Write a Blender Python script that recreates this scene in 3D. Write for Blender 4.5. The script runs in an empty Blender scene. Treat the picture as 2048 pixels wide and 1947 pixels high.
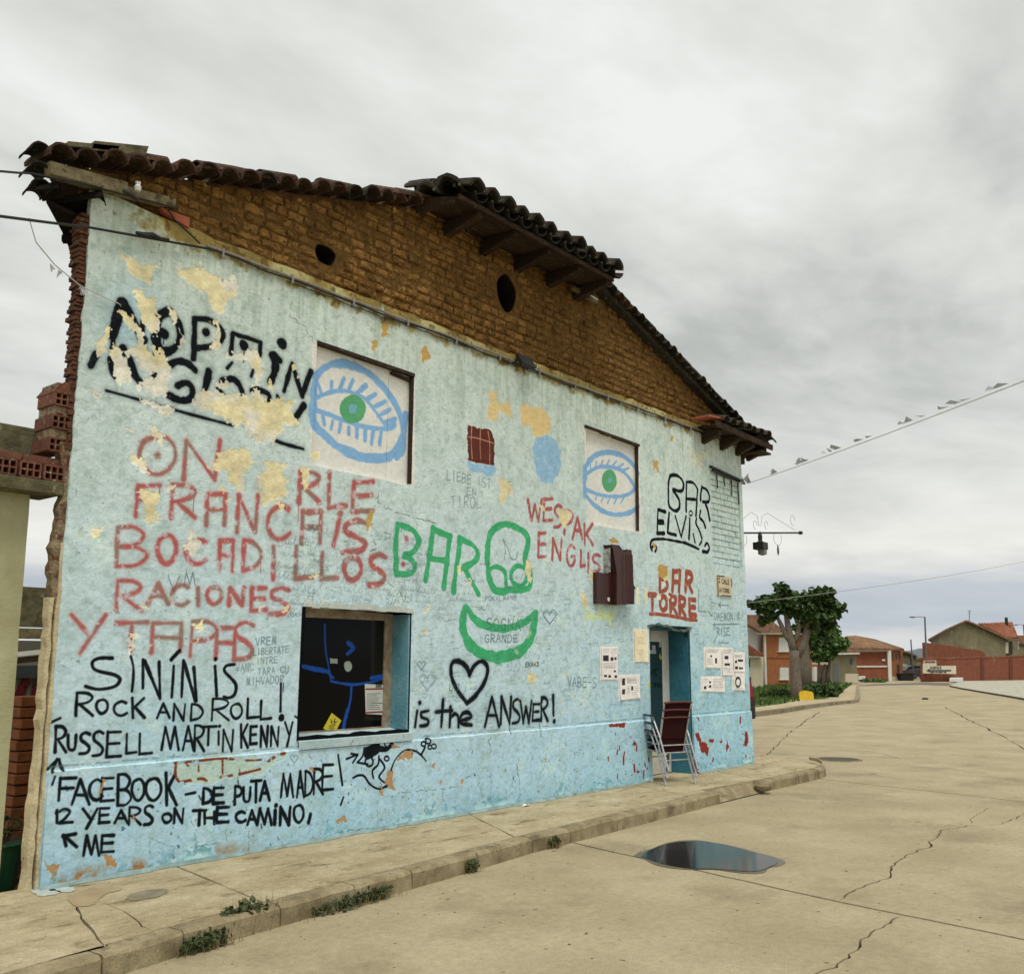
import bpy, bmesh, math, random
import numpy as np
from mathutils import Vector, Matrix
from mathutils.geometry import tessellate_polygon
random.seed(7); rng = np.random.default_rng(7)
scene = bpy.context.scene
COL = scene.collection
# ------------------------------------------------------------------ camera
F, CX, CY, ROLL = 1928.0, 1024.0, 973.5, 0.0043      # focal length and centre in pixels of the 2048 px photograph
PITCH = math.radians(10.1328); AZ = math.radians(39.4564)
CAMP = Vector((0.0, -7.019, 1.72))
_fh = Vector((math.cos(AZ), math.sin(AZ), 0)); _up = Vector((0, 0, 1)); _rt = Vector((math.sin(AZ), -math.cos(AZ), 0))
CF = _fh*math.cos(PITCH) + _up*math.sin(PITCH)
_u = -_fh*math.sin(PITCH) + _up*math.cos(PITCH)
CR = _rt*math.cos(ROLL) + _u*math.sin(ROLL); CU = -_rt*math.sin(ROLL) + _u*math.cos(ROLL)
cd = bpy.data.cameras.new('camera'); cam = bpy.data.objects.new('camera', cd); COL.objects.link(cam)
cd.sensor_width = 36; cd.lens = 36*F/2048; cd.clip_end = 6000; cd.clip_start = .05
m = Matrix((CR, CU, -CF)).transposed().to_4x4(); m.translation = CAMP
cam.matrix_world = m; scene.camera = cam
# ------------------------------------------------------------------ sky and sun (overcast)
SUN_EL, SUN_AZ = 63.0, 228.0       # degrees; azimuth measured from +X, light comes from there
SUN_E, EXPO = 1.5, 0.66
w = bpy.data.worlds.new('World'); scene.world = w; w.use_nodes = True
nt = w.node_tree; N = nt.nodes; L = nt.links; N.clear()
def wn(t, **k):
    n = N.new(t)
    for a, b in k.items(): setattr(n, a, b)
    return n
def wmath(op, a, b=None, c=None, clamp=False):
    n = N.new('ShaderNodeMath'); n.operation = op; n.use_clamp = clamp
    for i, v in enumerate((a, b, c)):
        if v is None: continue
        if isinstance(v, (int, float)): n.inputs[i].default_value = v
        else: L.new(v, n.inputs[i])
    return n.outputs[0]
sky = wn('ShaderNodeTexSky', sky_type='NISHITA', sun_disc=False)
sky.sun_elevation = math.radians(SUN_EL); sky.sun_rotation = math.radians(90-SUN_AZ); sky.dust_density = 3
tc = wn('ShaderNodeTexCoord'); sp = wn('ShaderNodeSeparateXYZ'); L.new(tc.outputs['Generated'], sp.inputs[0])
zc = wmath('MAXIMUM', sp.outputs[2], 0.0)
zz = wmath('ADD', zc, 0.10)
cu = wmath('DIVIDE', sp.outputs[0], zz); cv = wmath('DIVIDE', sp.outputs[1], zz)
# streak direction: rotate by about -12 degrees and stretch along it
ca, sa = math.cos(math.radians(-4)), math.sin(math.radians(-4))
su = wmath('ADD', wmath('MULTIPLY', cu, ca), wmath('MULTIPLY', cv, sa))
sv = wmath('SUBTRACT', wmath('MULTIPLY', cv, ca), wmath('MULTIPLY', cu, sa))
def noise(xs, ys, seed, detail, rough, dist=0.0):
    cb = wn('ShaderNodeCombineXYZ'); L.new(wmath('MULTIPLY', su, xs), cb.inputs[0]); L.new(wmath('MULTIPLY', sv, ys), cb.inputs[1]); cb.inputs[2].default_value = seed
    n = wn('ShaderNodeTexNoise'); n.inputs['Scale'].default_value = 1; n.inputs['Detail'].default_value = detail
    n.inputs['Roughness'].default_value = rough; n.inputs['Distortion'].default_value = dist
    L.new(cb.outputs[0], n.inputs['Vector']); return n.outputs['Fac']
n1 = noise(.62, 1.05, 3.3, 6, .52, .35); n2 = noise(2.0, 2.7, 8.1, 6, .58, .3); n3 = noise(.22, .42, 5.6, 3, .5)
den = wmath('ADD', wmath('ADD', wmath('MULTIPLY', n1, .5), wmath('MULTIPLY', n2, .2)), wmath('MULTIPLY', n3, .3))
cr = wn('ShaderNodeValToRGB'); L.new(wmath('ADD', wmath('MULTIPLY', wmath('SUBTRACT', den, .5), 2.9), .57), cr.inputs[0])
e = cr.color_ramp.elements
e[0].position = .25; e[0].color = (.33, .345, .34, 1); e[1].position = .80; e[1].color = (.72, .73, .71, 1)
x = e.new(.42); x.color = (.43, .445, .425, 1); x = e.new(.55); x.color = (.54, .555, .525, 1); x = e.new(.66); x.color = (.62, .63, .60, 1)
# near the horizon: pale band, blue-grey bank, pale strip
hz = wn('ShaderNodeValToRGB'); L.new(wmath('ADD', wmath('MULTIPLY', zc, 2.2), wmath('MULTIPLY', wmath('SUBTRACT', n2, .5), .05)), hz.inputs[0])
e = hz.color_ramp.elements
e[0].position = .0; e[0].color = (.60, .61, .62, 1); e[1].position = .60; e[1].color = (.5, .52, .5, 1)
for p_, c_ in ((.05, (.60, .61, .61)), (.08, (.41, .46, .52)), (.155, (.385, .425, .48)), (.19, (.56, .57, .57)), (.24, (.78, .77, .72)), (.34, (.70, .70, .67))):
    x = e.new(p_); x.color = (*c_, 1)
hf = wmath('SUBTRACT', 1.0, wmath('MULTIPLY', wmath('SUBTRACT', zc, .07), 4.2, clamp=True), clamp=True)
mx = wn('ShaderNodeMix', data_type='RGBA'); L.new(wmath('MULTIPLY', hf, .82), mx.inputs[0]); L.new(cr.outputs[0], mx.inputs[6]); L.new(hz.outputs[0], mx.inputs[7])
bg1 = wn('ShaderNodeBackground'); L.new(mx.outputs[2], bg1.inputs[0]); bg1.inputs[1].default_value = .80
bg2 = wn('ShaderNodeBackground'); L.new(sky.outputs[0], bg2.inputs[0]); bg2.inputs[1].default_value = .05
ms = wn('ShaderNodeMixShader'); ms.inputs[0].default_value = .05; L.new(bg1.outputs[0], ms.inputs[1]); L.new(bg2.outputs[0], ms.inputs[2])
ow = wn('ShaderNodeOutputWorld'); L.new(ms.outputs[0], ow.inputs[0])
sl = bpy.data.lights.new('sun', 'SUN'); sl.energy = SUN_E; sl.angle = math.radians(28); sl.color = (1, .955, .87)
so = bpy.data.objects.new('sun', sl); COL.objects.link(so)
sd = Vector((math.cos(math.radians(SUN_AZ))*math.cos(math.radians(SUN_EL)), math.sin(math.radians(SUN_AZ))*math.cos(math.radians(SUN_EL)), math.sin(math.radians(SUN_EL))))
so.rotation_euler = sd.to_track_quat('Z', 'Y').to_euler()
vs = scene.view_settings; vs.view_transform = 'Standard'; vs.look = 'None'; vs.exposure = EXPO; vs.gamma = 1; vs.use_curve_mapping = False
# ------------------------------------------------------------------ geometry of the place
def ray(px, py): return CF*F + CR*(px-CX) - CU*(py-CY)
def onwall(px, py, y=0.0):
    d = ray(px, py); t = (y-CAMP.y)/d.y; return CAMP + d*t
def GZ(X):                                  # the street is level by the bar and falls gently beyond it
    return 0.0 if X < 24 else (-0.5*(X-24)/28 if X < 52 else -0.5)
def onz(px, py, z=0.0, ground=False):
    d = ray(px, py); p = CAMP + d*((z-CAMP.z)/d.z)
    if ground and not (0 < p.x < 24):
        s = .5/28; t = (-s*(CAMP.x-24)-CAMP.z+z)/(d.z+s*d.x); q = CAMP + d*t
        p = q if 24 <= q.x <= 52 else CAMP + d*((-.5+z-CAMP.z)/d.z)
    return p
def atd(px, py, depth):
    d = ray(px, py); return CAMP + d*(depth/d.dot(_fh))
def onplane(px, py, p0, n):
    d = ray(px, py); return CAMP + d*((p0-CAMP).dot(n)/d.dot(n))
def bgp(x, y): return (1440+x*.3082, 1100+y*.3082)
# ------------------------------------------------------------------ object helpers
ROOTLOC = {}
def link(o): COL.objects.link(o); return o
def tag(o, label=None, cat=None, group=None, kind=None):
    if label: o['label'] = label
    if cat: o['category'] = cat
    if group: o['group'] = group
    if kind: o['kind'] = kind
    return o
def thing(name, label, cat, loc=(0, 0, 0), group=None):
    o = link(bpy.data.objects.new(name, None)); o.location = loc; o.empty_display_size = .2
    ROOTLOC[o] = Vector(loc); return tag(o, label, cat, group)
def rootof(o):
    while o.parent: o = o.parent
    return o
class MB:
    def __init__(s): s.v = []; s.f = []
    def add(s, vs, fs):
        n = len(s.v); s.v += [Vector(v) for v in vs]; s.f += [tuple(i+n for i in f) for f in fs]; return s
    def box(s, x0, x1, y0, y1, z0, z1):
        return s.add([(x0,y0,z0),(x1,y0,z0),(x1,y1,z0),(x0,y1,z0),(x0,y0,z1),(x1,y0,z1),(x1,y1,z1),(x0,y1,z1)],
                     [(0,3,2,1),(4,5,6,7),(0,1,5,4),(1,2,6,5),(2,3,7,6),(3,0,4,7)])
    def obox(s, o, a, b, c):                      # box from corner o with edge vectors a, b, c
        o, a, b, c = map(Vector, (o, a, b, c))
        return s.add([o,o+a,o+a+b,o+b,o+c,o+a+c,o+a+b+c,o+b+c], [(0,3,2,1),(4,5,6,7),(0,1,5,4),(1,2,6,5),(2,3,7,6),(3,0,4,7)])
    def bar(s, p, q, w, h=None, up=(0,0,1)):      # rectangular bar p->q
        p, q = Vector(p), Vector(q); d = (q-p).normalized(); h = h or w
        sx = d.cross(Vector(up));
        if sx.length < 1e-4: sx = d.cross(Vector((1,0,0)))
        sx.normalize(); uz = sx.cross(d)
        return s.obox(p-sx*w/2-uz*h/2, sx*w, q-p, uz*h)
    def tube(s, pts, r, seg=8, r2=None, cap=True):
        pts = [Vector(p) for p in pts]; n = len(pts); base = len(s.v); ref = None
        for i, p in enumerate(pts):
            d = (pts[min(i+1, n-1)]-pts[max(i-1, 0)]).normalized()
            if ref is None: ref = d.orthogonal().normalized()
            ref = (ref-d*ref.dot(d)).normalized(); bi = d.cross(ref)
            rr = (r[i] if isinstance(r, (list, tuple)) else (r if r2 is None else r+(r2-r)*i/(n-1)))
            for k in range(seg):
                a = 2*math.pi*k/seg; s.v.append(p+(ref*math.cos(a)+bi*math.sin(a))*rr)
        for i in range(n-1):
            for k in range(seg):
                a, b = base+i*seg+k, base+i*seg+(k+1) % seg; s.f.append((a, b, b+seg, a+seg))
        if cap: s.f.append(tuple(base+k for k in range(seg))[::-1]); s.f.append(tuple(base+(n-1)*seg+k for k in range(seg)))
        return s
    def disc(s, c, r, n, seg=16, th=.01):
        n = Vector(n).normalized(); c = Vector(c); return s.tube([c, c+n*th], r, seg)
    def prism(s, poly, ext):                      # planar polygon (list of 3D points) extruded by a vector
        p = [Vector(q) for q in poly]; e = Vector(ext); n = len(p); b = len(s.v)
        s.v += p + [q+e for q in p]
        for t in tessellate_polygon([p]):
            s.f.append(tuple(b+i for i in t)); s.f.append(tuple(b+n+i for i in t)[::-1])
        for i in range(n): j = (i+1) % n; s.f.append((b+i, b+j, b+n+j, b+n+i))
        return s
    def sheet(s, loops):                          # planar polygon with holes
        ls = [[Vector(q) for q in l] for l in loops]; b = len(s.v)
        for l in ls: s.v += l
        for t in tessellate_polygon(ls): s.f.append(tuple(b+i for i in t))
        return s
    def build(s, name, mat, parent=None, smooth=False, root=None, bevel=0, recalc=True):
        off = ROOTLOC.get(root or (rootof(parent) if parent else None), Vector((0,0,0)))
        me = bpy.data.meshes.new(name); me.from_pydata([tuple(v-off) for v in s.v], [], s.f); me.update()
        if recalc or bevel:
            bm = bmesh.new(); bm.from_mesh(me)
            if bevel:
                bmesh.ops.remove_doubles(bm, verts=bm.verts, dist=1e-5)
                ed = [x for x in bm.edges if len(x.link_faces) == 2 and x.calc_face_angle(0) > .6]
                bmesh.ops.bevel(bm, geom=ed, offset=bevel, segments=2, affect='EDGES', profile=.6, clamp_overlap=True)
            bmesh.ops.recalc_face_normals(bm, faces=bm.faces); bm.to_mesh(me); bm.free()
        if smooth:
            for p in me.polygons: p.use_smooth = True
        me.materials.append(mat); o = link(bpy.data.objects.new(name, me))
        if parent: o.parent = parent
        return o
def one(o, label, cat, group=None): return tag(o, label, cat, group)
def inst(name, me, parent, loc, rot=None, scale=None, mw=None):
    o = link(bpy.data.objects.new(name, me)); o.parent = parent
    if mw is not None:
        mm = mw.copy(); mm.translation = mm.translation - ROOTLOC.get(rootof(parent), Vector((0,0,0))); o.matrix_local = mm
    else:
        o.location = Vector(loc) - ROOTLOC.get(rootof(parent), Vector((0,0,0)))
        if rot: o.rotation_euler = rot
        if scale: o.scale = scale
    return o
def dup_tree(o, parent=None):
    c = o.copy(); COL.objects.link(c); c.parent = parent
    for ch in list(o.children): dup_tree(ch, c)
    return c
# ------------------------------------------------------------------ materials
def lin(c): return tuple(((v/255)/12.92 if v/255 <= .04045 else ((v/255+.055)/1.055)**2.4) for v in c)
def mat(name, c1, c2=None, scale=4.0, rough=.85, bump=.0, bscale=40.0, spec=.3, metal=0.0, c3=None, s3=1.0, t3=.55, rnd=0.0, stretch=(1,1,1), detail=5, w3=.06, bdist=.02, emit=0, coord='Object', speck=None, grain=0):
    """c1/c2 mixed by noise, c3 stains on top; colours linear base colours"""
    ma = bpy.data.materials.new(name); ma.use_nodes = True; t = ma.node_tree; n = t.nodes; l = t.links
    b = n['Principled BSDF']; b.inputs['Roughness'].default_value = rough; b.inputs['Metallic'].default_value = metal
    b.inputs['Specular IOR Level'].default_value = spec
    tcn = n.new('ShaderNodeTexCoord'); mp = n.new('ShaderNodeMapping'); mp.inputs['Scale'].default_value = stretch
    if coord == 'World': g = n.new('ShaderNodeNewGeometry'); l.new(g.outputs['Position'], mp.inputs[0])
    else: l.new(tcn.outputs[coord], mp.inputs[0])
    def nz(s, d=detail, r=.6, off=0):
        q = n.new('ShaderNodeTexNoise'); q.inputs['Scale'].default_value = s; q.inputs['Detail'].default_value = d; q.inputs['Roughness'].default_value = r
        l.new(mp.outputs[0], q.inputs['Vector']); return q.outputs['Fac']
    def mixc(f, a, bb, mode='MIX'):
        q = n.new('ShaderNodeMix'); q.data_type = 'RGBA'; q.blend_type = mode
        for i, v in ((0, f), (6, a), (7, bb)):
            if isinstance(v, tuple): q.inputs[i].default_value = (*v, 1)
            elif isinstance(v, (int, float)): q.inputs[i].default_value = v
            else: l.new(v, q.inputs[i])
        return q.outputs[2]
    def rampf(src, lo, hi):
        q = n.new('ShaderNodeMapRange'); q.inputs[1].default_value = lo; q.inputs[2].default_value = hi; l.new(src, q.inputs[0]); return q.outputs[0]
    c2 = c2 or tuple(v*.8 for v in c1)
    col = mixc(rampf(nz(scale), .35, .65), tuple(c1), tuple(c2))
    if c3: col = mixc(rampf(nz(s3, 6, .65), t3, t3+w3), col, tuple(c3))
    if speck:
        col = mixc(rampf(nz(speck[1], 2, .5), speck[2], speck[2]+.05), col, tuple(speck[0]))
    if grain:
        q = n.new('ShaderNodeMapRange'); q.inputs[1].default_value = .3; q.inputs[2].default_value = .7; q.inputs[3].default_value = 1-grain; q.inputs[4].default_value = 1+grain; l.new(nz(95, 3, .75), q.inputs[0])
        q2 = n.new('ShaderNodeMapRange'); q2.inputs[1].default_value = .3; q2.inputs[2].default_value = .7; q2.inputs[3].default_value = 1-grain*.6; q2.inputs[4].default_value = 1+grain*.6; l.new(nz(17, 4, .7), q2.inputs[0])
        q3 = n.new('ShaderNodeMath'); q3.operation = 'MULTIPLY'; l.new(q.outputs[0], q3.inputs[0]); l.new(q2.outputs[0], q3.inputs[1])
        hs = n.new('ShaderNodeHueSaturation'); l.new(q3.outputs[0], hs.inputs['Value']); l.new(col, hs.inputs['Color']); col = hs.outputs[0]
    if rnd:
        oi = n.new('ShaderNodeObjectInfo'); q = n.new('ShaderNodeMapRange'); q.inputs[3].default_value = 1-rnd; q.inputs[4].default_value = 1+rnd
        l.new(oi.outputs['Random'], q.inputs[0]); hs = n.new('ShaderNodeHueSaturation'); l.new(q.outputs[0], hs.inputs['Value']); l.new(col, hs.inputs['Color']); col = hs.outputs[0]
    l.new(col, b.inputs['Base Color'])
    if bump:
        bp = n.new('ShaderNodeBump'); bp.inputs['Strength'].default_value = bump; bp.inputs['Distance'].default_value = bdist
        l.new(nz(bscale, 6, .65), bp.inputs['Height']); l.new(bp.outputs[0], b.inputs['Normal'])
    if emit: b.inputs['Emission Color'].default_value = (*c1, 1); b.inputs['Emission Strength'].default_value = emit
    return ma
M = {}
M['adobe'] = mat('adobe', (.40,.222,.068), (.19,.102,.032), 9, .95, 1.0, 22, .1, rnd=.26, c3=(.40,.25,.11), s3=16, t3=.6, coord='World', bdist=.065, speck=((.07,.036,.014), 34, .64), detail=9)
M['adobe_mortar'] = mat('adobe_mortar', (.21,.115,.036), (.11,.058,.020), 12, .97, 1, 35, .1, coord='World', bdist=.03)
M['tile'] = mat('tile', (.085,.040,.026), (.04,.026,.018), 9, .9, .6, 60, .2, rnd=.35, c3=(.10,.10,.05), s3=11, t3=.55)
M['tile_moss'] = mat('tile_moss', (.045,.038,.028), (.022,.02,.017), 12, .92, .8, 50, .2, rnd=.3, c3=(.14,.15,.09), s3=16, t3=.6)
M['mortar_moss'] = mat('mortar_moss', (.17,.155,.09), (.07,.06,.04), 10, .95, .8, 50, .15, c3=(.26,.25,.17), s3=18, t3=.6, coord='World')
M['wood_dark'] = mat('wood_dark', (.060,.036,.022), (.025,.015,.010), 8, .85, .6, 60, .2, rnd=.2, stretch=(1,6,6), c3=(.16,.12,.08), s3=9, t3=.6)
M['wood_pale'] = mat('wood_pale', (.26,.22,.13), (.13,.10,.05), 9, .9, .7, 50, .2, c3=(.07,.06,.035), s3=8, t3=.55, coord='World')
M['brick_red'] = mat('brick_red', (.14,.06,.033), (.075,.035,.022), 14, .9, .6, 60, .2, rnd=.2, c3=(.30,.22,.15), s3=20, t3=.62, coord='World')
M['hollow'] = mat('hollow_clay', (.19,.078,.048), (.12,.05,.032), 15, .85, .5, 70, .25, rnd=.2, c3=(.36,.27,.2), s3=22, t3=.62, coord='World')
M['cream'] = mat('cream_plaster', (.62,.55,.34), (.48,.43,.27), 6, .88, .5, 50, .25, c3=(.20,.14,.07), s3=9, t3=.66, coord='World')
M['cream_gate'] = mat('cream_green_plaster', (.44,.44,.27), (.36,.35,.20), 3, .88, .3, 40, .25, c3=(.10,.10,.06), s3=14, t3=.66, coord='World')
M['concrete_moss'] = mat('concrete_moss', (.17,.16,.09), (.09,.08,.045), 8, .95, .7, 40, .15, c3=(.30,.27,.18), s3=9, t3=.62, coord='World')
M['black'] = mat('black_metal', (.012,.012,.013), (.02,.02,.02), 20, .5, 0, 1, .4)
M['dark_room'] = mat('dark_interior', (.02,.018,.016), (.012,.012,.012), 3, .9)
M['white_metal'] = mat('white_paint', (.70,.70,.67), (.6,.6,.56), 12, .5, .1, 60, .4, c3=(.35,.33,.28), s3=15, t3=.68)
M['alu'] = mat('aluminium', (.55,.56,.56), (.42,.42,.42), 15, .28, 0, 1, .5, metal=.75)
M['maroon'] = mat('maroon_textilene', (.038,.010,.010), (.024,.007,.008), 90, .9, .3, 400, .08)
M['maroon_edge'] = mat('maroon_hem', (.13,.045,.04), (.09,.03,.03), 60, .8)
M['signbox'] = mat('maroon_sheet', (.052,.010,.008), (.028,.006,.006), 6, .42, .15, 30, .45, c3=(.10,.03,.02), s3=12, t3=.66, coord='World', stretch=(4,4,1))
M['paper'] = mat('paper', (.74,.73,.70), (.66,.64,.6), 20, .8)
M['glass_dark'] = mat('dark_glass', (.01,.012,.013), (.015,.018,.02), 3, .06, 0, 1, .5)
M['shade_dark'] = mat('painted_shade', (.012,.010,.009), (.02,.016,.012), 9, .95, .4, 40, .05)  # near-black colour stands in for shade under the left eave and in gable holes
M['wire_grey'] = mat('pale_wire', (.30,.30,.30), (.28,.28,.28), 9, .8)
M['cable_grey'] = mat('cable_grey', (.30,.28,.24), (.20,.18,.15), 30, .6)
M['cable_black'] = mat('cable_black', (.015,.014,.013), (.02,.02,.02), 30, .6)
M['string'] = mat('string_white', (.55,.55,.52), (.5,.5,.47), 30, .7)
M['rag'] = mat('plastic_tatters', (.50,.51,.52), (.42,.43,.44), 30, .6)
M['green_plastic'] = mat('green_plastic', (.018,.085,.035), (.012,.06,.025), 5, .45, .1, 20, .4)
M['leaf'] = mat('leaf_dark', (.030,.062,.014), (.052,.095,.020), 3, .6, 0, 1, .35, coord='World')
M['leaf2'] = mat('leaf_bright', (.055,.115,.022), (.085,.155,.032), 3, .6, 0, 1, .35, coord='World')
M['weed'] = mat('weed_leaf', (.030,.052,.015), (.065,.080,.028), 20, .65, 0, 1, .3, coord='World')
M['dry'] = mat('dry_grass', (.25,.19,.09), (.14,.12,.05), 20, .8, coord='World')
M['grass'] = mat('grass_blades', (.07,.12,.022), (.045,.085,.016), 2, .75, 0, 1, .2, c3=(.16,.15,.05), s3=1.2, t3=.6, coord='World')
M['bark'] = mat('bark_grey', (.20,.17,.13), (.11,.09,.07), 6, .9, .8, 18, .2, stretch=(3,3,1), coord='World', bdist=.05)
M['yellow'] = mat('yellow_paint', (.72,.48,.03), (.6,.38,.03), 6, .75, .3, 20, .3, c3=(.55,.48,.25), s3=4, t3=.6, coord='World')
M['soil'] = mat('soil', (.10,.075,.045), (.06,.045,.03), 6, .95, .5, 30, .1, coord='World')
ROADC1, ROADC2 = (.40,.342,.222), (.315,.265,.165)
M['road'] = mat('road_concrete', ROADC1, ROADC2, .9, .85, .6, 60, .2, coord='World', c3=(.225,.185,.115), s3=.7, t3=.53, w3=.20, speck=((.075,.06,.038), 12, .70), bdist=.012, detail=9, grain=.22)
M['pave'] = mat('pavement_concrete', (.50,.425,.275), (.36,.29,.17), 2.2, .9, 1.0, 38, .2, coord='World', c3=(.21,.165,.08), s3=4.5, t3=.56, w3=.12, speck=((.56,.49,.36), 26, .675), bdist=.02, detail=8, stretch=(.75,1.25,1), grain=.26)
M['kerb'] = mat('kerb_concrete', (.34,.285,.175), (.19,.15,.085), 4, .9, .8, 60, .2, coord='World', c3=(.13,.11,.065), s3=5, t3=.57, w3=.12, bdist=.01, grain=.2)
M['patch'] = mat('damp_cement', (.19,.165,.11), (.28,.24,.155), 5, .8, .3, 60, .3, coord='World')
M['patch2'] = mat('rust_stain', (.30,.225,.13), (.38,.30,.18), 4, .88, .3, 60, .3, coord='World')
M['gravel'] = mat('pale_gravel', (.48,.46,.38), (.30,.29,.22), 3, .95, .8, 25, .2, coord='World', c3=(.13,.16,.07), s3=1.5, t3=.62)
M['asphalt'] = mat('far_asphalt', (.11,.105,.095), (.14,.13,.115), 1, .9, coord='World')
M['ground'] = mat('far_ground', (.17,.16,.09), (.22,.19,.11), .05, .95, coord='World')
# ------------------------------------------------------------------ painted facade: a picture computed here, laid on the wall in metres (X, Z)
AX0, AZ0, PPM = 3.2, 0.0, 250
AW, AH = int(11.6*PPM), int(5.6*PPM)
REG = {1:(.32438,0,250), 2:(.32438,600,300), 3:(.32438,1000,450), 4:(.32438,0,800), 5:(.32438,600,850), 6:(.32438,1100,850), 7:(.32438,0,1350), 8:(.32438,560,1200),
       'a':(.16219,50,550), 'b':(.16219,330,600), 'c':(.16219,60,1280), 'd':(.20274,300,1280), 'e':(.11196,1280,920), 'f':(.16219,1160,1070), 'g':(.13178,900,760), 'h':(.23457,1140,1200), 'p':(1,0,0)}
def vnoise(cell, seed, w=AW, h=AH, cx=None):
    r = np.random.default_rng(seed); cy = cell; cx = cx or cell
    gh, gw = int(h/cy)+3, int(w/cx)+3; g = r.random((gh, gw), dtype=np.float32)
    y = np.arange(h, dtype=np.float32)/cy; x = np.arange(w, dtype=np.float32)/cx
    yi = y.astype(int); xi = x.astype(int); fy = y-yi; fx = x-xi; fy = fy*fy*(3-2*fy); fx = fx*fx*(3-2*fx)
    a = g[yi][:, xi]; b = g[yi][:, xi+1]; c = g[yi+1][:, xi]; d = g[yi+1][:, xi+1]
    fy = fy[:, None]; fx = fx[None, :]
    return (a*(1-fx)+b*fx)*(1-fy)+(c*(1-fx)+d*fx)*fy
def fbm(cell, seed, oc=4, cx=None):
    s = 0; amp = 1; tot = 0
    for i in range(oc):
        s = s+vnoise(max(cell, 2), seed+i, cx=cx)*amp; tot += amp; amp *= .55; cell /= 2.1; cx = cx/2.1 if cx else None
        if cell < 2: break
    return s/tot
NA, NB, NC = fbm(300, 1, 6), fbm(60, 20, 5), fbm(14, 40, 3)
NX, NY = fbm(26, 60, 4)-.5, fbm(26, 70, 4)-.5
RX, RY = (fbm(34, 360, 5)-.5)*1.5+(fbm(8, 364, 2)-.5)*.8, (fbm(34, 370, 5)-.5)*1.5+(fbm(8, 374, 2)-.5)*.8
STREAK = fbm(220, 90, 4, cx=12)
zz_ = (np.arange(AH, dtype=np.float32)/PPM)[:, None]*np.ones((1, AW), np.float32)
xx_ = (np.arange(AW, dtype=np.float32)/PPM+AX0)[None, :]*np.ones((AH, 1), np.float32)
IMG = np.zeros((AH, AW, 3), np.float32); HGT = (.5+(NC-.5)*.25+(NB-.5)*.25).astype(np.float32)
def S(c): return np.array(c, np.float32)/255
def blend(mask, col, k=1.0):
    c = S(col) if not isinstance(col, np.ndarray) else col
    IMG[...] = IMG*(1-mask[..., None]*k) + c*mask[..., None]*k
# ground coat, bluer low down
keys = [(0, (142,184,196)), (.35, (158,197,206)), (.93, (167,202,209)), (.96, (172,203,206)), (2.2, (179,207,205)), (3.4, (184,207,198)), (4.9, (184,203,188)), (5.6, (175,192,172))]
for ch in range(3): IMG[..., ch] = np.interp(zz_+(NA-.5)*.9, [k[0] for k in keys], [k[1][ch]/255*(1.02, .99, 1.04)[ch] for k in keys])
right = np.clip((xx_-8.5)/4, 0, 1)*np.clip((2.8-zz_)/1.5, 0, 1); blend(right*.28*(.6+NA*.8), (124,184,202))
blend(np.clip((NA-.55)*5, 0, 1)*np.clip((2.2-zz_)/1, 0, 1)*.32, (120,174,200))
blend(np.clip((NB-.60)*6, 0, 1)*.35, (196,214,205)); blend(np.clip((.42-NB)*5, 0, 1)*.28, (150,176,166))
blend(np.clip((.47-NC)*5, 0, 1)*.22, (130,155,146)); sc2 = vnoise(26, 320, cx=3)*.5+vnoise(4, 321, cx=20)*.5; blend(np.clip((sc2-.72)*9, 0, 1)*.28, (145,165,158)); blend(np.clip((.28-sc2)*9, 0, 1)*.25, (205,216,208))
blend(np.clip((STREAK-.52)*6, 0, 1)*np.clip((zz_-3.9)/1.2, 0, 1)*.42, (142,158,138))
blend(np.clip((.47-STREAK)*6, 0, 1)*np.clip((zz_-4.2)/1.0, 0, 1)*.25, (205,214,200))
blend(np.exp(-((xx_-3.75)/.28)**2-((zz_-4.35)/.35)**2)*.5, (134,176,198))
# dark scratches and specks
sp_ = vnoise(5, 300, cx=7)*.6+vnoise(3, 301)*.4
blend(np.clip((sp_-.80)*14, 0, 1)*np.clip((NB-.42)*6, 0, 1)*.6, (105,128,122))
blend(np.clip((vnoise(9, 310, cx=4)-.93)*20, 0, 1)*.5, (90,105,100))
blend(np.clip((sp_-.80)*14, 0, 1)*np.clip((.93-zz_)*8, 0, 1)*np.clip((NA-.38)*6, 0, 1)*.8, (60,100,112))
def P(reg, x, y, yp=0.0):
    s, ox, oy = REG[reg]; p = onwall(ox+x*s, oy+y*s, yp); return (p.x, p.z)
def mpp(reg, x, y):                              # metres per region pixel, measured vertically
    a = P(reg, x, y); b = P(reg, x, y+10); c = P(reg, x+10, y); return math.sqrt(abs(a[1]-b[1])*abs(c[0]-a[0]))/10
def smooth(pts, n=5):
    if len(pts) < 3: return pts
    q = [pts[0]]+list(pts)+[pts[-1]]; out = []
    for i in range(1, len(q)-2):
        p0, p1, p2, p3 = q[i-1], q[i], q[i+1], q[i+2]
        for k in range(n):
            t = k/n; t2, t3 = t*t, t*t*t
            out.append(tuple(.5*((2*p1[j])+(-p0[j]+p2[j])*t+(2*p0[j]-5*p1[j]+4*p2[j]-p3[j])*t2+(-p0[j]+3*p1[j]-3*p2[j]+p3[j])*t3) for j in (0, 1)))
    out.append(tuple(pts[-1])); return out
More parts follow.
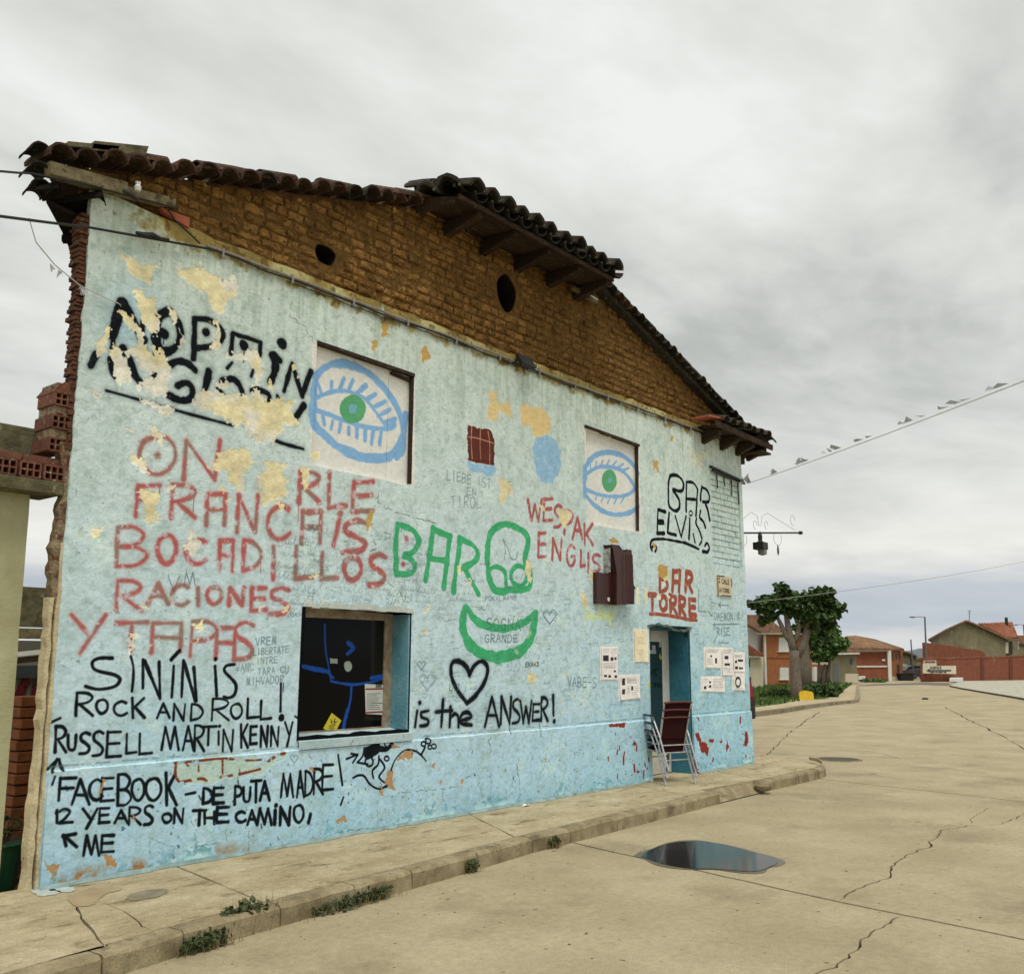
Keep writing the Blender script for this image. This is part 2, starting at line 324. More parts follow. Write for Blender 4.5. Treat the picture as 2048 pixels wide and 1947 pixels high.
class Layer:
    def __init__(s): s.m = np.zeros((AH, AW), np.float32)
    def seg(s, a, b, r, soft, al=1.0, haze=0.0):
        R = r+soft*2+(.035 if haze else 0)
        x0, x1 = sorted((a[0], b[0])); z0, z1 = sorted((a[1], b[1]))
        i0 = max(int((x0-R-AX0)*PPM), 0); i1 = min(int((x1+R-AX0)*PPM)+2, AW); j0 = max(int((z0-R)*PPM), 0); j1 = min(int((z1+R)*PPM)+2, AH)
        if i0 >= i1 or j0 >= j1: return
        X = xx_[j0:j1, i0:i1]; Z = zz_[j0:j1, i0:i1]; dx, dz = b[0]-a[0], b[1]-a[1]; l2 = dx*dx+dz*dz+1e-9
        t = np.clip(((X-a[0])*dx+(Z-a[1])*dz)/l2, 0, 1); d = np.hypot(X-a[0]-t*dx, Z-a[1]-t*dz)
        rr = r*(1+NX[j0:j1, i0:i1]*.9+(NC[j0:j1, i0:i1]-.5)*.25)
        v = np.clip((rr-d)/soft+.5, 0, 1)*al
        if haze: v = np.maximum(v, haze*np.exp(-np.maximum(d-rr, 0)/.014))
        np.maximum(s.m[j0:j1, i0:i1], v, out=s.m[j0:j1, i0:i1])
    def stroke(s, reg, pts, w, soft=.006, al=1.0, haze=0.0, curve=True, yp=0.0, close=False):
        sc = mpp(reg, *pts[0])
        if close: pts = list(pts)+[pts[0]]
        q = smooth(pts) if curve and len(pts) > 2 else pts
        q = [P(reg, x, y, yp) for x, y in q]
        v = random.uniform(-.08, .08)
        for a, b in zip(q, q[1:]):
            n = max(1, int(math.dist(a, b)/.05))
            for i in range(n):
                v = v*.8+random.uniform(-.07, .07); u0, u1 = i/n, (i+1)/n
                s.seg((a[0]+(b[0]-a[0])*u0, a[1]+(b[1]-a[1])*u0), (a[0]+(b[0]-a[0])*u1, a[1]+(b[1]-a[1])*u1), w*sc/2*(1+v), soft, al, haze)
        if haze and w*sc > .03 and random.random() < .12:      # a run of paint
            a = q[len(q)//2]; s.seg(a, (a[0], a[1]-random.uniform(.06, .2)), .004, .004, al)
    def ell(s, reg, cx, cy, rx, ry, w, **k):
        s.stroke(reg, [(cx+rx*math.cos(a*math.pi/6), cy+ry*math.sin(a*math.pi/6)) for a in range(12)], w, close=True, **k)
    def dot(s, reg, x, y, r, **k): s.stroke(reg, [(x, y), (x+1, y)], 2*r, curve=False, **k)
    def poly(s, reg, pts, amp=.03, yp=0.0, al=1.0, rag=1.0):
        q = [P(reg, x, y, yp) for x, y in pts]; xs = [p[0] for p in q]; zs = [p[1] for p in q]; e = amp*1.5
        i0 = max(int((min(xs)-e-AX0)*PPM), 0); i1 = min(int((max(xs)+e-AX0)*PPM)+2, AW); j0 = max(int((min(zs)-e)*PPM), 0); j1 = min(int((max(zs)+e)*PPM)+2, AH)
        if i0 >= i1 or j0 >= j1: return
        X = xx_[j0:j1, i0:i1]+RX[j0:j1, i0:i1]*4.2*amp; Z = zz_[j0:j1, i0:i1]+RY[j0:j1, i0:i1]*4.2*amp
        ins = np.zeros(X.shape, bool); n = len(q)
        for k in range(n):
            (xa, za), (xb, zb) = q[k], q[(k+1) % n]
            if za == zb: continue
            c = ((za > Z) != (zb > Z)) & (X < (xb-xa)*(Z-za)/(zb-za)+xa); ins ^= c
        np.maximum(s.m[j0:j1, i0:i1], ins*al, out=s.m[j0:j1, i0:i1])
    def put(s, col, k=1.0, wear=0.0, h=0.0):
        m = s.m
        if wear: m = m*np.clip(1-np.clip((NC-.62)*12, 0, 1)*wear, 0, 1)
        blend(m, col, k)
        if h: HGT[...] += m*h
# stroke font in a unit box (x right, y down); lists with more than three points are curved
G = {'A':[[(0,1),(.5,0)],[(.5,0),(1,1)],[(.18,.62),(.84,.62)]], 'a':[[(0,1),(.06,.03)],[(.06,.03),(.94,.03)],[(.94,.03),(.9,1)],[(.04,.5),(.92,.52)]],
 'B':[[(.05,0),(0,1)],[(.05,0),(.6,0),(.92,.2),(.6,.46),(.05,.5)],[(.05,.5),(.7,.52),(1,.76),(.6,.98),(0,1)]], 'C':[[(.95,.12),(.6,0),(.15,.2),(0,.55),(.2,.9),(.6,1),(1,.82)]],
 'D':[[(.08,0),(0,1)],[(.08,0),(.6,.08),(1,.45),(.7,.85),(0,1)]], 'E':[[(.1,0),(0,1)],[(.1,.02),(1,0)],[(.05,.48),(.9,.45)],[(0,1),(1,.96)]],
 'F':[[(.1,0),(0,1)],[(.1,.03),(1,0)],[(.05,.48),(.85,.45)]], 'G':[[(.95,.15),(.6,0),(.15,.2),(0,.6),(.3,1),(.8,.95),(.95,.6),(.55,.55)]],
 'H':[[(0,0),(0,1)],[(1,0),(1,1)],[(0,.52),(1,.5)]], 'I':[[(.5,0),(.5,1)]], 'K':[[(.05,0),(.1,1)],[(.95,0),(.1,.55)],[(.25,.45),(1,1)]], 'L':[[(.05,0),(0,1)],[(0,1),(1,.94)]],
 'M':[[(0,1),(.22,0)],[(.22,0),(.52,.95)],[(.52,.95),(.78,0)],[(.78,0),(1,1)]], 'N':[[(0,1),(.08,0)],[(.08,0),(.85,1)],[(.85,1),(1,0)]],
 'O':[[(.5,0),(.12,.15),(0,.55),(.25,.95),(.6,1),(.95,.7),(.98,.3),(.75,.03),(.5,0)]], 'P':[[(.1,0),(0,1)],[(.1,0),(.7,.02),(1,.25),(.7,.5),(.08,.56)]],
 'R':[[(.12,0),(.05,1)],[(.12,0),(.7,.02),(.98,.2),(.7,.42),(.1,.52)],[(.3,.52),(1,1)]], 'S':[[(1,.08),(.6,0),(.15,.12),(.15,.35),(.6,.52),(.95,.72),(.7,.95),(0,1)]],
 'T':[[(0,.03),(1,0)],[(.5,.02),(.45,1)]], 'U':[[(0,0),(.05,.8),(.4,1),(.85,.85),(1,0)]], 'V':[[(0,0),(.5,1)],[(.5,1),(1,0)]], 'W':[[(0,0),(.25,1)],[(.25,1),(.5,.25)],[(.5,.25),(.75,1)],[(.75,1),(1,0)]],
 'X':[[(0,0),(1,1)],[(1,0),(0,1)]], 'Y':[[(0,0),(.5,.5)],[(1,0),(.25,1)]], 'Z':[[(0,0),(1,0)],[(1,0),(0,1)],[(0,1),(1,1)]], 'J':[[(.9,0),(.8,.8),(.4,1),(0,.75)]], 'Q':[[(.5,0),(0,.5),(.5,1),(1,.5),(.5,0)],[(.6,.7),(1,1)]],
 '1':[[(.2,.2),(.5,0)],[(.5,0),(.5,1)]], '2':[[(0,.2),(.4,0),(.8,.2),(.5,.6),(0,1)],[(0,1),(1,.95)]], '3':[[(0,.1),(.6,0),(.8,.25),(.4,.45),(.9,.7),(.5,1),(0,.9)]], '4':[[(.6,1),(.7,0)],[(.7,0),(0,.6)],[(0,.6),(1,.6)]], '-':[[(0,.5),(1,.5)]]}
def glyphs(lay, reg, w, items, **k):
    for ch, x0, y0, x1, y1 in items:
        for st in G[ch]:
            lay.stroke(reg, [(x0+(x1-x0)*u, y0+(y1-y0)*v) for u, v in st], w*random.uniform(.92, 1.08), curve=len(st) > 3, **k)
def word(lay, reg, txt, x0, y0, x1, y1, h, w, **k):     # evenly spaced letters along a slanting line, tops from (x0,y0) to (x1,y1)
    n = len(txt); cw = (x1-x0)/n
    for i, ch in enumerate(txt):
        if ch == ' ': continue
        t = i/n; x = x0+cw*i; y = y0+(y1-y0)*t+random.uniform(-.05, .05)*h
        glyphs(lay, reg, w, [(ch, x, y, x+cw*.72, y+h*random.uniform(.9, 1.05))], **k)
# ---- boards with the eyes (the boards stand 5 cm back)
YB = 0.0      # the boards' own mapping is scaled to their plane below
l = Layer(); l.poly('p', [(624,680),(830,747),(829,974),(618,929)], .0, YB); l.poly('p', [(1168,855),(1279,892),(1282,1067),(1174,1048)], .0, YB)
bm1 = l.m.copy(); l.put((212,212,206)); blend(bm1*np.clip((NB-.5)*4, 0, 1), (198,198,194), .5)
l = Layer(); k = dict(yp=YB, soft=.012); inb = l.m.copy()
l.stroke(2, [(85,1600),(85,1480),(110,1380),(200,1320),(330,1330),(450,1400),(560,1520),(620,1640),(640,1760),(630,1850),(600,1890)], 48, **k)
l.stroke(5, [(78,-120),(85,-10),(180,90),(300,170),(430,205),(540,200),(605,130),(640,40),(650,-60)], 50, **k)
l.stroke(2, [(90,1600),(200,1640),(330,1690),(450,1715),(560,1715),(585,1690),(530,1695),(470,1620),(400,1535),(300,1490),(200,1490),(95,1530)], 27, **k)
for a in [(130,1500,110,1440),(190,1490,195,1430),(240,1480,270,1410),(300,1480,325,1420),(350,1500,405,1450),(410,1540,465,1505),(450,1590,525,1550),(480,1640,555,1600),(520,1680,590,1655),
          (140,1640,150,1690),(200,1670,190,1720),(250,1690,240,1740),(300,1710,300,1750),(350,1720,350,1770),(400,1725,400,1790),(450,1730,440,1810),(500,1730,490,1815)]:
    l.stroke(2, [a[:2], a[2:]], 24, **k)
l.stroke(6, [(218,330),(222,255),(280,185),(370,170),(450,190),(510,240),(545,300)], 24, **k)
l.stroke(6, [(215,430),(280,500),(350,540),(430,552),(500,535),(545,500)], 24, **k)
l.stroke(6, [(215,260),(212,350),(216,430)], 30, **k)
l.stroke(6, [(225,300),(290,262),(370,258),(440,280),(490,330),(520,390),(470,432),(380,440),(300,428),(228,400)], 18, **k)
for a in [(250,285,248,240),(280,268,285,225),(310,260,325,220),(345,255,365,215),(380,255,410,222),(415,265,450,240),(445,280,485,265),(290,430,280,460),(330,440,315,475),(370,445,355,480),(415,445,395,485),(460,440,435,480)]:
    l.stroke(6, [a[:2], a[2:]], 10, **k)
l.put((118,164,208), .93)
l = Layer()
def fell(reg, cx, cy, rx, ry): l.poly(reg, [(cx+rx*math.cos(a*math.pi/14), cy+ry*math.sin(a*math.pi/14)) for a in range(28)], .004)
fell(2, 325, 1595, 80, 88); fell(6, 365, 343, 46, 70); l.put((88,158,112))
l = Layer(); fell(2, 325, 1592, 28, 30); fell(6, 369, 340, 14, 17); l.put((112,165,182))
# ---- red / green / black lettering
RED = S((166,80,78))[None, None]*(1-np.clip((NB-.45)*4, 0, 1)[..., None]*.75)+S((122,112,100))[None, None]*np.clip((NB-.45)*4, 0, 1)[..., None]*.75
l = Layer(); k = dict(soft=.022, haze=.22)
glyphs(l, 4, 30, [('O',860,225,1080,455),('N',1130,250,1355,490),('F',835,525,985,715),('R',1045,525,1200,725),('a',1270,575,1395,770),('N',1460,590,1590,810),('C',1650,650,1785,860),('a',1858,684,1985,880),
  ('B',715,785,900,1025),('O',970,835,1085,1005),('C',1145,860,1270,1010),('a',1350,860,1440,1055),('D',1495,865,1610,1050),('I',1670,905,1700,1105),('L',1820,905,1930,1100),
  ('R',705,1115,870,1300),('A',912,1135,1035,1255),('C',1060,1140,1160,1265),('I',1205,1160,1235,1265),('O',1275,1155,1365,1255),('N',1410,1160,1505,1265),('E',1545,1160,1640,1300),('S',1660,1160,1780,1320),
  ('Y',440,1325,650,1560),('T',715,1370,910,1550),('a',930,1370,1130,1555),('P',1170,1365,1335,1580),('a',1330,1400,1455,1590),('S',1440,1370,1560,1600)], **k)
glyphs(l, 5, 32, [('R',-15,290,118,475),('L',175,290,285,510),('E',320,350,450,535),('S',262,590,408,785),('L',130,790,230,950),('O',270,820,375,955),('S',425,800,525,985)], **k)
l.stroke(5, [(245,575),(205,740)], 32, **k); l.dot(5, 248, 548, 22, **k); l.dot(4, 970, 345, 24, **k); l.stroke(4, [(1425,370),(1440,410)], 34, **k)
l.dot(5, 655, 700, 14, **k); l.dot(5, 635, 860, 14, **k)
l.put(RED, .90, .6)
l = Layer(); glyphs(l, 5, 17, [('W',1405,460,1490,590),('E',1500,455,1555,590),('S',1565,495,1612,630),('P',1630,530,1680,670),('A',1680,570,1740,700),('K',1750,610,1805,740),('E',1468,665,1515,815),('N',1555,700,1612,830),('G',1645,740,1695,865),('L',1730,775,1755,870),('I',1770,790,1785,900),('S',1800,800,1850,905)], soft=.012)
l.put((160,78,76), .9, .5)
l = Layer(); k = dict(soft=.006)
l.stroke(5, [(600,612),(590,770),(592,920)], 36, **k); l.stroke(5, [(600,612),(690,645),(730,715),(700,780),(645,805)], 36, **k); l.stroke(5, [(645,800),(695,840),(705,895),(670,915),(600,920)], 34, **k)
for a in ([(820,640),(775,955)], [(820,645),(925,685)], [(925,685),(885,1000)], [(800,825),(905,835)], [(985,700),(945,1025)], [(1015,890),(1100,1040)]): l.stroke(5, a, 34, **k)
l.stroke(5, [(985,700),(1065,740),(1095,800),(1060,855),(985,885)], 34, **k)
l.stroke(5, [(1270,1020),(1210,1025),(1170,960),(1155,850),(1160,720),(1190,645),(1260,612),(1340,635),(1405,695),(1385,840),(1420,920),(1405,1005),(1280,1015)], 38, **k)
l.stroke(5, [(1165,890),(1210,872),(1262,905),(1270,1000)], 26, **k); l.ell(5, 1350, 930, 50, 62, 26, **k)
l.stroke(8, [(1140,60),(1128,180),(1170,275),(1260,335),(1380,350),(1480,315),(1550,225),(1572,90)], 56, **k); l.stroke(8, [(1160,60),(1200,120),(1290,165),(1400,172),(1500,140),(1560,95)], 38, **k)
l.put((58,158,104), .95, .12)
BLK = (12,16,20)
l = Layer(); k = dict(soft=.012, haze=.3)
for w_, p_ in [(75,[(760,1100),(720,1200),(690,1300)]), (60,[(770,1120),(810,1190),(880,1330)]), (38,[(700,1290),(690,1380)]), (52,[(560,1480),(590,1420)]), (40,[(880,1220),(870,1300),(900,1420)]), (60,[(755,1380),(765,1400)]),
    (45,[(680,1450),(690,1520),(720,1560)]), (45,[(800,1440),(830,1540),(860,1580)]), (45,[(880,1430),(950,1460),(950,1540)]), (40,[(960,1400),(940,1520)]),
    (52,[(1030,1150),(975,1190),(960,1300),(985,1390),(1040,1395)]), (44,[(1050,1150),(1100,1230),(1110,1310),(1080,1370),(1040,1395)]), (34,[(1200,1195),(1195,1330),(1192,1440)]), (34,[(1200,1195),(1290,1205),(1370,1270),(1360,1330),(1300,1365),(1215,1375)]),
    (30,[(1435,1285),(1422,1410)]), (30,[(1435,1285),(1605,1340)]), (28,[(1605,1340),(1600,1420)]), (24,[(1400,1500),(1430,1465)]), (18,[(1560,1510),(1548,1550)]), (50,[(1680,1420),(1700,1480),(1672,1580)]), (44,[(1690,1420),(1725,1450)]),
    (28,[(1750,1640),(1800,1470)]), (28,[(1800,1470),(1860,1670)]), (34,[(1860,1670),(1915,1520)]),
    (44,[(1050,1480),(1090,1458),(1150,1468),(1200,1510)]), (44,[(1035,1665),(1110,1700),(1170,1690),(1185,1630),(1150,1590),(1095,1605)]), (44,[(1285,1520),(1262,1640)]), (40,[(1370,1580),(1440,1570),(1490,1640),(1470,1710),(1410,1730)]), (34,[(1345,1630),(1370,1660)]),
    (32,[(1550,1640),(1600,1635),(1660,1670),(1640,1740)]), (26,[(1708,1670),(1735,1730)]), (40,[(1870,1730),(1815,1810)]), (22,[(655,1638),(850,1692),(1030,1745),(1430,1852)])]:
    l.stroke(1, p_, w_, **k)
l.dot(1, 1010, 1285, 30, **k); l.dot(1, 1270, 1280, 24, **k); l.dot(1, 1505, 1360, 27, **k); l.dot(1, 1740, 1350, 32, **k)
l.stroke(4, [(1660,232),(1750,270),(1870,302)], 20, **k)
k = dict(soft=.008)
l.stroke('c', [(1010,222),(850,225),(770,265),(775,340),(850,385),(1030,425),(1105,480),(1060,560),(960,595),(820,605),(680,570)], 42, **k)
for w_, p_ in [(34,[(1240,200),(1270,330),(1268,480),(1255,630)]), (38,[(1390,240),(1390,590)]), (44,[(1410,260),(1600,720)]), (38,[(1590,270),(1600,720)]), (34,[(1770,320),(1745,700)]), (52,[(1740,240),(1840,130)]), (30,[(240,1020),(370,960)]),
    (36,[(330,1470),(260,1625)]), (34,[(330,1475),(215,1590)]), (34,[(355,1470),(370,1540),(395,1600)]), (28,[(290,1680),(255,1780)])]: l.stroke('c', p_, w_, curve=len(p_) > 2, **k)
for w_, p_ in [(30,[(325,200),(310,560)]), (38,[(330,205),(445,600)]), (32,[(430,270),(455,600)]), (32,[(640,260),(655,550)]), (18,[(1428,750),(1452,766)]), (26,[(1290,430),(1285,700)]), (10,[(1315,430),(1310,510)]), (20,[(1840,1130),(1880,1425)]), (20,[(1890,1545),(1862,1620)]), (22,[(335,1520),(430,1500)])]: l.stroke('d', p_, w_, **k)
l.dot('d', 645, 185, 18, **k); l.dot('d', 1295, 770, 28, **k)
l.stroke('d', [(830,240),(755,250),(730,300),(790,370),(845,440),(835,530),(780,570),(725,560)], 32, **k)
glyphs(l, 'c', 38, [('R',550,650,770,930),('O',815,735,955,900),('C',1030,755,1190,930),('K',1250,715,1410,955),('R',300,1065,440,1380),('U',465,1170,565,1355),('S',610,1140,735,1400),('S',770,1125,900,1425),('E',940,1130,1115,1440),('L',1185,1155,1310,1395),('L',1345,1155,1500,1405)], **k)
glyphs(l, 'd', 25, [('A',68,625,190,765),('N',228,630,345,790),('D',400,630,520,790),('R',598,578,775,790),('O',795,628,905,770),('L',958,580,1075,768),('L',1090,600,1190,780),
   ('M',112,858,280,1080),('A',322,850,428,1082),('R',430,842,530,1092),('T',500,850,655,1032),('I',660,900,690,1030),('N',715,885,818,1095),('K',892,832,962,1058),('E',985,850,1050,1025),('N',1090,850,1160,1050),('N',1190,855,1268,1045),('Y',1330,810,1405,1045),
   ('M',1272,1315,1395,1545),('A',1432,1292,1500,1548),('D',1512,1290,1590,1535),('R',1592,1268,1688,1515),('E',1680,1225,1790,1475)], **k)
l.dot('d', 684, 848, 16, **k)
glyphs(l, 7, 19, [('F',352,632,460,770),('A',432,642,540,795),('C',540,642,620,768),('E',612,632,690,775),('B',715,612,798,800),('O',803,640,880,768),('O',888,635,982,768),('K',1010,602,1078,798),('D',1240,695,1300,790),('E',1302,692,1368,788),('P',1435,685,1480,793),('U',1490,692,1533,778),('T',1538,648,1600,778),('A',1592,655,1650,768),
   ('1',335,832,348,908),('2',358,822,435,908),('Y',500,822,590,940),('E',600,818,662,908),('A',697,832,775,908),('R',780,812,855,918),('S',878,802,930,918),('O',990,852,1045,905),('N',1062,822,1120,908),('T',1180,830,1260,918),('H',1250,842,1310,912),('E',1322,812,1395,905),
   ('C',1442,840,1500,903),('A',1512,832,1570,918),('M',1572,822,1660,918),('N',1712,812,1778,918),('O',1800,800,1858,903),('M',502,988,598,1108),('E',612,985,688,1088)], **k)
l.stroke(7, [(1685,832),(1680,915)], 22, **k); l.dot(7, 1690, 800, 13, **k); l.stroke(7, [(1900,858),(1888,905)], 22, **k)
for p_ in ([(378,990),(455,976)], [(380,985),(396,1050)], [(388,990),(460,1055)]): l.stroke(7, p_, 20, **k)
l.put(BLK, .97, .05)
l = Layer(); k = dict(soft=.014, haze=.25)
glyphs(l, 8, 17, [('A',1262,597,1350,778),('N',1360,597,1425,762),('S',1432,612,1480,758),('W',1482,622,1550,758),('E',1557,640,1600,742),('R',1607,602,1650,742)], **k)
for p_ in ([(845,682),(832,780)], [(870,690),(915,682)], [(870,690),(872,720),(912,738),(905,768),(865,775)], [(1005,612),(993,780)], [(960,690),(1060,680)], [(1050,660),(1045,780)], [(1048,725),(1078,700),(1098,720),(1100,780)], [(1115,742),(1178,722),(1160,692),(1122,702),(1112,755),(1180,770)], [(1683,590),(1686,710)]): l.stroke(8, p_, 20, **k)
l.dot(8, 860, 632, 15, **k); l.dot(8, 1690, 745, 14, **k)
l.stroke(8, [(1168,462),(1150,415),(1105,380),(1062,388),(1055,460),(1090,550),(1152,632)], 26, **k); l.stroke(8, [(1168,462),(1200,400),(1248,378),(1280,420),(1262,500),(1205,590),(1152,632)], 26, **k)
k = dict(soft=.005)
l.stroke('e', [(540,285),(510,400),(508,640),(515,800),(570,880),(640,905),(700,850),(700,720),(640,610),(595,550),(600,520),(700,555),(765,530),(775,420),(730,330),(640,270),(540,280)], 44, **k)
for w_, p_ in [(42,[(832,390),(826,640),(825,920)]), (40,[(832,390),(950,405),(1030,520)]), (40,[(1030,520),(1015,700),(1000,990)]), (44,[(840,690),(990,705)]), (42,[(1105,475),(1085,600),(1080,720)]), (40,[(1105,480),(1190,530),(1238,640),(1225,740),(1120,745)]), (38,[(1172,790),(1210,900),(1245,1070)]), (36,[(1080,905),(1060,1020)]),
    (38,[(320,880),(305,1310)]), (50,[(330,885),(450,925)]), (75,[(345,1105),(405,1108)]), (52,[(305,1305),(430,1305)]), (46,[(520,950),(505,1150),(492,1295)]), (52,[(500,1300),(640,1340)]), (32,[(630,1000),(735,1375)]), (32,[(735,1375),(822,1000)]), (40,[(888,1045),(885,1200),(873,1410)]),
    (42,[(1165,1200),(1130,1100),(1080,1050)]), (40,[(1010,1045),(1000,1130),(1060,1260),(1105,1400)]), (30,[(1060,1520),(1100,1450)]), (30,[(950,1320),(982,1465)]),
    (34,[(270,1630),(295,1560),(260,1520),(215,1560),(215,1620)]), (38,[(215,1620),(185,1540),(200,1450),(260,1415),(420,1410),(600,1440),(800,1480),(900,1520),(1050,1590)]), (38,[(1120,1630),(1205,1640),(1235,1560),(1195,1480),(1160,1530)])]: l.stroke('e', p_, w_, **k)
l.ell('e', 905, 950, 30, 42, 18, **k)
glyphs(l, 5, 3.5, [('E',1390,1463,1404,1490),('K',1408,1463,1422,1489),('A',1424,1462,1438,1488),('4',1442,1462,1454,1487),('3',1458,1460,1472,1486)], soft=.004)
# doodle of a small animal, and the twig beside it
l.dot(8, 545, 935, 40, **k); l.dot(8, 575, 910, 38, **k); l.stroke(8, [(560,900),(640,920),(680,885)], 30, **k); l.ell(8, 540, 995, 24, 28, 10, **k); l.ell(8, 655, 885, 20, 18, 9, **k); l.ell(8, 648, 975, 14, 14, 9, **k)
for p_ in ([(400,978),(470,950)], [(430,945),(468,952)], [(440,1000),(470,955)], [(468,998),(500,960),(510,910)], [(470,1000),(530,1010)], [(600,960),(595,1010),(560,1050),(565,1095)], [(605,980),(635,1030),(600,1090),(650,1135),(640,1150)], [(650,1140),(600,1162),(545,1135),(510,1085),(475,1078),(440,1095)], [(665,1075),(700,985),(760,925),(825,930),(865,960),(890,990)], [(862,950),(885,905)], [(600,910),(690,905)]): l.stroke(8, p_, 11, **k)
for c_ in ((875,885,14), (905,868,16), (915,905,12), (940,900,14)): l.ell(8, c_[0], c_[1], c_[2], c_[2], 8, **k)
l.put(BLK, .96, .06)
# BAR TORRE
l = Layer(); k = dict(soft=.005); W_ = 46
l.stroke('f', [(985,430),(985,690)], 44); l.stroke('f', [(990,540),(1060,560),(1075,630),(1040,680),(985,695)], 40)
for p_ in ([(1150,440),(1140,690)], [(1150,450),(1235,450)], [(1232,450),(1220,690)], [(1150,575),(1225,580)], [(1312,450),(1300,695)], [(1315,455),(1375,480),(1378,550),(1320,590)], [(1335,590),(1380,700)], [(850,735),(935,735)], [(892,730),(890,930)],
           [(1025,748),(990,790),(988,880),(1020,925),(1062,890),(1062,790),(1025,748)], [(1108,745),(1120,930)], [(1115,745),(1175,770),(1170,840),(1125,855)], [(1130,860),(1195,975)], [(1225,760),(1230,960)], [(1230,765),(1290,790),(1285,860),(1240,875)], [(1245,880),(1295,995)], [(1345,790),(1355,990)], [(1350,795),(1415,800)], [(1350,880),(1415,890)], [(1355,985),(1425,995)]): l.stroke('f', p_, W_, **k)
l.stroke('f', [(860,972),(950,972),(1040,985),(1200,1010),(1330,1040),(1440,1052)], 34, **k); l.put((146,74,58), .95, .25)
l = Layer()
for q in ([(1015,620),(1040,570),(1060,610),(1035,640)], [(1190,520),(1205,510),(1205,545),(1185,545)], [(1335,520),(1350,510),(1350,540)], [(940,745),(1000,740),(990,800),(950,790)], [(1080,740),(1110,760),(1090,790)]): l.poly('f', q, .006)
l.put((214,218,192))
# ---- patches of the old painted scene above: only plain worn colour fields
l = Layer()
for q in ([(590,190),(720,200),(700,340),(760,400),(740,620),(600,640),(540,560),(590,360)], [(740,360),(940,370),(940,550),(780,500)], [(1060,350),(1200,380),(1480,470),(1540,700),(1500,840),(1270,830),(1200,690),(1060,680)]): l.poly('g', q, .02)
l.put((212,184,124), .85)
l = Layer(); l.poly('g', [(275,700),(620,760),(680,960),(680,1300),(280,1220),(265,900)], .008); l.put((84,38,30), .93); l = Layer()
for st in ([(330,700),(320,900),(335,1190)], [(460,740),(455,1000),(465,1200)], [(575,780),(600,950),(600,1270)], [(265,865),(400,880),(680,965)]): l.stroke('g', st, 16, soft=.004)
l.put((196,150,130), .8, .4)
l = Layer(); l.poly('g', [(1290,850),(1520,850),(1620,950),(1680,1100),(1690,1300),(1640,1450),(1560,1560),(1400,1560),(1310,1440),(1270,1250),(1265,1000)], .012); l.poly('g', [(280,1230),(680,1310),(650,1460),(280,1350)], .015); l.put((134,174,206), .9, .3)
# ---- cream filler showing through
l = Layer(); am = .022
for q in ([(750,790),(800,790),(870,850),(965,870),(930,960),(830,950),(775,890)], [(1075,865),(1200,890),(1240,858),(1310,930),(1390,960),(1450,925),(1465,1030),(1395,1060),(1350,1150),(1295,1130),(1270,1040),(1180,980)], [(840,1045),(880,1030),(935,1035),(950,1150),(960,1210),(960,1290),(900,1230),(860,1190),(835,1110)],
   [(640,1250),(680,1260),(672,1380),(655,1455),(610,1450),(580,1380),(610,1310)], [(700,1400),(730,1350),(755,1400),(790,1440),(785,1570),(720,1590),(690,1520)], [(735,1140),(790,1150),(850,1230),(870,1350),(960,1390),(1020,1430),(1045,1500),(1038,1640),(960,1650),(950,1560),(880,1520),(850,1430),(790,1450),(800,1400),(850,1370),(800,1280)], [(840,1590),(900,1560),(960,1600),(1030,1650),(900,1650)],
   [(1295,1210),(1340,1220),(1385,1290),(1370,1400),(1330,1400),(1300,1360),(1345,1330),(1370,1280)], [(1040,1140),(1080,1150),(1090,1230),(1050,1220)], [(1085,1250),(1110,1290),(1120,1360),(1090,1330)], [(1400,1430),(1440,1400),(1520,1405),(1570,1380),(1610,1430),(1620,1500),(1590,1620),(1560,1610),(1570,1500),(1550,1450),(1450,1440)], [(1330,1580),(1390,1570),(1400,1610),(1340,1620)],
   [(1205,1680),(1270,1640),(1340,1640),(1390,1700),(1460,1740),(1520,1700),(1570,1640),(1620,1680),(1640,1740),(1720,1700),(1780,1730),(1820,1800),(1850,1850),(1440,1850),(1330,1780),(1210,1740)], [(1660,1570),(1700,1580),(1690,1640),(1655,1620)], [(1780,1490),(1820,1480),(1830,1540),(1790,1530)], [(850,1690),(930,1710),(1050,1730),(1040,1770),(930,1750)], [(555,1635),(620,1640),(610,1665),(560,1655)]): l.poly(1, q, am)
